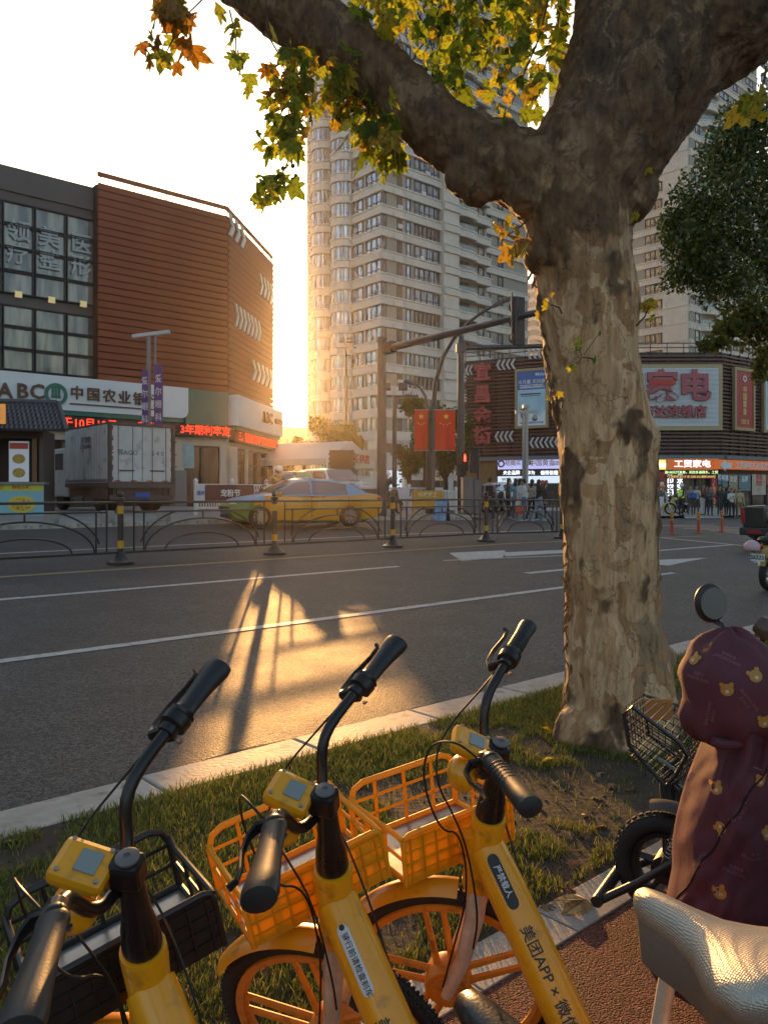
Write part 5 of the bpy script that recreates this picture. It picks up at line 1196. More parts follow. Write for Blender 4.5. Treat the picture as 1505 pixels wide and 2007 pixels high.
# ------------------------------------------------------------ two-wheelers
seatblk = mat('seat_vinyl_black', (.02, .02, .02), .45)
def moto(label, loc, rz, col, r=.26, group=None, windscreen=False, cat='scooter', big=False, name='scooter', box=None):
    """local x forward"""
    t = thing(name, label, cat, loc, rz, group); wb = 1.28 if not big else 1.42
    for x in (wb / 2, -wb / 2):
        mb = MB(); T = Matrix.Rotation(PI / 2, 4, 'X'); w = .1
        mb.lathe([(r * .72, -w / 2), (r * .93, -w / 2), (r, -w / 5), (r, w / 5), (r * .93, w / 2), (r * .72, w / 2)], 22, T, caps=False); wo = part('wheel', mb, tyre_m, t, smooth=True, loc=(x, 0, r))
        mb = MB(); mb.lathe([(r * .68, -.03), (r * .74, -.04), (r * .74, .04), (r * .68, .03)], 22, T, caps=False); mb.lathe([(.05, -.05), (.05, .05)], 10, T)
        for k in range(6 if not big else 14): a = 2 * PI * k / (6 if not big else 14); mb.tube([(0, 0, 0), (r * .72 * math.cos(a), 0, r * .72 * math.sin(a))], .012 if not big else .004, 5)
        part('rim', mb, rim_m, wo)
    hx, hz = wb / 2 - .28, 1.0
    mb = MB()
    for y in (-.08, .08): mb.tube([(wb / 2, y, r), (wb / 2 - .2, y, .78)], .022, 8)
    mb.tube([(wb / 2 - .2, 0, .7), (hx, 0, hz)], .025, 8); part('fork', mb, chrome if big else bumper_blk, t, smooth=True)
    mb = MB(); mb.tube([(hx - .14, -.34, hz + .04), (hx - .03, -.15, hz + .04), (hx, 0, hz), (hx - .03, .15, hz + .04), (hx - .14, .34, hz + .04)], .014, 8); hb = part('handlebar', mb, bumper_blk, t, smooth=True)
    for y in (-.3, .3):
        mb = MB(); mb.tube([(hx - .13, y * 1.13, hz + .04), (hx - .07, y * .8, hz + .04)], .02, 8); part('grip', mb, seatblk, hb)
        mb = MB(); mb.tube([(hx - .05, y * .7, hz + .03), (hx - .03, y * .85, hz + .24)], .007, 6); mb.ell((hx - .03, y * .9, hz + .29), (.015, .07, .05), 10, 8); part('mirror', mb, bumper_blk, t, smooth=True)
    body = [(x, [(0, zb), (w * .8, zb), (w, (zb + zt) / 2), (w * .85, zt - .02), (0, zt)]) for x, zb, zt, w in ((wb / 2 - .22, .55, .95, .06), (wb / 2 - .3, .4, .98, .17), (wb / 2 - .42, .25, .8, .19), (wb / 2 - .5, .22, .4, .17), (.0, .22, .34, .16), (-.1, .24, .62, .14), (-.35, .3, .76, .17), (-.6, .4, .78, .17), (-.85, .55, .74, .1), (-.95, .62, .70, .04))]
    if big: body = [(x, [(0, zb), (w * .8, zb), (w, (zb + zt) / 2), (w * .85, zt - .02), (0, zt)]) for x, zb, zt, w in ((.35, .6, .95, .08), (.25, .5, 1.0, .16), (.0, .35, .98, .17), (-.15, .3, .8, .15), (-.5, .5, .78, .13), (-.85, .6, .8, .1), (-1.0, .68, .8, .05))]
    part('body', loft_body(body), col, t, smooth=True)
    mb = MB(); mb.ell((-.42, 0, .79), (.36, .15, .07), 16, 8); mb.ell((-.72, 0, .83), (.14, .14, .07), 12, 8); part('seat', mb, seatblk, t, smooth=True)
    mb = MB(); mb.ell((wb / 2 - .16, 0, .86), (.08, .1, .08), 12, 8); part('headlight', mb, lamp_clear, t, smooth=True)
    for x in (wb / 2, -wb / 2):
        mb = MB(); pts = [(x + (r + .035) * math.cos(a), 0, r + (r + .035) * math.sin(a)) for a in np.linspace(.35, 2.6, 9)]
        mb.tube(pts, .06, 8, flat=(.25, 1)); part('fender', mb, col, t, smooth=True)
    mb = MB(); mb.ell((-.97, 0, .72), (.03, .09, .04), 10, 6); part('tail_light', mb, lamp_red, t)
    mb = MB(); mb.b2(-1.02, -1.0, -.11, .11, .5, .62); part('number_plate', mb, pw, t)
    mb = MB(); mb.tube([(-.1, -.1, .25), (-.18, -.28, .02)], .012, 6); part('kickstand', mb, bumper_blk, t)
    if big: mb = MB(); mb.tube([(.1, -.13, .3), (-.3, -.16, .26), (-.9, -.17, .4)], .04, 8); mb.box((.02, 0, .38), (.34, .26, .3)); part('engine', mb, chrome, t, smooth=False)
    if windscreen:
        mb = MB(); rows = [[(hx + .12 - .1 * q, y * (1 - .2 * q), hz - .1 + .42 * q) for y in (-.2, -.1, 0, .1, .2)] for q in (0, .5, 1)]; mb.sheet(rows); part('windscreen', mb, mat('screen_milky', (.6, .6, .62), .2, trans=.4), t, smooth=True)
    if box: mb = MB(); mb.box((-.85, 0, 1.02), (.36, .4, .32)); part('top_box', mb, box, t, bevel=.04)
    return t

# ------------------------------------------------------------ people
skin = mat('skin', (.42, .24, .16), .55); hair_m = mat('hair_black', (.012, .01, .009), .5); shoe_w = mat('shoe_white', (.5, .48, .45), .6); shoe_b = mat('shoe_black', (.02, .02, .02), .5)
CLO = {}
def cloth(c): 
    k = 'cloth_%d_%d_%d' % tuple(int(x * 100) for x in c); return mat(k, c, .85, var=.15, vscale=6, bump=.2, bscale=25)
PM = {}
def capsule(mb, a, b, r0, r1, n=8):
    a, b = Vector(a), Vector(b); mb.tube([a, a.lerp(b, .5), b], [r0, (r0 + r1) / 2, r1], n); mb.ell(a, r0, n, 6); mb.ell(b, r1, n, 6)
def person(label, loc, rz, top, bottom, pose='stand', arms='down', shoes=None, hairlen=0, sc_=1.0, hat=None, group=None, voxel=.02, skirt=False, coat=False):
    """local -y is the way the person faces"""
    bones = []
    def B(a, b, r0, r1, m): bones.append((Vector(a), Vector(b), r0, r1, m))
    if pose == 'sit': hip = .80; kn = ((-.1, -.42, .74), (.1, -.42, .74)); ft = ((-.11, -.46, .34), (.11, -.46, .34)); hp = Vector((0, 0, hip))
    else: hip = .93; st = .09 if pose == 'stand' else .1; kn = ((-.1, -.02 - (.12 if pose == 'walk' else 0), .5), (.1, -.0 + (.06 if pose == 'walk' else 0), .5)); ft = ((-st - .02, .0 - (.18 if pose == 'walk' else 0), .09), (st + .02, .02 + (.22 if pose == 'walk' else 0), .09)); hp = Vector((0, 0, hip))
    fw = -.06 if pose == 'sit' else 0
    ch = hp + Vector((0, fw, .40)); nk = hp + Vector((0, fw * 1.6 - .01, .56)); hd = nk + Vector((0, -.025, .15))
    B(hp + Vector((-.07, 0, 0)), hp + Vector((.07, 0, 0)), .115, .115, 1)
    B(hp + Vector((0, 0, .08)), hp + Vector((0, fw * .5, .24)), .135, .13, 0); B(ch + Vector((-.075, 0, -.03)), ch + Vector((.075, 0, -.03)), .12, .12, 0)
    B(ch + Vector((-.12, 0, .08)), ch + Vector((.12, 0, .08)), .075, .075, 0)
    B(nk - Vector((0, 0, .06)), nk + Vector((0, -.01, .08)), .055, .05, 2)
    for k in (0, 1):
        sx = -1 if k == 0 else 1
        B(hp + Vector((sx * .09, 0, -.02)), kn[k], .095 if not skirt else .11, .062, 1); B(kn[k], ft[k], .062, .043, 1 if not skirt else 2)
        B(Vector(ft[k]) + Vector((0, .03, -.045)), Vector(ft[k]) + Vector((0, -.13, -.055)), .042, .034, 3)
        sh = ch + Vector((sx * .185, 0, .07))
        if arms == 'crossed': el, wr_ = sh + Vector((sx * .05, -.06, -.26)), ch + Vector((-sx * .06, -.2, -.10 - k * .03))
        elif arms == 'phone': el, wr_ = sh + Vector((sx * .03, -.03, -.27)), ch + Vector((sx * .05, -.27, -.05))
        elif arms == 'back': el, wr_ = sh + Vector((sx * .07, .06, -.27)), hp + Vector((sx * .04, .17, .08))
        elif arms == 'bars': el, wr_ = sh + Vector((sx * .08, -.16, -.2)), sh + Vector((sx * .1, -.42, -.16))
        else: el, wr_ = sh + Vector((sx * .05, .02 + (.05 if pose == 'walk' and k else 0), -.28)), sh + Vector((sx * .06, -.05 + (.1 if pose == 'walk' and k else 0), -.53))
        B(sh, el, .058, .045, 0); B(el, wr_, .045, .03, 0)
        dv = (wr_ - el).normalized(); side = dv.cross(Vector((1, 0, 0))).normalized() if abs(dv.x) < .8 else Vector((0, 0, 1)).cross(dv).normalized()
        B(wr_, wr_ + dv * .07, .026, .03, 2)
        for q in range(4): o = side * (q - 1.5) * .018; B(wr_ + dv * .08 + o, wr_ + dv * (.15 - .012 * abs(q - 1.3)) + o + Vector((-sx * .012, 0, 0)), .0095, .008, 2)
        B(wr_ + dv * .04 + side * .03, wr_ + dv * .09 + side * .055, .011, .009, 2)
    if coat: B(hp + Vector((0, 0, -.05)), hp + Vector((0, 0, -.3)), .15, .17, 0)
    mb = MB()
    for a, b, r0, r1, m in bones: capsule(mb, a, b, r0, r1)
    mb.ell(hd, (.075, .095, .115), 14, 12); mb.ell(hd + Vector((0, -.045, -.055)), (.05, .05, .05), 10, 8)
    mb.ell(hd + Vector((0, -.1, -.012)), (.014, .02, .024), 8, 6)
    for s_ in (-1, 1): mb.ell(hd + Vector((s_ * .078, .01, -.01)), (.012, .025, .034), 8, 6)
    me0 = mb.mesh('p', skin); me = evalmesh(me0, [('REMESH', dict(mode='VOXEL', voxel_size=voxel, use_smooth_shade=True)), ('SMOOTH', dict(factor=.5, iterations=2))])
    bpy.data.meshes.remove(me0)
    me.name = 'person'; me.materials.clear()
    for m in (cloth(top), cloth(bottom), skin, shoes or shoe_b): me.materials.append(m)
    ids = []
    A = np.array([[*b[0]] for b in bones]); Bn = np.array([[*b[1]] for b in bones]); R0 = np.array([b[2] for b in bones]); mm = [b[4] for b in bones]
    for p in me.polygons:
        c = np.array(p.center)
        if c[2] > hd.z - .11 and (Vector(c) - hd).length < .16: ids.append(2); continue
        ab = Bn - A; tt = np.clip(((c - A) * ab).sum(1) / (ab * ab).sum(1), 0, 1); d = np.linalg.norm(A + ab * tt[:, None] - c, axis=1) - R0
        ids.append(mm[int(d.argmin())])
    me.polygons.foreach_set('material_index', ids)
    t = thing('person', label, 'person', loc, rz, group); t.scale = (sc_,) * 3
    link('body', me, t)
    if hat is None or hat == 'none' or hairlen:
        mb = MB(); mb.ell(hd + Vector((0, .018, .022)), (.086, .1, .113), 14, 10)
        if hairlen: mb.ell(hd + Vector((0, .065, -.05 - hairlen / 2)), (.085, .055, .1 + hairlen / 2), 12, 10)
        for i, v in enumerate(mb.v):
            v = Vector(v)
            if v.y < hd.y - .045 and v.z < hd.z + .045: mb.v[i] = (v.x * .92, hd.y - .035, v.z)
        part('hair', mb, hair_m, t, smooth='all')
    if hat not in (None, 'none'):
        mb = MB(); mb.ell(hd + Vector((0, .005, .035)), (.115, .13, .125), 16, 10)
        for i, v in enumerate(mb.v):
            if v[2] < hd.z - .03: mb.v[i] = (v[0] * .96, v[1] * .98 + .01, hd.z - .03)
        part('helmet', mb, hat, t, smooth='all')
        for s_ in (-1, 1): pass
        mb = MB(); mb.box(hd + Vector((0, -.13, .02)), (.15, .04, .05)); part('visor', mb, carglass, t, bevel=.015)
    mb = MB()
    for s_ in (-1, 1): mb.ell(hd + Vector((s_ * .03, -.092, .012)), (.011, .006, .007), 8, 6)
    part('eye', mb, hair_m, t)
    mb = MB(); mb.box(hd + Vector((0, -.094, -.052)), (.036, .006, .008)); part('mouth', mb, mat('lips', (.3, .1, .08), .5), t)
    return t
helm_w = mat('helmet_white', (.7, .7, .7), .3, coat=.5); helm_y = mat('helmet_yellow', (.6, .38, .05), .35); helm_p = mat('helmet_pink', (.62, .38, .42), .35)
hv = mat('hi_vis', (.45, .75, .04), .6, emit=(.5, .9, .05), estr=.05)
# officer
g_ = G(1334, 1012); off = person('traffic officer in black with a yellow-green vest and white helmet', g_, 1.9, (.02, .02, .025), (.02, .02, .025), 'stand', 'back', hat=helm_w, sc_=1.0)
mb = MB(); mb.tube([(0, 0, 1.0), (0, 0, 1.2), (0, 0, 1.38), (0, 0, 1.46)], [.165, .175, .19, .1], 14, flat=(1.15, .85)); part('vest', mb, hv, off, smooth=True)
mb = MB(); mb.tube([(0, 0, 1.12), (0, 0, 1.17)], [.178, .18], 14, flat=(1.17, .87)); part('reflective_band', mb, pw, off)
crowd = [  # px, top, bottom, arms, hair, label
 (1352, (.25, .2, .17), (.08, .07, .06), 'down', .12, 'woman-haired bystander in brown holding a blue bag, left end of the waiting crowd'),
 (1364, (.5, .45, .36), (.06, .05, .05), 'phone', .0, 'bystander in a cream top near the left end of the waiting crowd'),
 (1376, (.16, .05, .05), (.55, .52, .5), 'crossed', .2, 'long-haired bystander in dark red top and white trousers'),
 (1384, (.05, .05, .06), (.04, .04, .05), 'down', .1, 'bystander in black between the white trousers and the grey pullover'),
 (1391, (.10, .09, .1), (.03, .03, .035), 'crossed', 0, 'bystander in a grey pullover with folded arms by the tall red banner'),
 (1409, (.03, .03, .035), (.035, .04, .06), 'back', 0, 'broad bystander in a black jacket right of the tall red banner'),
 (1417, (.07, .06, .05), (.05, .05, .06), 'down', .15, 'bystander half hidden behind the broad black jacket'),
 (1427, (.06, .05, .055), (.03, .03, .03), 'down', .1, 'bystander in black left of the white hooded jacket'),
 (1433, (.62, .6, .58), (.03, .03, .035), 'phone', 0, 'bystander in a white hooded jacket holding a phone'),
 (1440, (.35, .05, .05), (.05, .05, .05), 'down', .1, 'bystander in red partly behind the white hooded jacket'),
 (1448, (.45, .36, .2), (.22, .15, .08), 'down', .1, 'bystander in a tan cardigan over white, right end of the crowd')]
rp_ = random.Random(4)
for i, (px, tc, bc, ar, hl, lb) in enumerate(crowd):
    d = 46.5 + (1.0 if i in (3, 6, 7, 9) else 0) + rp_.uniform(-.2, .2)
    g_ = GD(px, d); p_ = person(lb.replace('woman-haired ', 'long-haired '), g_, rp_.uniform(-.5, .3) + .3, tc, bc, 'stand', ar, shoe_w if i % 2 else shoe_b, hl, rp_.uniform(.95, 1.03), group='waiting crowd before the appliance shop')
    if i == 0: mb = MB(); mb.box((.02, -.24, 1.12), (.42, .16, .34)); bag = link('shoulder_bag', mb.mesh('shoulder_bag', cloth((.04, .1, .4)), bevel=.04), None, p_.matrix_basis @ Vector((0, 0, 0)) + Vector((0, 0, 0)), (0, 0, .3)); tag(bag, 'blue bag held by the bystander at the left end of the crowd', 'bag')
peds = [
 (960, 937, (.36, .2, .2), (.03, .03, .03), 'walk', 'down', 0, 2.9, 'pedestrian in a pink hooded top with a black backpack', 1),
 (996, 950, (.09, .07, .05), (.03, .03, .03), 'stand', 'down', .3, 1.6, 'long-haired pedestrian in a dark olive jacket', 0),
 (1010, 944, (.15, .3, .36), (.1, .12, .16), 'stand', 'down', .1, 2.5, 'pedestrian in light blue behind the white coat', 0),
 (1018, 941, (.6, .57, .52), (.45, .42, .4), 'stand', 'down', .05, 1.7, 'pedestrian in a long white coat', 2),
 (1027, 940, (.6, .58, .57), (.1, .13, .2), 'stand', 'phone', 0, -1.9, 'pedestrian in a white shirt facing the coat wearer', 0),
 (1042, 946, (.45, .35, .27), (.03, .03, .04), 'walk', 'down', .3, 2.3, 'long-haired pedestrian in a fluffy beige jacket', 0),
 (1055, 945, (.03, .03, .03), (.25, .32, .4), 'walk', 'down', .15, 2.2, 'pedestrian in black top and pale jeans', 0),
 (1067, 956, (.03, .02, .02), (.02, .02, .02), 'stand', 'down', .1, 1.2, 'small pedestrian in black nearest the trunk', 0)]
for px, py, tc, bc, ps, ar, hl, rz, lb, ex in peds:
    g_ = GD(px, 33 + (py - 942) * .18)
    p_ = person(lb, g_, rz, tc, bc, ps, ar, shoe_w, hl, 1.0 if px != 1067 else .93, group='pedestrians waiting to cross', coat=ex == 2)
    if ex == 1: mb = MB(); mb.box((0, .19, 1.22), (.3, .17, .42)); bp_ = link('backpack', mb.mesh('backpack', cloth((.02, .02, .02)), bevel=.05), None, g_, (0, 0, rz)); tag(bp_, 'black backpack worn over the pink hooded top', 'backpack')
g_ = GD(1017, 32.5); mb = MB(); mb.prism([(-.15, 0), (.15, 0), (.17, .34), (-.17, .34)], -.07, .07); o = link('shopping_bag', mb.mesh('shopping_bag', mat('bag_red', (.5, .06, .02), .6), bevel=.01), None, g_ + Vector((0, 0, .3)), (0, 0, .3)); tag(o, 'red shopping bag beside the long white coat', 'bag')
# riders
def rider(px, d, rz, col, top, bottom, hat, lb_s, lb_p, zoff=0, **k):
    g_ = GD(px, d); g_.z += zoff; m_ = moto(lb_s, g_, rz, col, **k)
    f = Vector((math.cos(rz), math.sin(rz), 0)); q = g_ - f * .38 + Vector((0, 0, .05))
    return m_, person(lb_p, q, rz + PI / 2, top, bottom, 'sit', 'bars', shoe_b, 0, 1.0, hat)
redsc = mat('scooter_dark_red', (.1, .015, .015), .35); tan_sc = mat('scooter_tan', (.42, .28, .09), .35, coat=.4); whsc = mat('scooter_white', (.6, .6, .6), .3)
rider(533, 26.8, rzu + PI - .5, redsc, (.06, .04, .04), (.04, .04, .05), helm_w, 'dark red scooter passing behind the taxi bonnet', 'rider with a white helmet behind the taxi bonnet')
rider(765, 31.5, rzu + .3, bumper_blk, (.03, .03, .03), (.03, .03, .04), helm_w, 'black scooter behind the signal gantry pole', 'rider in black with a white helmet right of the gantry pole')
g_ = GD(1287, 43.8); moto('white police motorcycle half hidden by the trunk', g_, -.1, whsc, .33, windscreen=True, cat='motorcycle', big=True, name='motorcycle')
rider(1307, 46, -.6, mat('scooter_yellow', (.55, .4, .05), .4), (.12, .14, .18), (.05, .05, .07), helm_y, 'yellow scooter waiting behind the police motorcycle', 'rider with a yellow helmet behind the police motorcycle')
for px, d, lb in ((1340, 50, 'dark parked scooter left of the officer by the shop entrance'), (1346, 49.5, 'dark parked scooter right of the officer by the shop entrance'), (1322, 50, 'dark parked scooter under the glowing doorway letters')): moto(lb, GD(px, d), 1.2, bumper_blk, cat='scooter', group='scooters parked by the shop')
for px, d, lb in ((962, 38, 'dark parked scooter behind the pink-topped pedestrian'), (975, 38.5, 'dark parked scooter next to the white sedan')): moto(lb, GD(px, d), .9, bumper_blk, cat='scooter')
# rider at the right edge
gs_ = GD(1513, 11.4); rz_ = rzu - .05
ms, pr = rider(1541, 13.4, rz_, tan_sc, (.16, .15, .15), (.05, .05, .07), mat('helmet_red', (.5, .1, .12), .35), 'tan scooter with a white number plate at the right edge', 'rider in a grey sweater at the right edge')
for ch in ms.children:
    if ch.name.startswith('number_plate'): text('lettering', '26223', .09, black_t, ms, 0, -1.03, .56, .001, .02, rot=(PI / 2, 0, 0)).matrix_basis = Matrix.Translation((-1.023, 0, 0)) @ Matrix.Rotation(-PI / 2, 4, 'Z') @ Matrix.Translation((0, 1.03, 0))
f = Vector((math.cos(rz_), math.sin(rz_), 0)); hp_ = GD(1541, 13.4) - f * .95 + Vector((-.12, .0, .72))
mb = MB(); mb.ell((0, 0, 0), (.13, .12, .12), 16, 12)
for i, v in enumerate(mb.v):
    if v[2] < -.05: mb.v[i] = (v[0], v[1], -.05)
o = link('spare_helmet', mb.mesh('spare_helmet', helm_p, smooth='all'), None, hp_); tag(o, 'pink helmet hung on the back of the tan scooter', 'helmet')
# ------------------------------------------------------------ plane tree in the verge
def px5(x, y, d=5.05): return P(x, y, d)
bark = mat('plane_bark', (.3, .2, .12), .8)
nt = bark.node_tree; bs_ = nt.nodes['Principled BSDF']; L = nt.links
tc = nt.nodes.new('ShaderNodeTexCoord')
def nmap(scale, st=(1, 1, .55), det=5, rough=.6, typ='noise', dist=0):
    mp = nt.nodes.new('ShaderNodeMapping'); mp.inputs['Scale'].default_value = st; L.new(tc.outputs['Object'], mp.inputs[0])
    n = nt.nodes.new('ShaderNodeTexNoise'); n.inputs['Scale'].default_value = scale; n.inputs['Detail'].default_value = det; n.inputs['Roughness'].default_value = rough; n.inputs['Distortion'].default_value = dist
    L.new(mp.outputs[0], n.inputs['Vector']); return n.outputs['Fac']
def ramp(fac, stops, const=False):
    r = nt.nodes.new('ShaderNodeValToRGB'); e = r.color_ramp.elements
    if const: r.color_ramp.interpolation = 'CONSTANT'
    e[0].position, e[0].color = stops[0][0], (*stops[0][1], 1); e[1].position, e[1].color = stops[1][0], (*stops[1][1], 1)
    for p_, c_ in stops[2:]: q = e.new(p_); q.color = (*c_, 1)
    L.new(fac, r.inputs[0]); return r.outputs[0]
def mix(f, a, b):
    m = nt.nodes.new('ShaderNodeMix'); m.data_type = 'RGBA'; L.new(f, m.inputs[0]); L.new(a, m.inputs[6]); L.new(b, m.inputs[7]); return m.outputs[2]
patch = ramp(nmap(4.2, det=4, rough=.55, dist=.6), [(.0, (.46, .265, .13)), (.42, (.60, .39, .22)), (.51, (.37, .20, .09)), (.59, (.27, .18, .10))], True)
patch2 = ramp(nmap(2.0, det=3, dist=.3), [(.47, (.40, .22, .10)), (.50, (.57, .37, .20)), (.62, (.47, .29, .15))])
basec = mix(ramp(nmap(2.6, det=3), [(.5, (0, 0, 0)), (.53, (1, 1, 1))]), patch, patch2)
att = nt.nodes.new('ShaderNodeAttribute'); att.attribute_name = 'flake'
darkc = ramp(nmap(14, det=6), [(.3, (.06, .032, .015)), (.7, (.20, .115, .055))])
at2 = nt.nodes.new('ShaderNodeAttribute'); at2.attribute_name = 'top_bark'
topc = ramp(nmap(5, st=(1, 1, .7), det=9, rough=.72, dist=.8), [(.36, (.035, .020, .011)), (.46, (.085, .05, .026)), (.52, (.115, .068, .036)), (.56, (.22, .14, .08))])  # darker bark colour for the upper trunk and limbs
basec2 = mix(at2.outputs['Fac'], basec, topc)
c1 = mix(att.outputs['Fac'], basec2, darkc)
crk = nt.nodes.new('ShaderNodeTexVoronoi'); crk.feature = 'DISTANCE_TO_EDGE'; crk.inputs['Scale'].default_value = 5.5
mp = nt.nodes.new('ShaderNodeMapping'); mp.inputs['Scale'].default_value = (1.6, 1.6, .30); 
nz = nt.nodes.new('ShaderNodeTexNoise'); nz.inputs['Scale'].default_value = 7; nz.inputs['Detail'].default_value = 5; L.new(tc.outputs['Object'], nz.inputs['Vector'])
va = nt.nodes.new('ShaderNodeVectorMath'); va.operation = 'MULTIPLY_ADD'; va.inputs[1].default_value = (.35, .35, .35); L.new(nz.outputs['Color'], va.inputs[0]); L.new(tc.outputs['Object'], va.inputs[2])
L.new(va.outputs[0], mp.inputs[0]); L.new(mp.outputs[0], crk.inputs['Vector'])
crm = ramp(crk.outputs['Distance'], [(.0, (.5, .42, .38)), (.014, (1, 1, 1))])
mm_ = nt.nodes.new('ShaderNodeMix'); mm_.data_type = 'RGBA'; mm_.blend_type = 'MULTIPLY'; mm_.inputs[0].default_value = .28; L.new(c1, mm_.inputs[6]); L.new(crm, mm_.inputs[7])
fine = ramp(nmap(30, st=(1, 1, .16), det=6), [(.3, (.6, .55, .5)), (.6, (1.1, 1.08, 1.05))])
mm2 = nt.nodes.new('ShaderNodeMix'); mm2.data_type = 'RGBA'; mm2.blend_type = 'MULTIPLY'; mm2.inputs[0].default_value = .9; L.new(mm_.outputs[2], mm2.inputs[6]); L.new(fine, mm2.inputs[7])
L.new(mm2.outputs[2], bs_.inputs['Base Color'])
h1 = nt.nodes.new('ShaderNodeMath'); h1.operation = 'ADD'; L.new(nmap(30, st=(1, 1, .4), det=7), h1.inputs[0]); L.new(crm, h1.inputs[1])
bb_ = nt.nodes.new('ShaderNodeBump'); bb_.inputs['Strength'].default_value = .9; bb_.inputs['Distance'].default_value = .012
L.new(h1.outputs[0], bb_.inputs['Height']); L.new(bb_.outputs[0], bs_.inputs['Normal'])

mb = MB()
K = 5.05 / FP
trunk = [(1213, 1490, 128), (1214, 1440, 112), (1215, 1385, 106), (1211, 1300, 97), (1203, 1200, 91), (1198, 1100, 88), (1194, 1000, 88), (1192, 900, 90), (1184, 840, 92), (1172, 780, 90), (1160, 700, 90), (1153, 600, 93), (1139, 500, 93), (1128, 430, 98), (1125, 370, 102), (1148, 290, 104)]
def limb(pts, n=18): mb.tube([P(x, y, d) for x, y, d, r in pts], [r * d / FP for x, y, d, r in pts], n); [mb.ell(P(x, y, d), r * d / FP * .98, 14, 10) for x, y, d, r in (pts[0], pts[-1])]
limb([(x, y, 5.05, r) for x, y, r in trunk])
limb([(1110, 395, 5.05, 88), (1030, 335, 5.05, 78), (942, 308, 5.05, 64), (858, 256, 5.08, 58), (772, 170, 5.12, 56), (677, 90, 5.2, 55), (572, 26, 5.3, 56), (470, -50, 5.4, 58), (330, -190, 5.6, 55), (240, -330, 5.8, 45)])
limb([(1150, 330, 5.05, 100), (1185, 200, 5.05, 90), (1208, 60, 5.1, 84), (1230, -150, 5.3, 82), (1240, -420, 5.6, 66)])
limb([(1165, 345, 5.05, 100), (1235, 235, 5.0, 104), (1330, 100, 4.95, 108), (1440, 15, 4.85, 115), (1600, -60, 4.7, 110), (1850, -160, 4.6, 90)])
for x, y, d, r in ((985, 285, 5.0, 48), (910, 345, 5.0, 42), (935, 365, 4.98, 36), (1030, 385, 4.95, 40), (1225, 860, 5.0, 66), (1256, 835, 5.03, 28), (1088, 690, 5.03, 24), (1230, 380, 5.0, 52), (1270, 1390, 5.1, 62), (1150, 1440, 4.95, 66), (1262, 1450, 4.95, 62), (1205, 1455, 4.85, 60), (1300, 1290, 5.05, 26), (1068, 500, 5.0, 40)):
    mb.ell(P(x, y, d), r * d / FP, 12, 10)
me0 = mb.mesh('t', bark)
tm = evalmesh(me0, [('REMESH', dict(mode='VOXEL', voxel_size=.0125, use_smooth_shade=True)), ('SMOOTH', dict(factor=.6, iterations=14))])
bpy.data.meshes.remove(me0); tm.name = 'trunk'
nv = len(tm.vertices); co = np.empty(nv * 3); tm.vertices.foreach_get('co', co); co = co.reshape(-1, 3)
nn_ = np.empty(nv * 3); tm.vertices.foreach_get('normal', nn_); nn_ = nn_.reshape(-1, 3)
fl = np.zeros(nv); old = np.zeros(nv)
N = noise.noise; FR = noise.fractal
for i in range(nv):
    x, y, z = co[i]
    big = N(Vector((x * 2.2, y * 2.2, z * 1.3))); lump = FR(Vector((x * 5, y * 5, z * 3)), 1.0, 2.0, 3)
    w1 = N(Vector((x * 9, y * 9, z * 4 + 7))) * .12
    f = FR(Vector((x * 4.2 + w1 * 3, y * 4.2, z * 2.3 + 11)), 1.0, 2.1, 4)
    f += .22 * FR(Vector((x * 15, y * 15, z * 9 + 3)), .9, 2.0, 3)
    old[i] = min(1, max(0, (z - 3.0) * 1.6 + .9 * N(Vector((x * 3, y * 3, z * 1.4 + 5))) + (.5 if x < .95 and z > 2.9 else 0)))  # grows with height, broken by noise; darkens and ridges the bark
    bias = (z - 2.9) * .38 if z > 2.9 else (.0 if z > 2.0 else -.04)
    bias = min(bias, .22) - .22 + (max(0, .3 - z) * .8)
    if z > 1.9 and x < 1.2 + (z - 1.9) * .0 and nn_[i][0] < -.4: bias += .16
    if z <= 1.9 and (nn_[i][0] < -.75 or nn_[i][0] > .8): bias += .12
    m = f * .5 + bias + .06
    fl[i] = min(1, max(0, m * 11 + .2))
    d = big * .020 + lump * .016 + fl[i] * (.010 + .010 * FR(Vector((x * 16, y * 16, z * 9)), .8, 2.1, 3))
    ridg = N(Vector((x * 13, y * 13, z * 2.0)))
    d += .006 * ridg + (.010 * old[i] * (1 - abs(FR(Vector((x * 9, y * 9, z * 5)), .9, 2.0, 3))) ** 3)
    co[i] += nn_[i] * d
tm.vertices.foreach_set('co', co.ravel()); at_ = tm.attributes.new('flake', 'FLOAT', 'POINT'); at_.data.foreach_set('value', fl); at_ = tm.attributes.new('top_bark', 'FLOAT', 'POINT'); at_.data.foreach_set('value', old); tm.materials.clear(); tm.materials.append(bark); tm.update()
base = G(1213, 1440)
plane = thing('plane_tree', 'big mottled plane tree with spreading limbs in the grass verge', 'tree', (base.x, base.y, 0))
tr = link('trunk', tm, plane, -Vector((base.x, base.y, 0)))
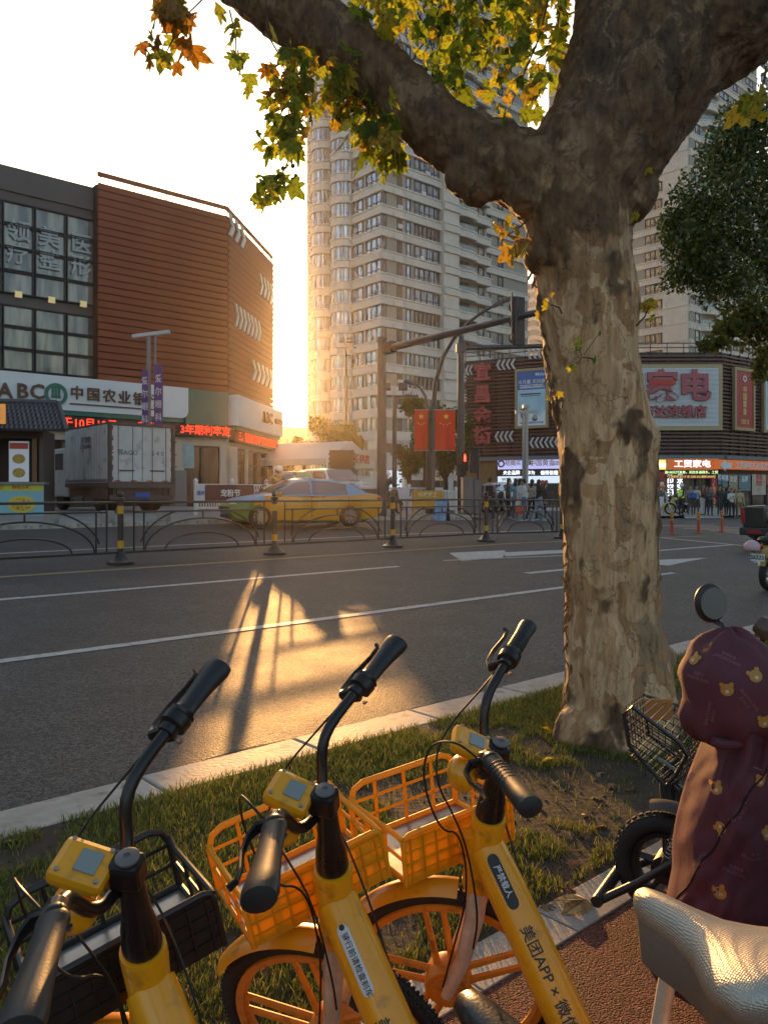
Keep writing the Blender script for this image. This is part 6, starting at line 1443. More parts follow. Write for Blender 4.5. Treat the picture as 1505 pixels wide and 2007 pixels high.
# loose bark strips along the left edge
mbs = MB(); rb2 = random.Random(8)
for i in range(46):
    yy = rb2.choice((rb2.uniform(560, 1380), rb2.uniform(1060, 1330), rb2.uniform(480, 900)))
    xl = np.interp(yy, [430, 600, 780, 900, 1100, 1380], [1017, 1062, 1084, 1102, 1112, 1112]) + rb2.uniform(-3, 14)
    p = P(xl, yy, 5.05 - rb2.uniform(-.02, .12)); l = rb2.uniform(.03, .10); w = rb2.uniform(.005, .013)
    d_ = Vector((rb2.uniform(-.45, -.05), rb2.uniform(-.3, .1), rb2.choice((-1, -1, 1)))).normalized(); sd = d_.cross(Vector((0, 1, .2))).normalized()
    mbs.add([p - sd * w, p + sd * w, p + d_ * l * .6 + sd * w * .8 + Vector((-.01, 0, 0)), p + d_ * l * .6 - sd * w * .7 + Vector((-.01, 0, 0)), p + d_ * l + Vector((-.02, 0, 0))], [(0, 1, 2, 3), (3, 2, 4)])
o = part('loose_bark', mbs, mat('bark_flake', (.14, .08, .045), .8, trans=.12, var=.4, vscale=20), plane, kind='stuff'); o.location = -Vector((base.x, base.y, 0))

def leafmat(name, stops, trans=.5, rough=.5):
    m = bpy.data.materials.new(name); m.use_nodes = True; n_ = m.node_tree; b = n_.nodes['Principled BSDF']
    ge = n_.nodes.new('ShaderNodeNewGeometry'); oi = n_.nodes.new('ShaderNodeObjectInfo'); ad = n_.nodes.new('ShaderNodeMath'); ad.operation = 'ADD'; fr = n_.nodes.new('ShaderNodeMath'); fr.operation = 'FRACT'
    n_.links.new(ge.outputs['Random Per Island'], ad.inputs[0]); n_.links.new(oi.outputs['Random'], ad.inputs[1]); n_.links.new(ad.outputs[0], fr.inputs[0])
    r = n_.nodes.new('ShaderNodeValToRGB'); e = r.color_ramp.elements; e[0].position, e[0].color = stops[0][0], (*stops[0][1], 1); e[1].position, e[1].color = stops[1][0], (*stops[1][1], 1)
    for p_, c_ in stops[2:]: q = e.new(p_); q.color = (*c_, 1)
    n_.links.new(fr.outputs[0], r.inputs[0])
    tc_2 = n_.nodes.new('ShaderNodeTexCoord'); ns = n_.nodes.new('ShaderNodeTexNoise'); ns.inputs['Scale'].default_value = 38; ns.inputs['Detail'].default_value = 4; n_.links.new(tc_2.outputs['Object'], ns.inputs['Vector'])
    r2 = n_.nodes.new('ShaderNodeValToRGB'); r2.color_ramp.elements[0].position = .36; r2.color_ramp.elements[0].color = (.45, .38, .3, 1); r2.color_ramp.elements[1].position = .5; r2.color_ramp.elements[1].color = (1, 1, 1, 1); n_.links.new(ns.outputs['Fac'], r2.inputs[0])
    mx = n_.nodes.new('ShaderNodeMix'); mx.data_type = 'RGBA'; mx.blend_type = 'MULTIPLY'; mx.inputs[0].default_value = 1; n_.links.new(r.outputs[0], mx.inputs[6]); n_.links.new(r2.outputs[0], mx.inputs[7])
    n_.links.new(mx.outputs[2], b.inputs['Base Color']); b.inputs['Roughness'].default_value = rough
    t = n_.nodes.new('ShaderNodeBsdfTranslucent'); n_.links.new(mx.outputs[2], t.inputs[0]); ms_ = n_.nodes.new('ShaderNodeMixShader'); ms_.inputs[0].default_value = trans
    n_.links.new(b.outputs[0], ms_.inputs[1]); n_.links.new(t.outputs[0], ms_.inputs[2]); n_.links.new(ms_.outputs[0], n_.nodes['Material Output'].inputs[0]); return m
lf_green = leafmat('plane_leaf_green', [(0, (.08, .14, .012)), (.45, (.20, .29, .02)), (.8, (.36, .42, .03)), (1, (.5, .46, .03))], .7)
lf_orange = leafmat('plane_leaf_autumn', [(0, (.32, .14, .02)), (.5, (.42, .2, .02)), (1, (.3, .26, .03))], .6)
lf_yellow = leafmat('plane_leaf_yellow', [(0, (.5, .34, .02)), (1, (.4, .4, .03))], .6)
def leaf_geo(sz, curl, seed):
    r_ = random.Random(seed); lobes = [(90, 1.0), (38, .86), (142, .86), (-12, .62), (192, .62)]
    out = []
    for a, rr_ in sorted(lobes):
        rr_ *= r_.uniform(.88, 1.1); a += r_.uniform(-5, 5)
        out += [(a - 17, rr_ * .70), (a - 10, rr_ * .80), (a - 5, rr_ * .84), (a, rr_), (a + 6, rr_ * .83), (a + 11, rr_ * .78), (a + 17, rr_ * .68), (a + 26, rr_ * .58)]
    vs = [Vector((0, 0, 0))]
    for a, q in out:
        a = math.radians(a); x, y = q * math.cos(a), q * math.sin(a); vs.append(Vector((x, y, -curl * (x * x + .6 * y * y) + .10 * abs(x))) * sz * .56)
    n = len(out); fs = [(0, i + 1, i + 2) for i in range(n - 1)] + [(0, n, 1)]
    vs += [Vector((-.006, 0, 0)), Vector((.006, 0, 0)), Vector((.003, -sz * .42, -sz * .05))]; fs.append((n + 1, n + 2, n + 3))
    return vs, fs
LG = [leaf_geo(.225 * s_, c_, k) for k, (s_, c_) in enumerate(((1, .35), (.85, .7), (1.1, .15), (.7, .5), (.95, .9)))]
def leaf_mesh(g, m):
    mb = MB(); mb.add(*g); me = mb.mesh('leaf', m); return me
LM = {c: [leaf_mesh(g, m) for g in LG] for c, m in (('g', lf_green), ('o', lf_orange), ('y', lf_yellow))}
rl = random.Random(21); rest = MB(); leafcount = 0; twm = mat('twig', (.05, .035, .02), .7); twl = []
class _TW:
    def tube(s, pts, r, n=5):
        m_ = MB(); m_.tube(pts, r, n); twl.append(m_.mesh('twig', twm, smooth=True))
twigs = _TW()
def hang(p, sc_=1.0):
    tip = Vector((rl.uniform(-.6, .6), rl.uniform(-.6, .6), -1 + rl.uniform(-.1, .6))).normalized(); nrm = Vector((rl.gauss(0, 1), rl.gauss(0, 1) - .4, rl.uniform(-.2, .7))).normalized()
    x = tip.cross(nrm).normalized(); nz_ = x.cross(tip)
    R = Matrix((x, tip, nz_)).transposed().to_4x4(); return Matrix.Translation(p) @ R @ Matrix.Diagonal((sc_, sc_, sc_, 1))
boff = Matrix.Translation(-Vector((base.x, base.y, 0)))
def addleaf(p, c, sc_=1.0, obj_=True):
    global leafcount
    M_ = boff @ hang(p, sc_); k = rl.randrange(5)
    if obj_ and leafcount < 298:
        o = link('leaf', LM[c][k], plane); o.matrix_basis = M_; leafcount += 1
    else:
        rest.T = M_; rest.add(*LG[k], mi={'g': 0, 'o': 1, 'y': 2}[c]); rest.T = Matrix.Identity(4)
# clusters: px, py, depth, rx, ry, number, colours, twig start, leaf size
clusters = [
 ((345, 50), 4.6, 42, 62, 20, 'oog', (430, -40), 1.0), ((318, 118), 4.6, 30, 22, 8, 'oog', (350, 40), .8),
 ((462, 125), 4.9, 22, 55, 9, 'g', (450, 20), .75),
 ((570, 175), 5.1, 46, 62, 38, 'ggo', (520, 60), .85), ((575, 262), 5.1, 30, 52, 26, 'ggg', (570, 160), .8), ((525, 262), 5.1, 24, 34, 9, 'gg', (560, 200), .85),
 ((530, 372), 5.1, 34, 32, 17, 'g', (572, 300), .85), ((610, 150), 5.2, 40, 30, 16, 'gy', (560, 80), .9),
 ((672, 205), 5.2, 50, 42, 30, 'gyg', (640, 120), 1.0), ((735, 268), 5.1, 48, 42, 34, 'ggy', (700, 180), .95), ((770, 310), 5.1, 28, 20, 10, 'g', (740, 250), .9),
 ((990, 465), 4.9, 22, 14, 5, 'oy', (1035, 430), .7), ((1012, 505), 4.85, 16, 26, 6, 'yyo', (1035, 450), .75),
 ((1078, 597), 4.7, 12, 12, 4, 'y', (1100, 615), .4), ((1140, 700), 4.6, 26, 22, 6, 'yg', (1165, 712), .42), ((1268, 608), 4.85, 22, 16, 5, 'gy', (1245, 640), .6), ((1240, 445), 4.85, 10, 10, 2, 'y', (1235, 440), .4),
 ((1262, 350), 4.9, 12, 16, 3, 'gy', (1250, 330), .6), ((1482, 195), 4.5, 26, 30, 8, 'gy', (1500, 130), .85), ((1090, 780), 4.7, 8, 8, 2, 'y', (1100, 800), .35)]
for (cx0, cy0), d, rx_, ry_, n, cols_, tw0, ls in clusters:
    c = P(cx0, cy0, d); a = P(tw0[0], tw0[1], d); r0 = P(cx0 + rx_, cy0, d).x - c.x; r1 = ry_ * d / FP
    twigs.tube([a, a.lerp(c, .5) + Vector((.02, 0, .01)), c], [.006, .005, .003], 5)
    for i in range(int(n * 1.35)):
        v = Vector((rl.gauss(0, .55), rl.gauss(0, .6), rl.gauss(0, .55))); p = c + Vector((v.x * r0, v.y * .22, v.z * r1 + .03))
        if i % 3 == 0: twigs.tube([c + (p - c) * .1, p], [.003, .002], 4)
        addleaf(p, rl.choice(cols_), ls * rl.uniform(.75, 1.15))
for i in range(620):                                # leafy part between the limbs, top of the frame
    px_, py_ = rl.uniform(690, 1110), rl.uniform(-60, 235)
    if py_ > 235 - abs(px_ - 980) * .12 or (px_ < 850 and py_ > (px_ - 640) * .75 - 20) or (rl.random() < .35 and py_ > 120) or noise.noise(Vector((px_ * .018, py_ * .018, 3))) < -.3: continue
    addleaf(P(px_, py_, rl.uniform(4.8, 6.0)), rl.choice('gggggy'), rl.uniform(.7, 1.0))
for k in range(16):
    a = P(rl.uniform(700, 1150), -80, rl.uniform(5, 6)); b_ = a + Vector((rl.uniform(-.5, .5), rl.uniform(-.2, .2), rl.uniform(-1.1, -.4))); twigs.tube([a, a.lerp(b_, .5) + Vector((.05, 0, 0)), b_], [.009, .006, .003], 5)
for i in range(3000):                               # crown above the frame
    a_ = rl.uniform(0, 2 * PI); q = rl.uniform(.6, 4.8); p = Vector((base.x + q * math.cos(a_), base.y + q * math.sin(a_), rl.uniform(5.2, 9)))
    py_ = HY - (p.z - CZ) / max(p.y, .1) * FP
    if p.y > .2 and py_ > -40: continue
    addleaf(p, rl.choice('gggy'), rl.uniform(.9, 1.4), False)
o = part('foliage', rest, [lf_green, lf_orange, lf_yellow], plane, kind='stuff')
for tw_me in twl: link('twig', tw_me, plane, -Vector((base.x, base.y, 0)))
ballm = mat('seed_ball', (.09, .05, .02), .9)
for px_, py_, d in ((468, 135, 4.9), (560, 285, 5.1), (574, 352, 5.1), (580, 345, 5.1), (555, 330, 5.1), (690, 215, 5.1), (800, 205 - 20, 5.1), (1050, 190, 5.2), (574, 325, 5.1)):
    mb = MB(); mb.ell((0, 0, 0), .016, 8, 6); part('seed_ball', mb, ballm, plane, smooth='all', loc=P(px_, py_, d) - Vector((base.x, base.y, 0)))

# ------------------------------------------------------------ other trees
def leafcloud(mb, blobs, n, size, rng, flat=.0, shell=.55):
    tot = sum(b[3] for b in blobs)
    for c, r, _, w in blobs:
        c = Vector(c)
        for i in range(int(n * w / tot)):
            v = Vector((rng.gauss(0, 1), rng.gauss(0, 1), rng.gauss(0, 1))).normalized() * (rng.random() ** shell)
            nz_ = noise.noise(v * 2.1 + c); k = 1 + .28 * nz_
            p = c + Vector((v.x * r[0], v.y * r[1], v.z * r[2])) * k
            s = size * rng.uniform(.6, 1.3); a = Vector((rng.gauss(0, 1), rng.gauss(0, 1), rng.gauss(0, 1) - .3)).normalized(); b = a.cross(Vector((rng.gauss(0, 1), rng.gauss(0, 1), rng.gauss(0, 1)))).normalized()
            mb.add([p, p + a * s * .5 + b * s * .26, p + a * s, p + a * s * .5 - b * s * .26], [(0, 1, 2, 3)])
lf_dark = leafmat('evergreen_leaf', [(0, (.04, .08, .02)), (.6, (.085, .14, .03)), (1, (.24, .24, .04))], .35, .35)
lf_mid = leafmat('street_tree_leaf', [(0, (.04, .07, .015)), (.6, (.07, .10, .02)), (1, (.13, .14, .03))], .4)
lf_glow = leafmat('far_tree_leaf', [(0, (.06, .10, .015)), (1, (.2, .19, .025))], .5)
trkm = mat('dark_trunk', (.045, .035, .025), .85, var=.3, vscale=9, bump=.5, bscale=30)
rt_ = random.Random(31)
# dark leafy tree beyond the plane tree
c0 = Vector((4.95, 8.9, 0)); t = thing('leafy_tree', 'dark dense-leaved tree reaching in from the right edge', 'tree', c0)
mb = MB()
def TP(px, py, d): return P(px, py, d) - c0
limbs = [[(0, 0, -.2), (.0, 0, 1.6), (-.2, .1, 3.2)], [(-.2, .1, 3.1), TP(1500, 520, 9), TP(1430, 470, 9), TP(1370, 430, 9)], [(-.2, .1, 3.0), TP(1520, 480, 9), TP(1480, 400, 8.8), TP(1440, 330, 8.8)], [(-.2, .1, 3.1), TP(1540, 600, 8.5), TP(1470, 640, 8.5), TP(1400, 665, 8.5)], [(-.2, .1, 3.2), (.1, .2, 5), (.2, .1, 6.5)]]
for i, l in enumerate(limbs): mb.tube(l, [.16, .14, .11] if i == 0 else [.09, .05, .03, .012][:len(l)], 8)
part('trunk', mb, trkm, t, smooth=True)
blobs = [(TP(1500, 330, 9), (.62, .9, .62), 0, 1.2), (TP(1400, 400, 9), (.5, .7, .5), 0, .9), (TP(1370, 470, 9), (.42, .6, .45), 0, .8), (TP(1480, 480, 9), (.7, .9, .55), 0, 1.2), (TP(1450, 270, 9), (.35, .5, .38), 0, .5), (TP(1350, 500, 8.8), (.3, .4, .34), 0, .4), (TP(1560, 420, 9), (.8, 1, .8), 0, 1.2), (TP(1440, 560, 8.8), (.4, .5, .28), 0, .5), (TP(1660, 300, 9.2), (1.2, 1.2, 1.2), 0, 1.6), (TP(1345, 400, 9), (.22, .3, .3), 0, .25), (TP(1330, 465, 9), (.2, .3, .2), 0, .2), (TP(1460, 240, 9), (.35, .5, .3), 0, .5), (TP(1420, 310, 9), (.35, .4, .3), 0, .5), (TP(1335, 540, 9), (.22, .3, .2), 0, .25), (TP(1310, 440, 9), (.14, .2, .2), 0, .12), (TP(1390, 540, 9), (.3, .3, .3), 0, .35)]
mb = MB(); leafcloud(mb, blobs, 24000, .062, rt_, shell=.5); part('crown', mb, lf_dark, t, kind='stuff')
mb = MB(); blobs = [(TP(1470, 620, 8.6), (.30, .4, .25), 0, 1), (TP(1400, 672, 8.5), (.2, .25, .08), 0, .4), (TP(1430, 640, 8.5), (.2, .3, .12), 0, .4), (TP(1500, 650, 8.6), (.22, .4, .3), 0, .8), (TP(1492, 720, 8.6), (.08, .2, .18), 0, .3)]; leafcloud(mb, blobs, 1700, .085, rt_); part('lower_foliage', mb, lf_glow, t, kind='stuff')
def street_tree(px, py, d, rx, ry, label, n=5000, m=None, sz=.16, trunk=True, blobs=None):
    b = GD(px, d); t = thing('street_tree', label, 'tree', b, 0, 'street trees beyond the road'); c = P(px, py, d) - b; r0, r1 = rx * d / FP, ry * d / FP
    mb = MB(); mb.tube([(0, 0, -.3), (.05, 0, c.z * .5), (0, 0, c.z)], [.16, .13, .06], 7)
    for k in range(5): a = rt_.uniform(0, 6.28); mb.tube([(0, 0, c.z * .55), (math.cos(a) * r0 * .6, math.sin(a) * r0 * .6, c.z + r1 * rt_.uniform(-.3, .5))], [.07, .02], 5)
    part('trunk', mb, trkm, t, smooth=True)
    bl = [((c.x, c.y, c.z), (r0 * .7, r0 * .7, r1 * .7), 0, 1.4)]
    for k in range(9): a = k * 2.4; q = .62; bl.append(((c.x + r0 * q * math.cos(a), c.y + r0 * q * math.sin(a) * .8, c.z + r1 * .6 * math.sin(k * 1.9)), (r0 * .42, r0 * .42, r1 * .38), 0, .7))
    mb = MB(); leafcloud(mb, bl, n, sz, rt_); part('crown', mb, m or lf_mid, t, kind='stuff'); return t
street_tree(832, 830, 42, 46, 62, 'round street tree just behind the flags', 6000, sz=.2)
street_tree(800, 905, 40, 30, 36, 'small street tree left of the flag post above the white barrier', 2500, sz=.18)
street_tree(872, 900, 44, 30, 40, 'street tree filling the gap right of the right flag', 2500, sz=.18)
street_tree(905, 860, 52, 24, 70, 'street tree between the signal mast and the louvred shops', 2500, sz=.2)
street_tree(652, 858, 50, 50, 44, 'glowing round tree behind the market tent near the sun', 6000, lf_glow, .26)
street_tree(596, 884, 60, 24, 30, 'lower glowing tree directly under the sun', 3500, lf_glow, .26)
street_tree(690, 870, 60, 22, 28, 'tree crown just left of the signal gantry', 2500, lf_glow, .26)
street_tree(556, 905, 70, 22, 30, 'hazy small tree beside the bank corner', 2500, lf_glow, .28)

# ------------------------------------------------------------ verge: grass, soil litter, leaves
grass_m = leafmat('grass_blade', [(0, (.09, .13, .015)), (.6, (.18, .22, .03)), (1, (.40, .34, .09))], .45, .6)
rg = np.random.default_rng(5); mb = MB(); V, Fc = [], []; DIRT = G(1150, 1590).xy; TRK = base.xy
cnt = 0
for i in range(270000):
    s = rg.uniform(-6.5, 9.5); D = rg.uniform(1.86, 3.80)
    if s > 6 and rg.random() < .4: continue
    p = W(s, D)
    if p.y < .7: continue
    px_ = CX + p.x / p.y * FP
    if px_ < -1500 or px_ > 2000: continue
    nzv = noise.noise(Vector((p.x * 1.6, p.y * 1.6, 0))) + .5 * noise.noise(Vector((p.x * 5, p.y * 5, 4)))
    edge = max(0, (D - 3.1)) * .7 + max(0, 2.15 - D) * .9
    rb_d = (Vector((p.x, p.y)) - DIRT).length; rt_d = (Vector((p.x, p.y)) - TRK).length
    shade = .62 * math.exp(-(rb_d / .75) ** 2) + (.25 if s > 3.3 else 0) - (.5 if rt_d < .52 else 0) 
    if nzv + edge < -.30 + shade * 1.1: 
        if rg.random() < .93: continue
    h = rg.uniform(.012, .05) * (1.25 if edge > .2 else 1) * (1 + .3 * nzv); a = rg.uniform(0, 6.283); w = rg.uniform(.0012, .0028); lean = rg.uniform(.1, .9) * h; b = rg.uniform(0, 6.283)
    dx, dy = math.cos(a) * w, math.sin(a) * w; lx, ly = math.cos(b) * lean, math.sin(b) * lean; o = len(V)
    V += [(p.x - dx, p.y - dy, 0), (p.x + dx, p.y + dy, 0), (p.x + lx * .35 + dx * .8, p.y + ly * .35 + dy * .8, h * .6), (p.x + lx * .35 - dx * .8, p.y + ly * .35 - dy * .8, h * .6), (p.x + lx, p.y + ly, h)]
    Fc += [(o, o + 1, o + 2, o + 3), (o + 3, o + 2, o + 4)]; cnt += 1
me = bpy.data.meshes.new('grass'); me.from_pydata(V, [], Fc); me.materials.append(grass_m)
tag(link('grass', me), 'patchy sunlit grass growing in the verge between kerb and sidewalk', 'grass', kind='stuff')
# clods and crumbs of soil
mb = MB(); rs = random.Random(9)
for i in range(1300):
    s = rs.uniform(1, 7.5); D = rs.uniform(1.86, 3.75); p = W(s, D)
    if p.y < .8: continue
    r_ = rs.uniform(.003, .010); mb.ell(p + Vector((0, 0, r_ * .2)), (r_, r_ * rs.uniform(.6, 1.2), r_ * .6), 5, 3)
tag(link('soil_clods', mb.mesh('soil_clods', soil)), 'crumbly brown soil between the grass tufts of the verge', 'soil', kind='stuff')
dry = leafmat('dry_leaf', [(0, (.18, .08, .03)), (.5, (.30, .16, .07)), (1, (.42, .28, .14))], .25, .7)
drm = [leaf_mesh(leaf_geo(.13 * s_, c_, 50 + k), dry) for k, (s_, c_) in enumerate(((1, 1.2), (.75, .6), (.9, 1.8)))]
dry_y = leaf_mesh(leaf_geo(.13, .9, 60), lf_yellow)
fl_px = [(835, 1440), (1083, 1440), (1060, 1500), (720, 1480), (1010, 1638), (1032, 1642), (1118, 1642), (1180, 1622), (1195, 1668), (1100, 1755), (1125, 1752), (1255, 1690), (300, 1700), (36, 1705), (890, 1415), (1170, 1520), (1230, 1550), (1085, 1540), (520, 1905), (365, 1950), (850, 1600), (1060, 1780), (1265, 1700), (760, 1870), (980, 1430), (1125, 1455), (1140, 1600), (640, 1900), (20, 1650), (1000, 1700), (905, 1432), (955, 1452), (1040, 1470), (780, 1500), (1150, 1640), (1210, 1600), (1075, 1660), (1120, 1700), (990, 1560), (1165, 1565), (560, 1560), (160, 1640), (90, 1720), (420, 1600), (1060, 1590), (1190, 1540)]
for i, (x, y) in enumerate(fl_px):
    g_ = G(x, y); o = link('fallen_leaf', dry_y if i in (1, 2) else drm[i % 3], None, g_ + Vector((0, 0, .022 if i in (1, 2) else .012)), (rs.uniform(-.5, .5), rs.uniform(-.5, .5), rs.uniform(0, 6.3)))
    if i in (1, 2): o.rotation_euler = (1.0, .3, rs.uniform(0, 6)); tag(o, ('fresh yellow leaf standing in the grass nearest the trunk', 'fresh yellow leaf lying on bare soil left of the trunk')[i - 1], 'leaf', 'yellow fallen leaves')
    else:
        wh_ = 'by the left basket' if x < 420 else ('under the middle bicycle' if x < 700 else ('between the kerb and the right basket' if y < 1480 and x < 1000 else ('under the right bicycle' if x < 1000 else ('at the granite edging' if y > 1700 else 'on bare soil before the trunk'))))
        tag(o, ('broad', 'small', 'tightly curled')[i % 3] + ' dry brown plane leaf ' + wh_, 'leaf', 'dry fallen leaves')
g_ = G(1148, 1778); o = link('fallen_leaf', leaf_mesh(leaf_geo(.24, 1.1, 77), leafmat('pale_dry_leaf', [(0, (.45, .28, .1)), (1, (.5, .33, .13))], .2, .6)), None, g_ + Vector((0, 0, .03)), (.3, -.3, 2.2)); tag(o, 'large crumpled tan leaf on the granite edging by the foot peg', 'leaf')
# ------------------------------------------------------------ hire bicycles
byel = mat('bike_yellow', (.84, .345, .006), .33, coat=.35, var=.1, vscale=4, dirt=((.45, .2, .02), 22))
bor = mat('rim_orange', (.62, .24, .02), .5, var=.12, vscale=8, dirt=((.3, .12, .03), 30))
bblk = mat('bike_black_alloy', (.022, .019, .018), .3, .3, var=.3, vscale=14)
grip_m = mat('grip_rubber', (.016, .015, .015), .48, bump=.06, bscale=300)
plas_y = mat('basket_yellow', (.85, .43, .012), .4, trans=.38, var=.06, vscale=5); plas_k = mat('basket_black', (.014, .013, .012), .38, var=.2, vscale=6)
pearl = mat('fork_pearl', (.66, .58, .46), .4, .1, var=.15, vscale=6, dirt=((.5, .4, .28), 16))
platem = mat('basket_plate', (.36, .34, .31), .35, .6, var=.25, vscale=7, dirt=((.2, .15, .1), 5))
screen_m = mat('lock_display', (.22, .25, .24), .25); screw = mat('screw', (.4, .38, .35), .3, .9)
discm = mat('cap_disc_grey', (.16, .14, .13), .5, .3); sadk = mat('saddle_black', (.013, .012, .012), .3, bump=.1, bscale=150)
sads = mat('saddle_silver', (.42, .39, .33), .38, .6); clr = mat('clear_reflector', (.7, .6, .4), .15, trans=.5)
_n = sads.node_tree; _v = _n.nodes.new('ShaderNodeTexVoronoi'); _t = _n.nodes.new('ShaderNodeTexCoord'); _v.inputs['Scale'].default_value = 230; _v.inputs['Randomness'].default_value = .25; _n.links.new(_t.outputs['Object'], _v.inputs['Vector'])
_b = _n.nodes.new('ShaderNodeBump'); _b.invert = True; _b.inputs['Strength'].default_value = .75; _b.inputs['Distance'].default_value = .002; _n.links.new(_v.outputs['Distance'], _b.inputs['Height']); _n.links.new(_b.outputs[0], _n.nodes['Principled BSDF'].inputs['Normal'])
BK = dict(R=.289, tc=.307, th=.524, ts=.703, gx=-.05, gy=.369, gt=.833, bx=.055, by=.092, bt=.781, nx=-.075, fx=.17, hw=.172, zn=.737, zf=.784, zb=.627)
RK = math.radians(18)
def AX(t): return Vector((-.04 - math.sin(RK) * t, 0, BK['R'] + math.cos(RK) * t))
def steerM(st):
    a = Vector((-math.sin(RK), 0, math.cos(RK))); o = AX(0); return Matrix.Translation(o) @ Matrix.Rotation(st, 4, a) @ Matrix.Translation(-o)
def tube_text(s, size, A, B, r, ang, m, par, name='lettering', flipd=False, along=.5, bold=.01, off=.0012, vertical=False):
    """print wrapped on a tube from A to B (radius r); ang is the direction round the tube that faces out"""
    vs, fs = cut_geo(*text_geo(s, size, bold, 0, 1.0), .006); A, B = Vector(A), Vector(B); ax = (B - A).normalized(); c = A.lerp(B, along)
    u = Vector((0, 1, 0)); u = (u - ax * u.dot(ax)).normalized(); v = ax.cross(u); mb = MB(); out = []
    for p in vs:
        x, y = p.x, p.y; a = ang - y / r; rr_ = r + off
        out.append(c + ax * x + (u * math.cos(a) + v * math.sin(a)) * rr_)
    mb.add(out, fs); return part(name, mb, m, par)
def tube_patch(w, h, A, B, r, ang, m, par, name, along=.5, off=.0006, n=10):
    A, B = Vector(A), Vector(B); ax = (B - A).normalized(); c = A.lerp(B, along); u = Vector((0, 1, 0)); u = (u - ax * u.dot(ax)).normalized(); v = ax.cross(u); mb = MB(); rows = []
    for j in range(n + 1):
        y = (j / n - .5) * h; row = []
        e = h / 2; q = math.sqrt(max(0, e * e - y * y)); hw_ = (w / 2 - e) + q
        for i in range(n + 1):
            x = (i / n - .5) * 2 * hw_; a = ang - y / r; row.append(c + ax * x + (u * math.cos(a) + v * math.sin(a)) * (r + off))
        rows.append(row)
    mb.sheet(rows); return part(name, mb, m, par)
prt_k = mat('print_black', (.015, .013, .012), .45); prt_w = mat('print_silver', (.5, .48, .44), .4)
def bicycle(label, X0, Y0, yaw, lean, st, basket='y', saddle='k', sad=(-.74, .82), grips='wing', extras=()):
    t = thing('hire_bicycle', label, 'bicycle', (X0, Y0, 0), rot=(-lean, 0, yaw), group='hire bicycles parked in a row'); S = steerM(st); R = BK['R']
    # wheels
    def wheel_b(c, Mx, nm='wheel'):
        T = Mx @ Matrix.Translation(c) @ Matrix.Rotation(PI / 2, 4, 'X'); mb = MB(); prof = []
        for k in range(12): a = 2 * PI * k / 12; prof.append((R - .021 + .021 * math.cos(a), .019 * math.sin(a)))
        prof.append(prof[0]); mb.lathe(prof, 64, T, caps=False)
        w_ = part('wheel', mb, tyre_m, t, smooth='all')
        mb = MB()
        for k in range(128):
            a = 2 * PI * k / 128
            for sg in (-1, 1):
                q = T @ Vector(((R - .0015) * math.cos(a + sg * .01), (R - .0015) * math.sin(a + sg * .01), sg * .008)); mb.box(q, (.008, .006, .008), R=(T.to_3x3() @ Matrix.Rotation(a, 3, 'Z')))
        part('tread', mb, tyre_m, w_, kind='stuff')
        mb = MB(); mb.lathe([(R - .058, -.014), (R - .040, -.017), (R - .034, 0), (R - .040, .017), (R - .058, .014), (R - .064, 0), (R - .058, -.014)], 48, T, caps=False)
        mb.lathe([(.0, -.036), (.055, -.036), (.06, -.02), (.06, .02), (.055, .034), (0, .034)], 24, T, caps=False)
        part('rim', mb, bor, w_, smooth=True)
        for k in range(5):
            a0 = 2 * PI * k / 5 + .35
            for sg in (-1, 1):
                a = a0 + sg * .10; b = a0 + sg * .42
                mb = MB(); mb.tube([T @ Vector((R - .055) * Vector((math.cos(a), math.sin(a), 0))), T @ Vector((.05 * math.cos(b), .05 * math.sin(b), 0))], [.0085, .0105], 6, flat=(1, .9)); part('spoke', mb, bor, w_, smooth=True)
        return w_
    fw = wheel_b(Vector((0, 0, R)), S); wheel_b(Vector((-1.02, 0, R)), Matrix.Identity(4))
    mb = MB(); mb.T = S; mb.lathe([(.0, .037), (.045, .037), (.045, .042), (0, .042)], 20, Matrix.Translation((0, 0, R)) @ Matrix.Rotation(-PI / 2, 4, 'X')); mb.tube([(0, -.06, R), (0, .06, R)], .007, 8); part('hub_cap', mb, bor, fw)
    # fork and crown
    for sg in (-1, 1):
        mb = MB(); mb.T = S; mb.tube([(.0, sg * .052, R), AX(.12) + Vector((.012, sg * .052, 0)), AX(.25) + Vector((.0, sg * .05, 0)), AX(.305) + Vector((0, sg * .025, 0))], [.015, .02, .024, .024], 12, flat=(1, .75)); part('fork_leg', mb, pearl, t, smooth=True)
    mb = MB(); mb.T = S; mb.tube([AX(.27), AX(.305)], [.03, .034], 14); part('fork_crown', mb, byel, t, smooth=True)
    # frame
    A, B = AX(.31), AX(.515); mb = MB(); mb.tube([A, A.lerp(B, .1), A.lerp(B, .5), A.lerp(B, .92), B], [.041, .044, .038, .041, .04], 20); part('head_tube', mb, byel, t, smooth=True)
    d0, d1 = AX(.425) + Vector((-.01, 0, 0)), Vector((-.545, 0, .235)); mb = MB(); mb.tube([d0, d0.lerp(d1, .15), d0.lerp(d1, .5), d1], [.044, .047, .047, .045], 22, flat=(1.0, 1.0)); dt = part('down_tube', mb, byel, t, smooth=True)
    s0, s1 = Vector((-.60, 0, .25)), Vector((-.715, 0, sad[1] - .08)); mb = MB(); mb.tube([s0, s0.lerp(s1, .55)], .028, 14); mb.tube([d1, s0], .04, 14); part('seat_tube', mb, byel, t, smooth=True)
    mb = MB(); mb.tube([s0.lerp(s1, .5), s1, (sad[0] + .0, 0, sad[1] - .03)], [.016, .016, .016], 12); part('seat_post', mb, pearl, t, smooth=True)
    mb = MB()
    for sg in (-1, 1): mb.tube([(-.62, sg * .03, .24), (-.8, sg * .06, .26), (-1.02, sg * .065, R)], .013, 8); mb.tube([(-.665, sg * .03, .5), (-.9, sg * .06, .39), (-1.02, sg * .065, R)], .011, 8)
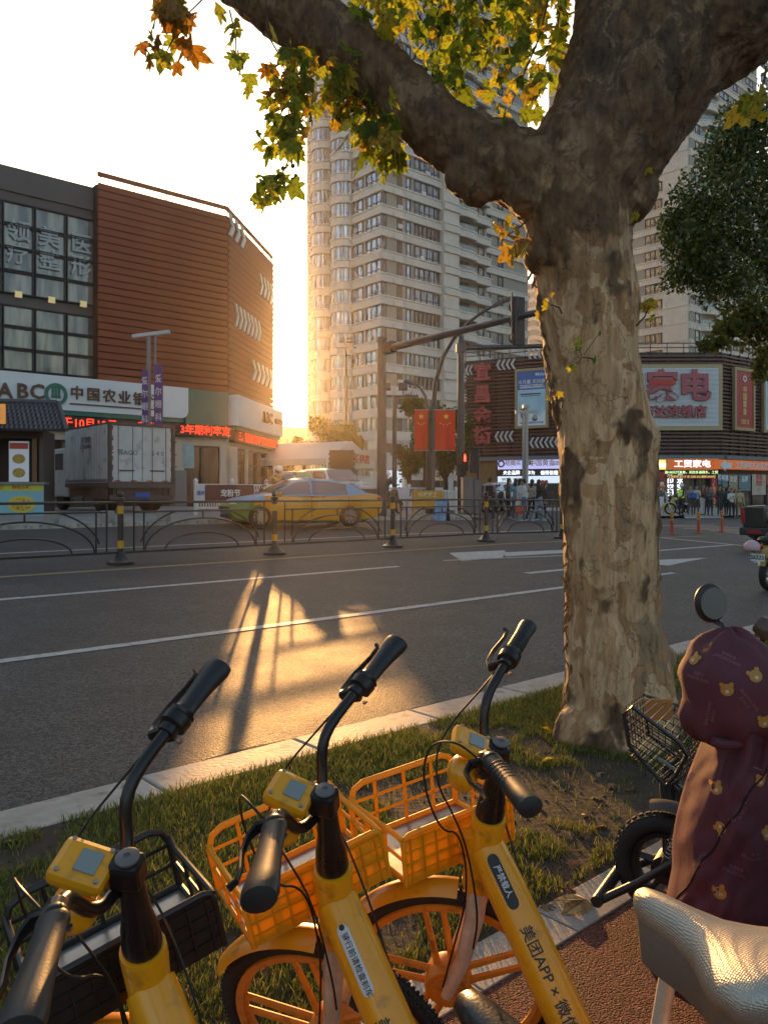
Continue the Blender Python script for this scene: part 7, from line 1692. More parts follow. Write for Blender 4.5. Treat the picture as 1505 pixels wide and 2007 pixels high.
    part('stays', mb, byel, t, smooth=True)
    mb = MB(); pts = [(-1.02 + (R + .02) * math.cos(a), 0, R + (R + .02) * math.sin(a)) for a in np.linspace(.4, 2.7, 14)]; mb.tube(pts, .034, 10, flat=(.4, 1)); part('rear_mudguard', mb, byel, t, smooth=True)
    mb = MB(); mb.T = S; rows = []
    for a in np.linspace(.75, 1.85, 12):
        rows.append([Vector(((R + .028 - .02 * abs(q) ** 2) * math.cos(a), .036 * q, R + (R + .028 - .02 * abs(q) ** 2) * math.sin(a))) for q in (-1, -.6, 0, .6, 1)])
    mb.sheet(rows); part('front_mudguard', mb, byel, t, smooth=True)
    mb = MB(); mb.prism([(-.52, .16), (-.50, .33), (-.62, .37), (-.98, .34), (-1.05, .3), (-1.0, .25), (-.62, .15)], .05, .085); part('chain_guard', mb, byel, t, bevel=.012)
    mb = MB(); mb.tube([(-.6, -.09, .25), (-.6, .12, .25)], .014, 8); mb.tube([(-.6, .12, .25), (-.47, .13, .14)], .012, 8); mb.tube([(-.6, -.09, .25), (-.73, -.1, .36)], .012, 8); mb.box((-.47, .18, .14), (.09, .1, .025)); mb.box((-.73, -.15, .36), (.09, .1, .025)); part('crank', mb, bumper_blk, t)
    mb = MB(); mb.tube([(-.98, .07, .25), (-.97, .20, .10), (-.96, .26 + lean * .1, .01)], .009, 8); part('kickstand', mb, bblk, t, smooth=True)
    # stem, bars
    mb = MB(); mb.T = S; a, b = AX(.518), AX(.70); mb.tube([a, a.lerp(b, .04), a.lerp(b, .25), a.lerp(b, .45), a.lerp(b, .8), b], [.034, .035, .032, .025, .021, .021], 18); stem_ = part('stem', mb, bblk, t, smooth=True)
    mb = MB(); Rm = Matrix.Rotation(-RK, 3, 'Y'); mb.T = S; mb.box(AX(.694) + Vector((.006, 0, 0)), (.058, .046, .052), R=Rm); part('clamp_block', mb, bblk, t, bevel=.009)
    mb = MB(); mb.T = S @ Matrix.Translation(AX(.724)) @ Matrix.Rotation(-RK, 4, 'Y'); mb.lathe([(.0, -.003), (.020, -.003), (.020, .001), (.018, .002), (.006, .004), (.005, .001), (0, .001)], 20); part('cap_disc', mb, discm, t, smooth=True)
    for sg in (-1, 1):
        G_ = AX(BK['gt']) + Vector((BK['gx'], sg * BK['gy'], 0)); Bd = AX(BK['bt']) + Vector((BK['bx'], sg * BK['by'], 0)); c0_ = Vector((-.215, sg * .0, .915))
        path = [c0_, c0_ + Vector((.004, sg * .045, .0)), c0_ + Vector((.004, sg * .078, .012)), Bd + Vector((.008, -sg * .004, -.055)), Bd + Vector((.002, sg * .0, -.012)), Bd + Vector((-.006, sg * .018, .010)), Bd.lerp(G_, .28), Bd.lerp(G_, .55), Bd.lerp(G_, .8)]
        # smooth
        for _ in range(2): path = [path[0]] + [path[i] * .5 + (path[i - 1] + path[i + 1]) * .25 for i in range(1, len(path) - 1)] + [path[-1]]
        sub = [path[0]]
        for i in range(len(path) - 1): sub += [path[i].lerp(path[i + 1], .5), path[i + 1]]
        for _ in range(2): sub = [sub[0]] + [sub[i] * .5 + (sub[i - 1] + sub[i + 1]) * .25 for i in range(1, len(sub) - 1)] + [sub[-1]]
        mb = MB(); mb.T = S; mb.tube(sub, .0118, 14); part('handlebar', mb, bblk, t, smooth=True)
        ax = (G_ - Bd).normalized(); g0 = Bd.lerp(G_, .60 if sg < 0 else .30); gl = (G_ - g0).length
        mb = MB(); mb.T = S; q = [0, .03, .06, .3, .55, .75, .9, .985, 1.0]; rr_ = [.0172, .0185, .0172, .0172, .019, .0215, .0235, .022, .009] if grips == 'wing' else [.0180, .0190, .018, .0188, .019, .020, .0215, .0205, .012]
        mb.tube([g0 + ax * gl * k for k in q], rr_, 18, flat=(1.0, 1.36 if grips == 'wing' else 1.15)); gp = part('grip', mb, grip_m, t, smooth=True)
        if grips == 'ribbed':
            for k in range(6): mb = MB(); mb.T = S; c = g0 + ax * gl * (.15 + k * .07); mb.tube([c, c + ax * .004], [.0195, .0195], 16, flat=(1, 1.18)); part('grip_rib', mb, grip_m, gp)
        # twist bell ring with clamp
        mb = MB(); mb.T = S; c = Bd.lerp(G_, .55 if sg < 0 else .28)
        if sg == -1: mb.tube([c - ax * .020, c - ax * .016, c + ax * .004, c + ax * .008, c + ax * .014, c + ax * .016, c + ax * .024], [.020, .027, .028, .024, .027, .022, .019], 22)
        else: mb.tube([c - ax * .008, c - ax * .004, c + ax * .008, c + ax * .012], [.018, .021, .021, .018], 20)
        rg_ = part('shifter_ring' if sg == -1 else 'lever_collar', mb, bblk, t, smooth=True)
        mb = MB(); mb.T = S; c2 = Bd.lerp(G_, .48 if sg < 0 else .24); mb.tube([c2 - ax * .014, c2 + ax * .012], .0185, 14); mb.box(c2 + Vector((.012, 0, -.016)), (.026, .018, .02)); part('brake_clamp', mb, bblk, t, bevel=.003)
        mb = MB(); mb.T = S; mb.lathe([(0, 0), (.006, 0), (.006, .004), (0, .004)], 10, Matrix.Translation(c2 + Vector((-.005, 0, -.031))) @ Matrix.Rotation(PI, 4, 'X')); part('screw', mb, screw, t)
        # brake lever
        mb = MB(); mb.T = S; f_ = Vector((.86, 0, -.18)); l0 = c2 + f_ * .05; pts = [c2 + f_ * .015, l0, l0 + ax * .03 + f_ * .022, l0 + ax * .08 + f_ * .028, l0 + ax * .13 + f_ * .018, l0 + ax * .165 + f_ * .022, l0 + ax * .18 + f_ * .038]
        mb.tube(pts, [.011, .012, .008, .0065, .006, .006, .0075], 8, flat=(1, .7)); part('brake_lever', mb, bblk, t, smooth=True)
    # cables
    def cab(pts, r=.0026, SS=True):
        pts = [Vector(p) for p in pts]
        for _ in range(3):
            q = [pts[0]]
            for i in range(len(pts) - 1): q += [pts[i].lerp(pts[i + 1], .25), pts[i].lerp(pts[i + 1], .75)]
            pts = q + [pts[-1]]
        mb = MB(); mb.tube(pts, r, 6); part('cable', mb, bblk, t, smooth=True)
    SP = lambda p: (S @ Vector(p).to_4d()).to_3d()
    BD = lambda sg: (AX(BK['bt']) + Vector((BK['bx'], sg * BK['by'], 0))).lerp(AX(BK['gt']) + Vector((BK['gx'], sg * BK['gy'], 0)), .44 if sg < 0 else .24)
    cR = SP(BD(-1) + Vector((.012, 0, 0))); cL = SP(BD(1) + Vector((.02, 0, 0)))
    cab([cR, SP(BD(-1) + Vector((.05, .06, -.015))), SP((-.11, -.06, .97)), SP((-.09, .01, .90)), SP((-.12, .02, .80)), (-.17, .05, .70), (-.20, .055, .55), (-.16, .05, .45)])
    cab([cL, SP(BD(1) + Vector((.07, -.03, .035))), SP((-.11, .06, 1.03)), SP((-.07, .05, .93)), SP((-.09, .07, .80)), (-.15, .052, .74), (-.17, .056, .6), (-.10, .07, .42), SP((.0, .06, .33))])
    cab([SP((-.2, -.04, .93)), (-.15, -.05, .83), (-.2, -.06, .7), (-.25, -.055, .58), (-.3, -.05, .5)])
    # lock box
    mb = MB(); mb.T = S @ Matrix.Translation((-.196, .020, .990)) @ Matrix.Rotation(-.62, 4, 'Y'); mb.box((0, 0, .0), (.094, .084, .034)); lk = part('lock_box', mb, byel, t, bevel=.013)
    mb = MB(); mb.T = S @ Matrix.Translation((-.168, .045, .935)); mb.ell((0, 0, 0), (.036, .042, .042), 18, 12); part('lock_bulge', mb, byel, t, smooth='all')
    mb = MB(); mb.T = S @ Matrix.Translation((-.196, .020, .990)) @ Matrix.Rotation(-.62, 4, 'Y'); mb.box((-.008, .002, .0186), (.036, .042, .003)); part('display', mb, screen_m, lk)
    for qx in (-.034, .032):
        for qy in (-.031, .031):
            mb = MB(); mb.T = S @ Matrix.Translation((-.196, .020, .990)) @ Matrix.Rotation(-.62, 4, 'Y'); mb.lathe([(0, .018), (.0042, .018), (.0042, .0200), (0, .0200)], 10, Matrix.Translation((qx, qy, 0))); part('screw', mb, screw, lk)
    # basket
    pm_ = plas_y if basket == 'y' else plas_k; nx, fx_, hw, zn, zf, zb = (BK[k] for k in ('nx', 'fx', 'hw', 'zn', 'zf', 'zb')); zfb = zb + .01
    bk = MB(); rad = .04
    def rrect(x, z0, z1, r): return [(x, -hw, z0), (x, -hw, z1 - r), (x, -hw + r * .3, z1 - r * .3), (x, -hw + r, z1), (x, hw - r, z1), (x, hw - r * .3, z1 - r * .3), (x, hw, z1 - r), (x, hw, z0)]
    bk.tube(rrect(fx_, zfb, zf, rad), .0085, 8); bk.tube([(fx_, -hw, zfb), (fx_, hw, zfb)], .008, 8)
    bkt = part('basket', bk, pm_, t, smooth=True)
    for z in (zfb + (zf - zfb) * .36, zfb + (zf - zfb) * .68): mb = MB(); mb.tube([(fx_, -hw, z), (fx_, hw, z)], .0045, 6); part('bar', mb, pm_, bkt, smooth=True)
    for y in (-hw * .55, 0, hw * .55): mb = MB(); mb.tube([(fx_, y, zfb), (fx_, y, zf)], .005, 6); part('bar', mb, pm_, bkt, smooth=True)
    for sg in (-1, 1):
        mb = MB(); mb.tube([(fx_, sg * hw, zf - .03), (fx_ - .03, sg * hw, zf - .045), (nx + .02, sg * hw, zn - .005), (nx, sg * hw, zn - .01)], .007, 8); mb.tube([(fx_, sg * hw, zfb), (nx, sg * hw, zb)], .007, 8); part('side_rail', mb, pm_, bkt, smooth=True)
        for q in (.33, .66): x = nx + (fx_ - nx) * q; mb = MB(); mb.tube([(x, sg * hw, zb), (x, sg * hw, zn + (zf - .04 - zn) * q)], .0045, 6); part('bar', mb, pm_, bkt, smooth=True)
        mb = MB(); mb.tube([(fx_, sg * hw, zfb + .06), (nx, sg * hw, zb + .05)], .0045, 6); part('bar', mb, pm_, bkt, smooth=True)
    mb = MB(); mb.tube(rrect(nx, zb - .012, zn, .02), .0065, 8); part('near_rim', mb, pm_, bkt, smooth=True)
    mb = MB(); mb.b2(nx - .002, nx + .002, -hw, hw, zb - .012, zn - .004); part('near_panel', mb, pm_, bkt)
    mb = MB()
    for i in range(9): y = -hw + 2 * hw * (i + .5) / 9; mb.b2(nx - .007, nx + .005, y - .0018, y + .0018, zb - .01, zn - .01)
    for i in range(4): z = zb + (zn - zb) * (i + .5) / 4; mb.b2(nx - .006, nx + .004, -hw, hw, z - .0016, z + .0016)
    part('panel_ribs', mb, pm_, bkt)
    mb = MB(); mb.b2(nx + .005, fx_ - .005, -hw + .004, hw - .004, zb + .002, zb + .006); part('floor_plate', mb, platem, bkt)
    for y in (-.08, .08): mb = MB(); mb.lathe([(.011, 0), (.011, .004), (.006, .005), (.006, .011), (0, .011)], 10, Matrix.Translation((nx + .06, y, zb + .006))); part('bolt', mb, screw, bkt)
    mb = MB(); mb.box((nx - .035, 0, zb + .05), (.07, .03, .05)); mb.box((nx - .03, 0, zb + .0), (.09, .022, .02)); part('basket_bracket', mb, byel, t, bevel=.004)
    # saddle
    sx_, sz_ = sad; mb = MB(); rows = []; tk, wk = (1, 1.08) if saddle == 'k' else (1.75, 1.2)
    for i, (x, w, zt, th) in enumerate(((.15, .012, -.012, .02), (.14, .022, -.004, .035), (.11, .028, .0, .045), (.05, .034, .0, .05), (0, .05, -.001, .055), (-.04, .078, .002, .06), (-.08, .098, .006, .065), (-.12, .102, .012, .065), (-.15, .085, .016, .055), (-.165, .05, .016, .035))):
        rows.append([Vector((sx_ + x * 1.08, w * wk * math.sin(a) * (1 if abs(a) < 1.9 else .92), sz_ + zt + (th * tk * .5) * (math.cos(a) - 1) + (.012 * (abs(math.sin(a)) ** 2) if (x < -.05 and abs(a) < 1.6) else 0))) for a in np.linspace(-2.4, 2.4, 25)])
    mb.sheet(rows); mb.add(rows[0], [tuple(range(25))[::-1]]); mb.add(rows[-1], [tuple(range(25))]); sd_m = sadk if saddle == 'k' else sads
    sdo = part('saddle', mb, sd_m, t, smooth='all')
    if saddle != 'k':
        mb = MB(); rows2 = [[v + Vector((0, 0, -.0)) for v in r] for r in rows]
        for r in rows2:
            for k, v in enumerate(r):
                a = -2.4 + 4.8 * k / 24
                if abs(a) < 1.0: v.z -= .03
                else: v.z = sz_ - .03 - (.085 if abs(a) > 1.9 else .0) + (v.z - sz_) * .5; v.y *= .93; v.x -= .006
        mb.sheet(rows2); part('saddle_skirt', mb, mat('saddle_skirt_grey', (.2, .19, .17), .5, bump=.1, bscale=100), sdo, smooth='all')
    mb = MB()
    for sg in (-1, 1): mb.tube([(sx_ + .1, sg * .012, sz_ - .045), (sx_ - .02, sg * .022, sz_ - .06), (sx_ - .12, sg * .03, sz_ - .05)], .004, 6)
    part('saddle_rail', mb, chrome, sdo)
    mb = MB(); mb.tube([(sx_ - .14, 0, sz_ - .09), (sx_ - .175, 0, sz_ - .09)], .02, 10); part('rear_reflector', mb, lamp_red, t)
    # print on the down tube
    ang = -1.0
    for s_, size, al, mcol, kind in extras:
        if kind == 'pill': tube_patch(size[0], size[1], d0, d1, .047, ang, mcol, dt, 'sticker', al)
        else: tube_text(s_, size, d0, d1, .047, ang, mcol, dt, along=al)
    return t
sh_off = mat('sticker_white', (.6, .6, .6), .4)
bicycle('leftmost hire bicycle with a black basket', -.384, 1.643, 2.17, .232, .808, 'k', 'k', extras=((None, (.17, .034), .26, prt_k, 'pill'), ('⊗ 严禁载人', .026, .26, sh_off, 't')))
bicycle('middle hire bicycle with a yellow basket and smooth black grips', -.044, 1.932, 2.062, .233, .724, 'y', 'k', sad=(-.85, .80), extras=((None, (.14, .026), .2, sh_off, 'pill'), ('● 骑行前请检查刹车', .0155, .2, prt_k, 't'), ('美团APP × 微信 扫码', .032, .64, prt_k, 't')))
bicycle('right hire bicycle with a yellow basket and a silver textured saddle', .208, 2.103, 2.141, .097, .832, 'y', 's', sad=(-.80, .80), grips='ribbed', extras=((None, (.125, .028), .14, prt_k, 'pill'), ('严禁载人', .018, .14, sh_off, 't'), ('美团APP × 微信 扫码', .032, .56, prt_k, 't')))

# ------------------------------------------------------------ e-bike under a quilted rain cover
maroon = mat('quilt_maroon', (.10, .024, .036), .85, var=.22, vscale=3, bump=.25, bscale=14)
ebk = mat('ebike_black', (.022, .02, .02), .4)
ec = thing('electric_bike', 'electric bike wrapped in a maroon quilted cover printed with small bears', 'electric bike', (1.0, 2.5, 0))
e0 = Vector((1.0, 2.5, 0))
def EP(px, py, d): return P(px, py, d) - e0
# the hanging quilt
ledge = [(1440, 1378), (1480, 1362), (1520, 1346), (1560, 1334), (1600, 1324), (1650, 1316), (1700, 1316), (1750, 1306), (1800, 1296), (1850, 1282), (1890, 1266), (1930, 1290), (1960, 1335), (1985, 1380)]
def qsurf(u, v):
    py = 1440 + 545 * v; pl_ = np.interp(py, [a for a, b in ledge], [b for a, b in ledge]); px = pl_ + (1640 - pl_) * u
    d = 2.02 + .10 * (1 - min(1, u * 5)) ** 2 - .10 * math.sin(min(1, u * 1.4) * PI) + .07 * v
    tp = math.exp(-v * 5); wv = .02 * tp * math.sin(u * 34 + 3 * noise.noise(Vector((u * 4, v * 3, 8)))) + .012 * (1 - abs(noise.noise(Vector((u * 7 + v * 4, v * 5 - u * 3, 3))))) ** 6 * -1 + .022 * math.sin(u * 9 + v * 3) * (1 - v * .3) + .018 * noise.noise(Vector((u * 5, v * 7, 2))) + .009 * noise.noise(Vector((u * 16, v * 12, 5)))
    s_ = abs((u - .95) * .75 + (v - .02) * 1.0) ; wv += .018 * math.exp(-(s_ * 26) ** 2) if u > .1 else 0
    return px, py, d + wv
mb = MB(); rows = []
for j in range(57):
    v = j / 56; row = []
    for i in range(58):
        u = i / 57; px, py, d = qsurf(u, v); row.append(EP(px, py, d))
    # rolled left edge and a back layer for thickness
    back = [EP(*qsurf(0, v)[:2], 2.20 + .07 * v) + Vector((.02, .02, 0)), EP(*qsurf(.12, v)[:2], 2.3 + .07 * v)]
    rows.append(back[::-1] + row)
mb.sheet(rows); cover = part('quilted_cover', mb, maroon, ec, smooth='all')
# mitt over the left grip
mt = MB(); rows = []
mc = EP(1442, 1345, 2.0)
for j in range(25):
    th = PI * j / 24; row = []
    for i in range(41):
        a = 2 * PI * i / 40; rx_, ry_, rz_ = .138, .13, .146
        nk = max(0, -math.cos(th) - .1); k = 1 + nk * .10 * math.sin(a * 9 + 3 * noise.noise(Vector((a, th, 1)))) + .09 * noise.noise(Vector((math.cos(a) * 2, math.sin(a) * 2, th * 2))) + .03 * noise.noise(Vector((math.cos(a) * 6, math.sin(a) * 6, th * 5)))
        zz_ = math.cos(th); x = rx_ * math.sin(th) * math.cos(a); y = ry_ * math.sin(th) * math.sin(a)
        if zz_ > .2: x = x * (1 - .12 * zz_) - .015 * zz_
        if zz_ < -.3: x *= 1 + .7 * (-zz_ - .3)
        row.append(mc + Vector((x, y, rz_ * zz_)) * k)
    rows.append(row)
mt.sheet(rows); mitt = part('hand_mitt', mt, maroon, ec, smooth='all')
mb = MB(); q = [EP(1395 + 22 * k, 1452 + 6 * math.sin(k), 1.93 + .0 * k) for k in range(6)]; mb.tube(q, .012, 8); part('gathered_seam', mb, maroon, ec, smooth=True)
# diagonal quilting seam
bvhq = BVHTree.FromPolygons([tuple(v.co) for v in cover.data.vertices], [tuple(p.vertices) for p in cover.data.polygons])
bvhm = BVHTree.FromPolygons([tuple(v.co) for v in mitt.data.vertices], [tuple(p.vertices) for p in mitt.data.polygons])
org = Vector((0, 0, CZ)) - e0
def hitq(px, py, bv):
    dr = (EP(px, py, 1.0) - org).normalized(); h, n_, _, ds = bv.ray_cast(org, dr); return (h, n_) if h else (None, None)
sm = []
for k in range(26):
    h, n_ = hitq(1505 - 190 * k / 25, 1500 + 280 * k / 25 + 5 * math.sin(k), bvhq)
    if h: sm.append(h + Vector((0, -.001, 0)))
mb = MB(); mb.tube(sm, .0028, 6); part('quilting_seam', mb, mat('seam_dark', (.012, .005, .006), .9), ec)
pr_y = mat('bear_print', (.40, .18, .03), .6); pr_w = mat('bear_print_pale', (.5, .42, .33), .6); pr_t = mat('print_mauve', (.24, .10, .12), .6)
def decal(px, py, geo, m, nm, rot, par, bv, off=.0012):
    h, n_ = hitq(px, py, bv)
    if not h: return
    if n_.y > 0: n_ = -n_
    xx = Vector((0, 0, 1)).cross(-n_).normalized() * -1; xx = n_.cross(Vector((0, 0, 1))).normalized(); xx = -xx if xx.x < 0 else xx; yy = xx.cross(-n_).normalized(); yy = yy if yy.z > 0 else -yy
    vs, fs = geo; out = []
    for v in vs:
        x = v[0] * math.cos(rot) - v[1] * math.sin(rot); y = v[0] * math.sin(rot) + v[1] * math.cos(rot)
        p = h + xx * x + yy * y; h2, n2, _, _ = bv.ray_cast(p + n_ * .06, -n_, .14); out.append((h2 if h2 else p) + n_ * (off + v[2]))
    mb = MB(); mb.add(out, fs); part(nm, mb, m, par)
def disc(cx_, cy_, r, n=14, z=0):
    vs = [(cx_, cy_, z)] + [(cx_ + r * math.cos(2 * PI * i / n), cy_ + r * math.sin(2 * PI * i / n), z) for i in range(n)]; return vs, [(0, i + 1, (i + 1) % n + 1) for i in range(n)]
def merge_(*gs):
    V_, F_ = [], []
    for vs, fs in gs: o = len(V_); V_ += vs; F_ += [tuple(i + o for i in f) for f in fs]
    return V_, F_
bear = merge_(disc(0, 0, .015), disc(-.011, .013, .0055), disc(.011, .013, .0055)); bearf = merge_(disc(0, -.004, .0045, z=.0006))
paw = merge_(disc(.014, .022, .006), disc(.004, .024, .005))
txt2 = text_geo('XIAOXIONG\nKAIDE', .012, .0, 0, 1.0)
for px, py, r_ in ((1402, 1545, .3), (1332, 1650, .1), (1410, 1622, 2.6), (1410, 1750, .4), (1490, 1530, .0), (1500, 1635, .3), (1337, 1740, 1.6)):
    decal(px, py, bear, pr_y, 'bear_print', r_, ec, bvhq); decal(px, py, bearf, pr_w, 'bear_muzzle', r_, ec, bvhq)
for px, py, r_ in ((1365, 1600, PI - .4), (1450, 1590, 1.0), (1370, 1690, .9), (1440, 1706, PI - .4), (1440, 1485, PI - .1), (1352, 1520, 1.3), (1480, 1680, PI - .3)): decal(px, py, txt2, pr_t, 'lettering', r_, ec, bvhq)
for px, py, r_ in ((1424, 1352, .1), (1480, 1325, .5), (1360, 1292, -.4), (1497, 1415, .2)): decal(px, py, bear, pr_y, 'bear_print', r_, ec, bvhm); decal(px, py, bearf, pr_w, 'bear_muzzle', r_, ec, bvhm)
for px, py, r_ in ((1425, 1288, PI - .5), (1463, 1375, -.9), (1368, 1325, PI), (1392, 1400, 1.3)): decal(px, py, txt2, pr_t, 'lettering', r_, ec, bvhm)
# mirror
mcn = EP(1395, 1183, 2.05)
mb = MB(); mb.T = Matrix.Translation(mcn) @ Matrix.Rotation(-.06, 4, 'Y'); mb.ell((0, .012, 0), (.042, .022, .052), 24, 12); part('mirror', mb, ebk, ec, smooth='all')
mb = MB(); mb.T = Matrix.Translation(mcn + Vector((0, -.012, .002))) @ Matrix.Rotation(PI / 2 - .05, 4, 'X') @ Matrix.Diagonal((.83, 1, 1, 1)); mb.lathe([(0, 0), (.041, 0), (.041, .001), (0, .001)], 28); part('mirror_glass', mb, mat('mirror_glass', (.26, .27, .26), .05, 1), ec)
mb = MB(); mb.tube([mcn + Vector((.012, .01, -.045)), EP(1415, 1225, 2.03), EP(1428, 1262, 2.0)], [.009, .007, .007], 8); part('mirror_stem', mb, ebk, ec, smooth=True)
# wheel, fork, mudguard, foot peg
hub = P(1288, 1690, 2.85); hub.z = .215; hub = Vector((1.025, 2.86, .20)); r_ = .19
def ewheel(c, par, yawv, r_=.205, off=e0):
    T = Matrix.Translation(c - off) @ Matrix.Rotation(yawv, 4, 'Z') @ Matrix.Rotation(PI / 2, 4, 'X')
    mb = MB(); prof = [(r_ - .035 + .035 * math.cos(2 * PI * k / 12), .036 * math.sin(2 * PI * k / 12)) for k in range(13)]; mb.lathe(prof, 48, T, caps=False); w_ = part('wheel', mb, tyre_m, par, smooth='all')
    mb = MB()
    for k in range(42):
        a = 2 * PI * k / 42
        for sg in (-1, 0, 1): q_ = T @ Vector(((r_ - .001 - abs(sg) * .008) * math.cos(a + sg * .04), (r_ - .001 - abs(sg) * .008) * math.sin(a + sg * .04), sg * .017)); mb.box(q_, (.009, .018, .013), R=(T.to_3x3() @ Matrix.Rotation(a, 3, 'Z')))
    part('tread', mb, tyre_m, w_, kind='stuff')
    mb = MB(); mb.lathe([(r_ - .085, -.02), (r_ - .068, -.028), (r_ - .064, 0), (r_ - .068, .028), (r_ - .085, .02), (r_ - .09, 0), (r_ - .085, -.02)], 40, T, caps=False); mb.lathe([(0, -.05), (.05, -.05), (.05, .05), (0, .05)], 20, T, caps=False)
    for k in range(5): a = 2 * PI * k / 5 + .2; mb.tube([T @ Vector((.045 * math.cos(a), .045 * math.sin(a), 0)), T @ Vector(((r_ - .08) * math.cos(a), (r_ - .08) * math.sin(a), 0))], [.022, .014], 8, flat=(.6, 1))
    part('rim', mb, ebk, w_, smooth=True); return w_
YE = 2.25      # axle yaw so that the wheel plane is seen a little obliquely
ewheel(hub, ec, YE + .35, .19)
fd = Vector((math.cos(YE + .35), math.sin(YE + .35), 0)); sd_ = Vector((-fd.y, fd.x, 0))
mb = MB()
for sg in (-1, 1): mb.tube([hub - e0 + sd_ * sg * .065, hub - e0 + sd_ * sg * .07 - fd * .05 + Vector((0, 0, .16)), hub - e0 + sd_ * sg * .06 - fd * .16 + Vector((0, 0, .42))], [.02, .022, .018], 12)
fk_ = part('fork', mb, ebk, ec, smooth=True)
A_, B_ = hub - e0 + sd_ * .068 + Vector((0, 0, .02)), hub - e0 + sd_ * .07 - fd * .06 + Vector((0, 0, .19))
tube_text('LUYUAN', .03, A_, B_, .022, 2.6, prt_w, fk_, along=.6)
mb = MB(); rows = []
for a in np.linspace(1.3, 2.6, 14): rows.append([hub - e0 + fd * (r_ + .045 - .02 * abs(q)) * math.cos(a) + Vector((0, 0, (r_ + .045 - .02 * q * q) * math.sin(a))) + sd_ * .05 * q for q in (-1, -.6, 0, .6, 1)])
mb.sheet(rows); part('mudguard', mb, mat('mudguard_brown', (.06, .045, .04), .5), ec, smooth='all')
mb = MB(); p0, p1, p2 = EP(1320, 1690, 2.75), EP(1238, 1738, 2.85), EP(1160, 1770, 2.88)
mb.tube([EP(1345, 1680, 2.7), p0, EP(1250, 1730, 2.8), EP(1175, 1765, 2.80)], .014, 10); mb.tube([EP(1290, 1680, 3.0), EP(1238, 1700, 2.98), EP(1205, 1712, 2.97)], .014, 10); part('crash_bar', mb, ebk, ec, smooth=True)
mb = MB(); mb.tube([EP(1168, 1768, 2.78), EP(1213, 1705, 2.98)], .021, 12); part('foot_peg', mb, mat('peg_black', (.03, .03, .03), .35, bump=.2, bscale=90), ec, smooth=True)
# body, deck and saddle, mostly hidden under the cover
mb = MB(); mb.b2(.0, .26, -1.15, .1, .25, .34); mb.b2(.02, .24, -1.25, -.65, .34, .72); part('body', mb, ebk, ec, bevel=.04)
mb = MB(); mb.ell((.13, -.95, .78), (.13, .36, .06), 18, 10); part('saddle', mb, seatblk, ec, smooth='all')
ewheel(Vector((1.13, 1.30, .205)), ec, PI / 2)
mb = MB(); mb.tube([EP(1420, 1350, 2.05), EP(1520, 1330, 2.1), EP(1640, 1345, 2.1)], .013, 10); mb.tube([EP(1530, 1335, 2.1), EP(1480, 1560, 2.5), hub - e0 - fd * .14 + Vector((0, 0, .4))], .024, 10); part('handlebar', mb, ebk, ec, smooth=True)

# second e-bike with a wire basket
e2 = thing('electric_bike', 'black electric bike with a wire basket against the plane tree', 'electric bike', (1.35, 3.2, 0)); f0 = Vector((1.35, 3.2, 0))
hub2 = Vector((1.34, 3.42, .22)); ewheel(hub2, e2, 1.9, .21, f0)
def FPx(px, py, d): return P(px, py, d) - f0
nb = {k: FPx(*v) for k, v in dict(nl=(1222, 1385, 3.05), nr=(1345, 1460, 2.98), nbl=(1232, 1480, 3.05), nbr=(1318, 1540, 3.0), fl=(1260, 1362, 3.38), fr=(1385, 1400, 3.3), fbl=(1270, 1440, 3.38), fbr=(1360, 1510, 3.3)).items()}
mb = MB(); mb.tube([nb['nl'] + Vector((0, 0, -.03)), nb['nl'] + Vector((.03, 0, 0)), nb['nr'] + Vector((-.03, 0, .01)), nb['nr'] + Vector((0, 0, -.04)), nb['nbr'] + Vector((.01, 0, .04)), nb['nbr'] + Vector((-.03, 0, 0)), nb['nbl'] + Vector((.04, 0, -.01)), nb['nbl'] + Vector((0, 0, .04))], .0085, 8, closed=True)
mb.tube([nb['fl'], nb['fr'], nb['fbr'], nb['fbl']], .008, 8, closed=True); bsk = part('wire_basket', mb, ebk, e2, smooth=True)
wires = MB()
for a, b, c, d in (('nl', 'nr', 'fl', 'fr'), ('nbl', 'nbr', 'fbl', 'fbr')):
    for q in np.linspace(.05, .95, 9): wires.tube([nb[a].lerp(nb[b], q), nb[c].lerp(nb[d], q)], .0022, 5)
for a, b, c, d in (('nl', 'nbl', 'nr', 'nbr'), ('fl', 'fbl', 'fr', 'fbr'), ('nl', 'nbl', 'fl', 'fbl'), ('nr', 'nbr', 'fr', 'fbr')):
    for q in np.linspace(.12, .88, 6): wires.tube([nb[a].lerp(nb[b], q), nb[c].lerp(nb[d], q)], .0022, 5)
for a, b, c, d in (('fl', 'fr', 'fbl', 'fbr'), ('nl', 'fl', 'nbl', 'fbl'), ('nr', 'fr', 'nbr', 'fbr'), ('nbl', 'nbr', 'fbl', 'fbr')):
    for q in np.linspace(.1, .9, 7): wires.tube([nb[a].lerp(nb[b], q), nb[c].lerp(nb[d], q)], .0022, 5)
part('basket_wires', wires, ebk, bsk, kind='stuff')
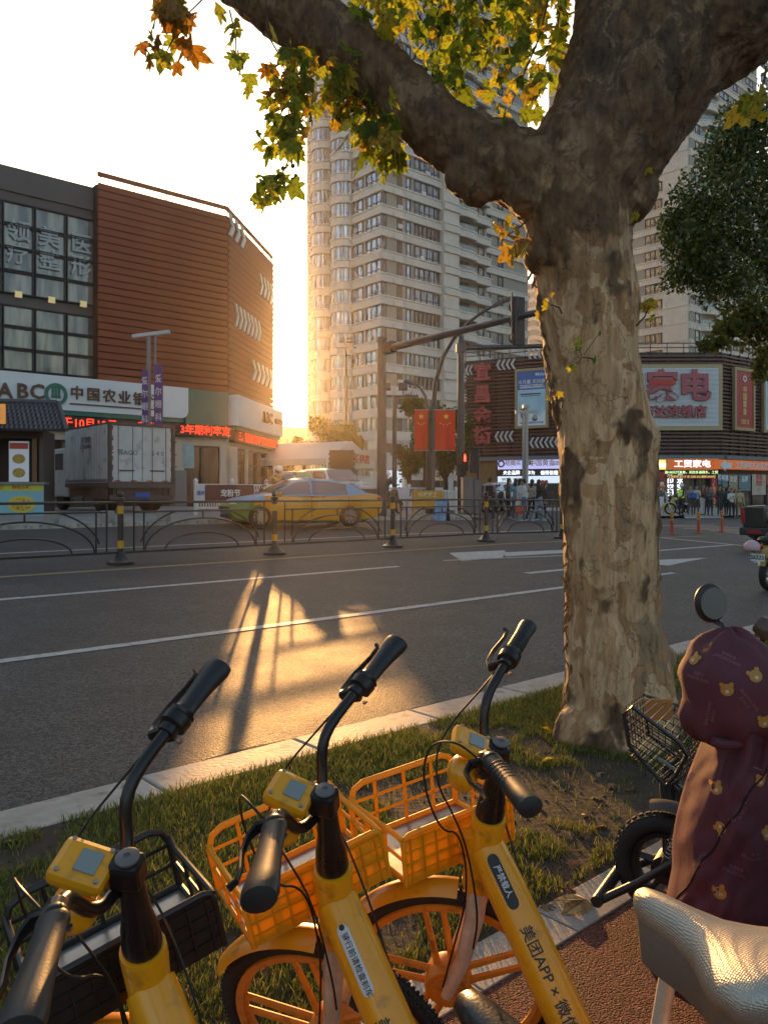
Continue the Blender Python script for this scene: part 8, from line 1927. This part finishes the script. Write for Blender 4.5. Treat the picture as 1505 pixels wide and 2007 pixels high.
mb = MB(); c = (nb['fl'] + nb['fbl']) / 2; mb.box(FPx(1290, 1390, 3.34), (.12, .01, .09)); part('orange_plate', mb, mat('plate_orange', (.5, .2, .05), .5), e2, bevel=.004)
mb = MB(); mb.box(FPx(1310, 1500, 3.15), (.09, .03, .01), R=Matrix.Rotation(.6, 3, 'Y')); part('crumpled_wrapper', mb, mat('wrapper', (.2, .3, .3), .3), e2)
mb = MB(); mb.tube([hub2 - f0, hub2 - f0 + Vector((.04, -.1, .3)), hub2 - f0 + Vector((.12, -.35, .78))], .02, 10); mb.tube([hub2 - f0 + Vector((.12, -.35, .78)), FPx(1470, 1290, 2.95), FPx(1500, 1240, 2.9)], .012, 8); part('fork', mb, ebk, e2, smooth=True)
mb = MB(); mb.tube([FPx(1486, 1222, 2.9), FPx(1500, 1232, 2.88), FPx(1530, 1245, 2.85)], [.035, .042, .036], 14); part('grip_cover', mb, mat('leather_brown', (.09, .05, .035), .4, bump=.4, bscale=50), e2, smooth=True)
mb = MB(); mb.ell(FPx(1500, 1300, 2.85), (.05, .03, .035), 16, 10); part('chrome_lamp', mb, chrome, e2, smooth='all')
mb = MB(); mb.b2(.2, .4, -.75, -.1, .3, .6); part('body', mb, ebk, e2, bevel=.05); 
mb = MB(); mb.ell((.32, -.6, .74), (.11, .3, .05), 16, 8); part('saddle', mb, seatblk, e2, smooth='all')
ewheel(Vector((1.72, 2.35, .21)), e2, 1.9, .21, f0)
# ------------------------------------------------------------ evening haze: one closed box of even air round everything
hz = bpy.data.materials.new('evening_haze'); hz.use_nodes = True; nt = hz.node_tree; nt.nodes.remove(nt.nodes['Principled BSDF'])
pv = nt.nodes.new('ShaderNodeVolumePrincipled'); pv.inputs['Color'].default_value = (1, .93, .84, 1); pv.inputs['Density'].default_value = HAZE_D; pv.inputs['Anisotropy'].default_value = HAZE_G
nt.links.new(pv.outputs[0], nt.nodes['Material Output'].inputs['Volume'])
mb = MB(); mb.b2(-620, 620, -600, 625, -1.8, 102); tag(link('haze', mb.mesh('haze', hz)), 'thin warm evening haze filling the street', 'haze', kind='stuff')
bpy.data.scenes.remove(TS)
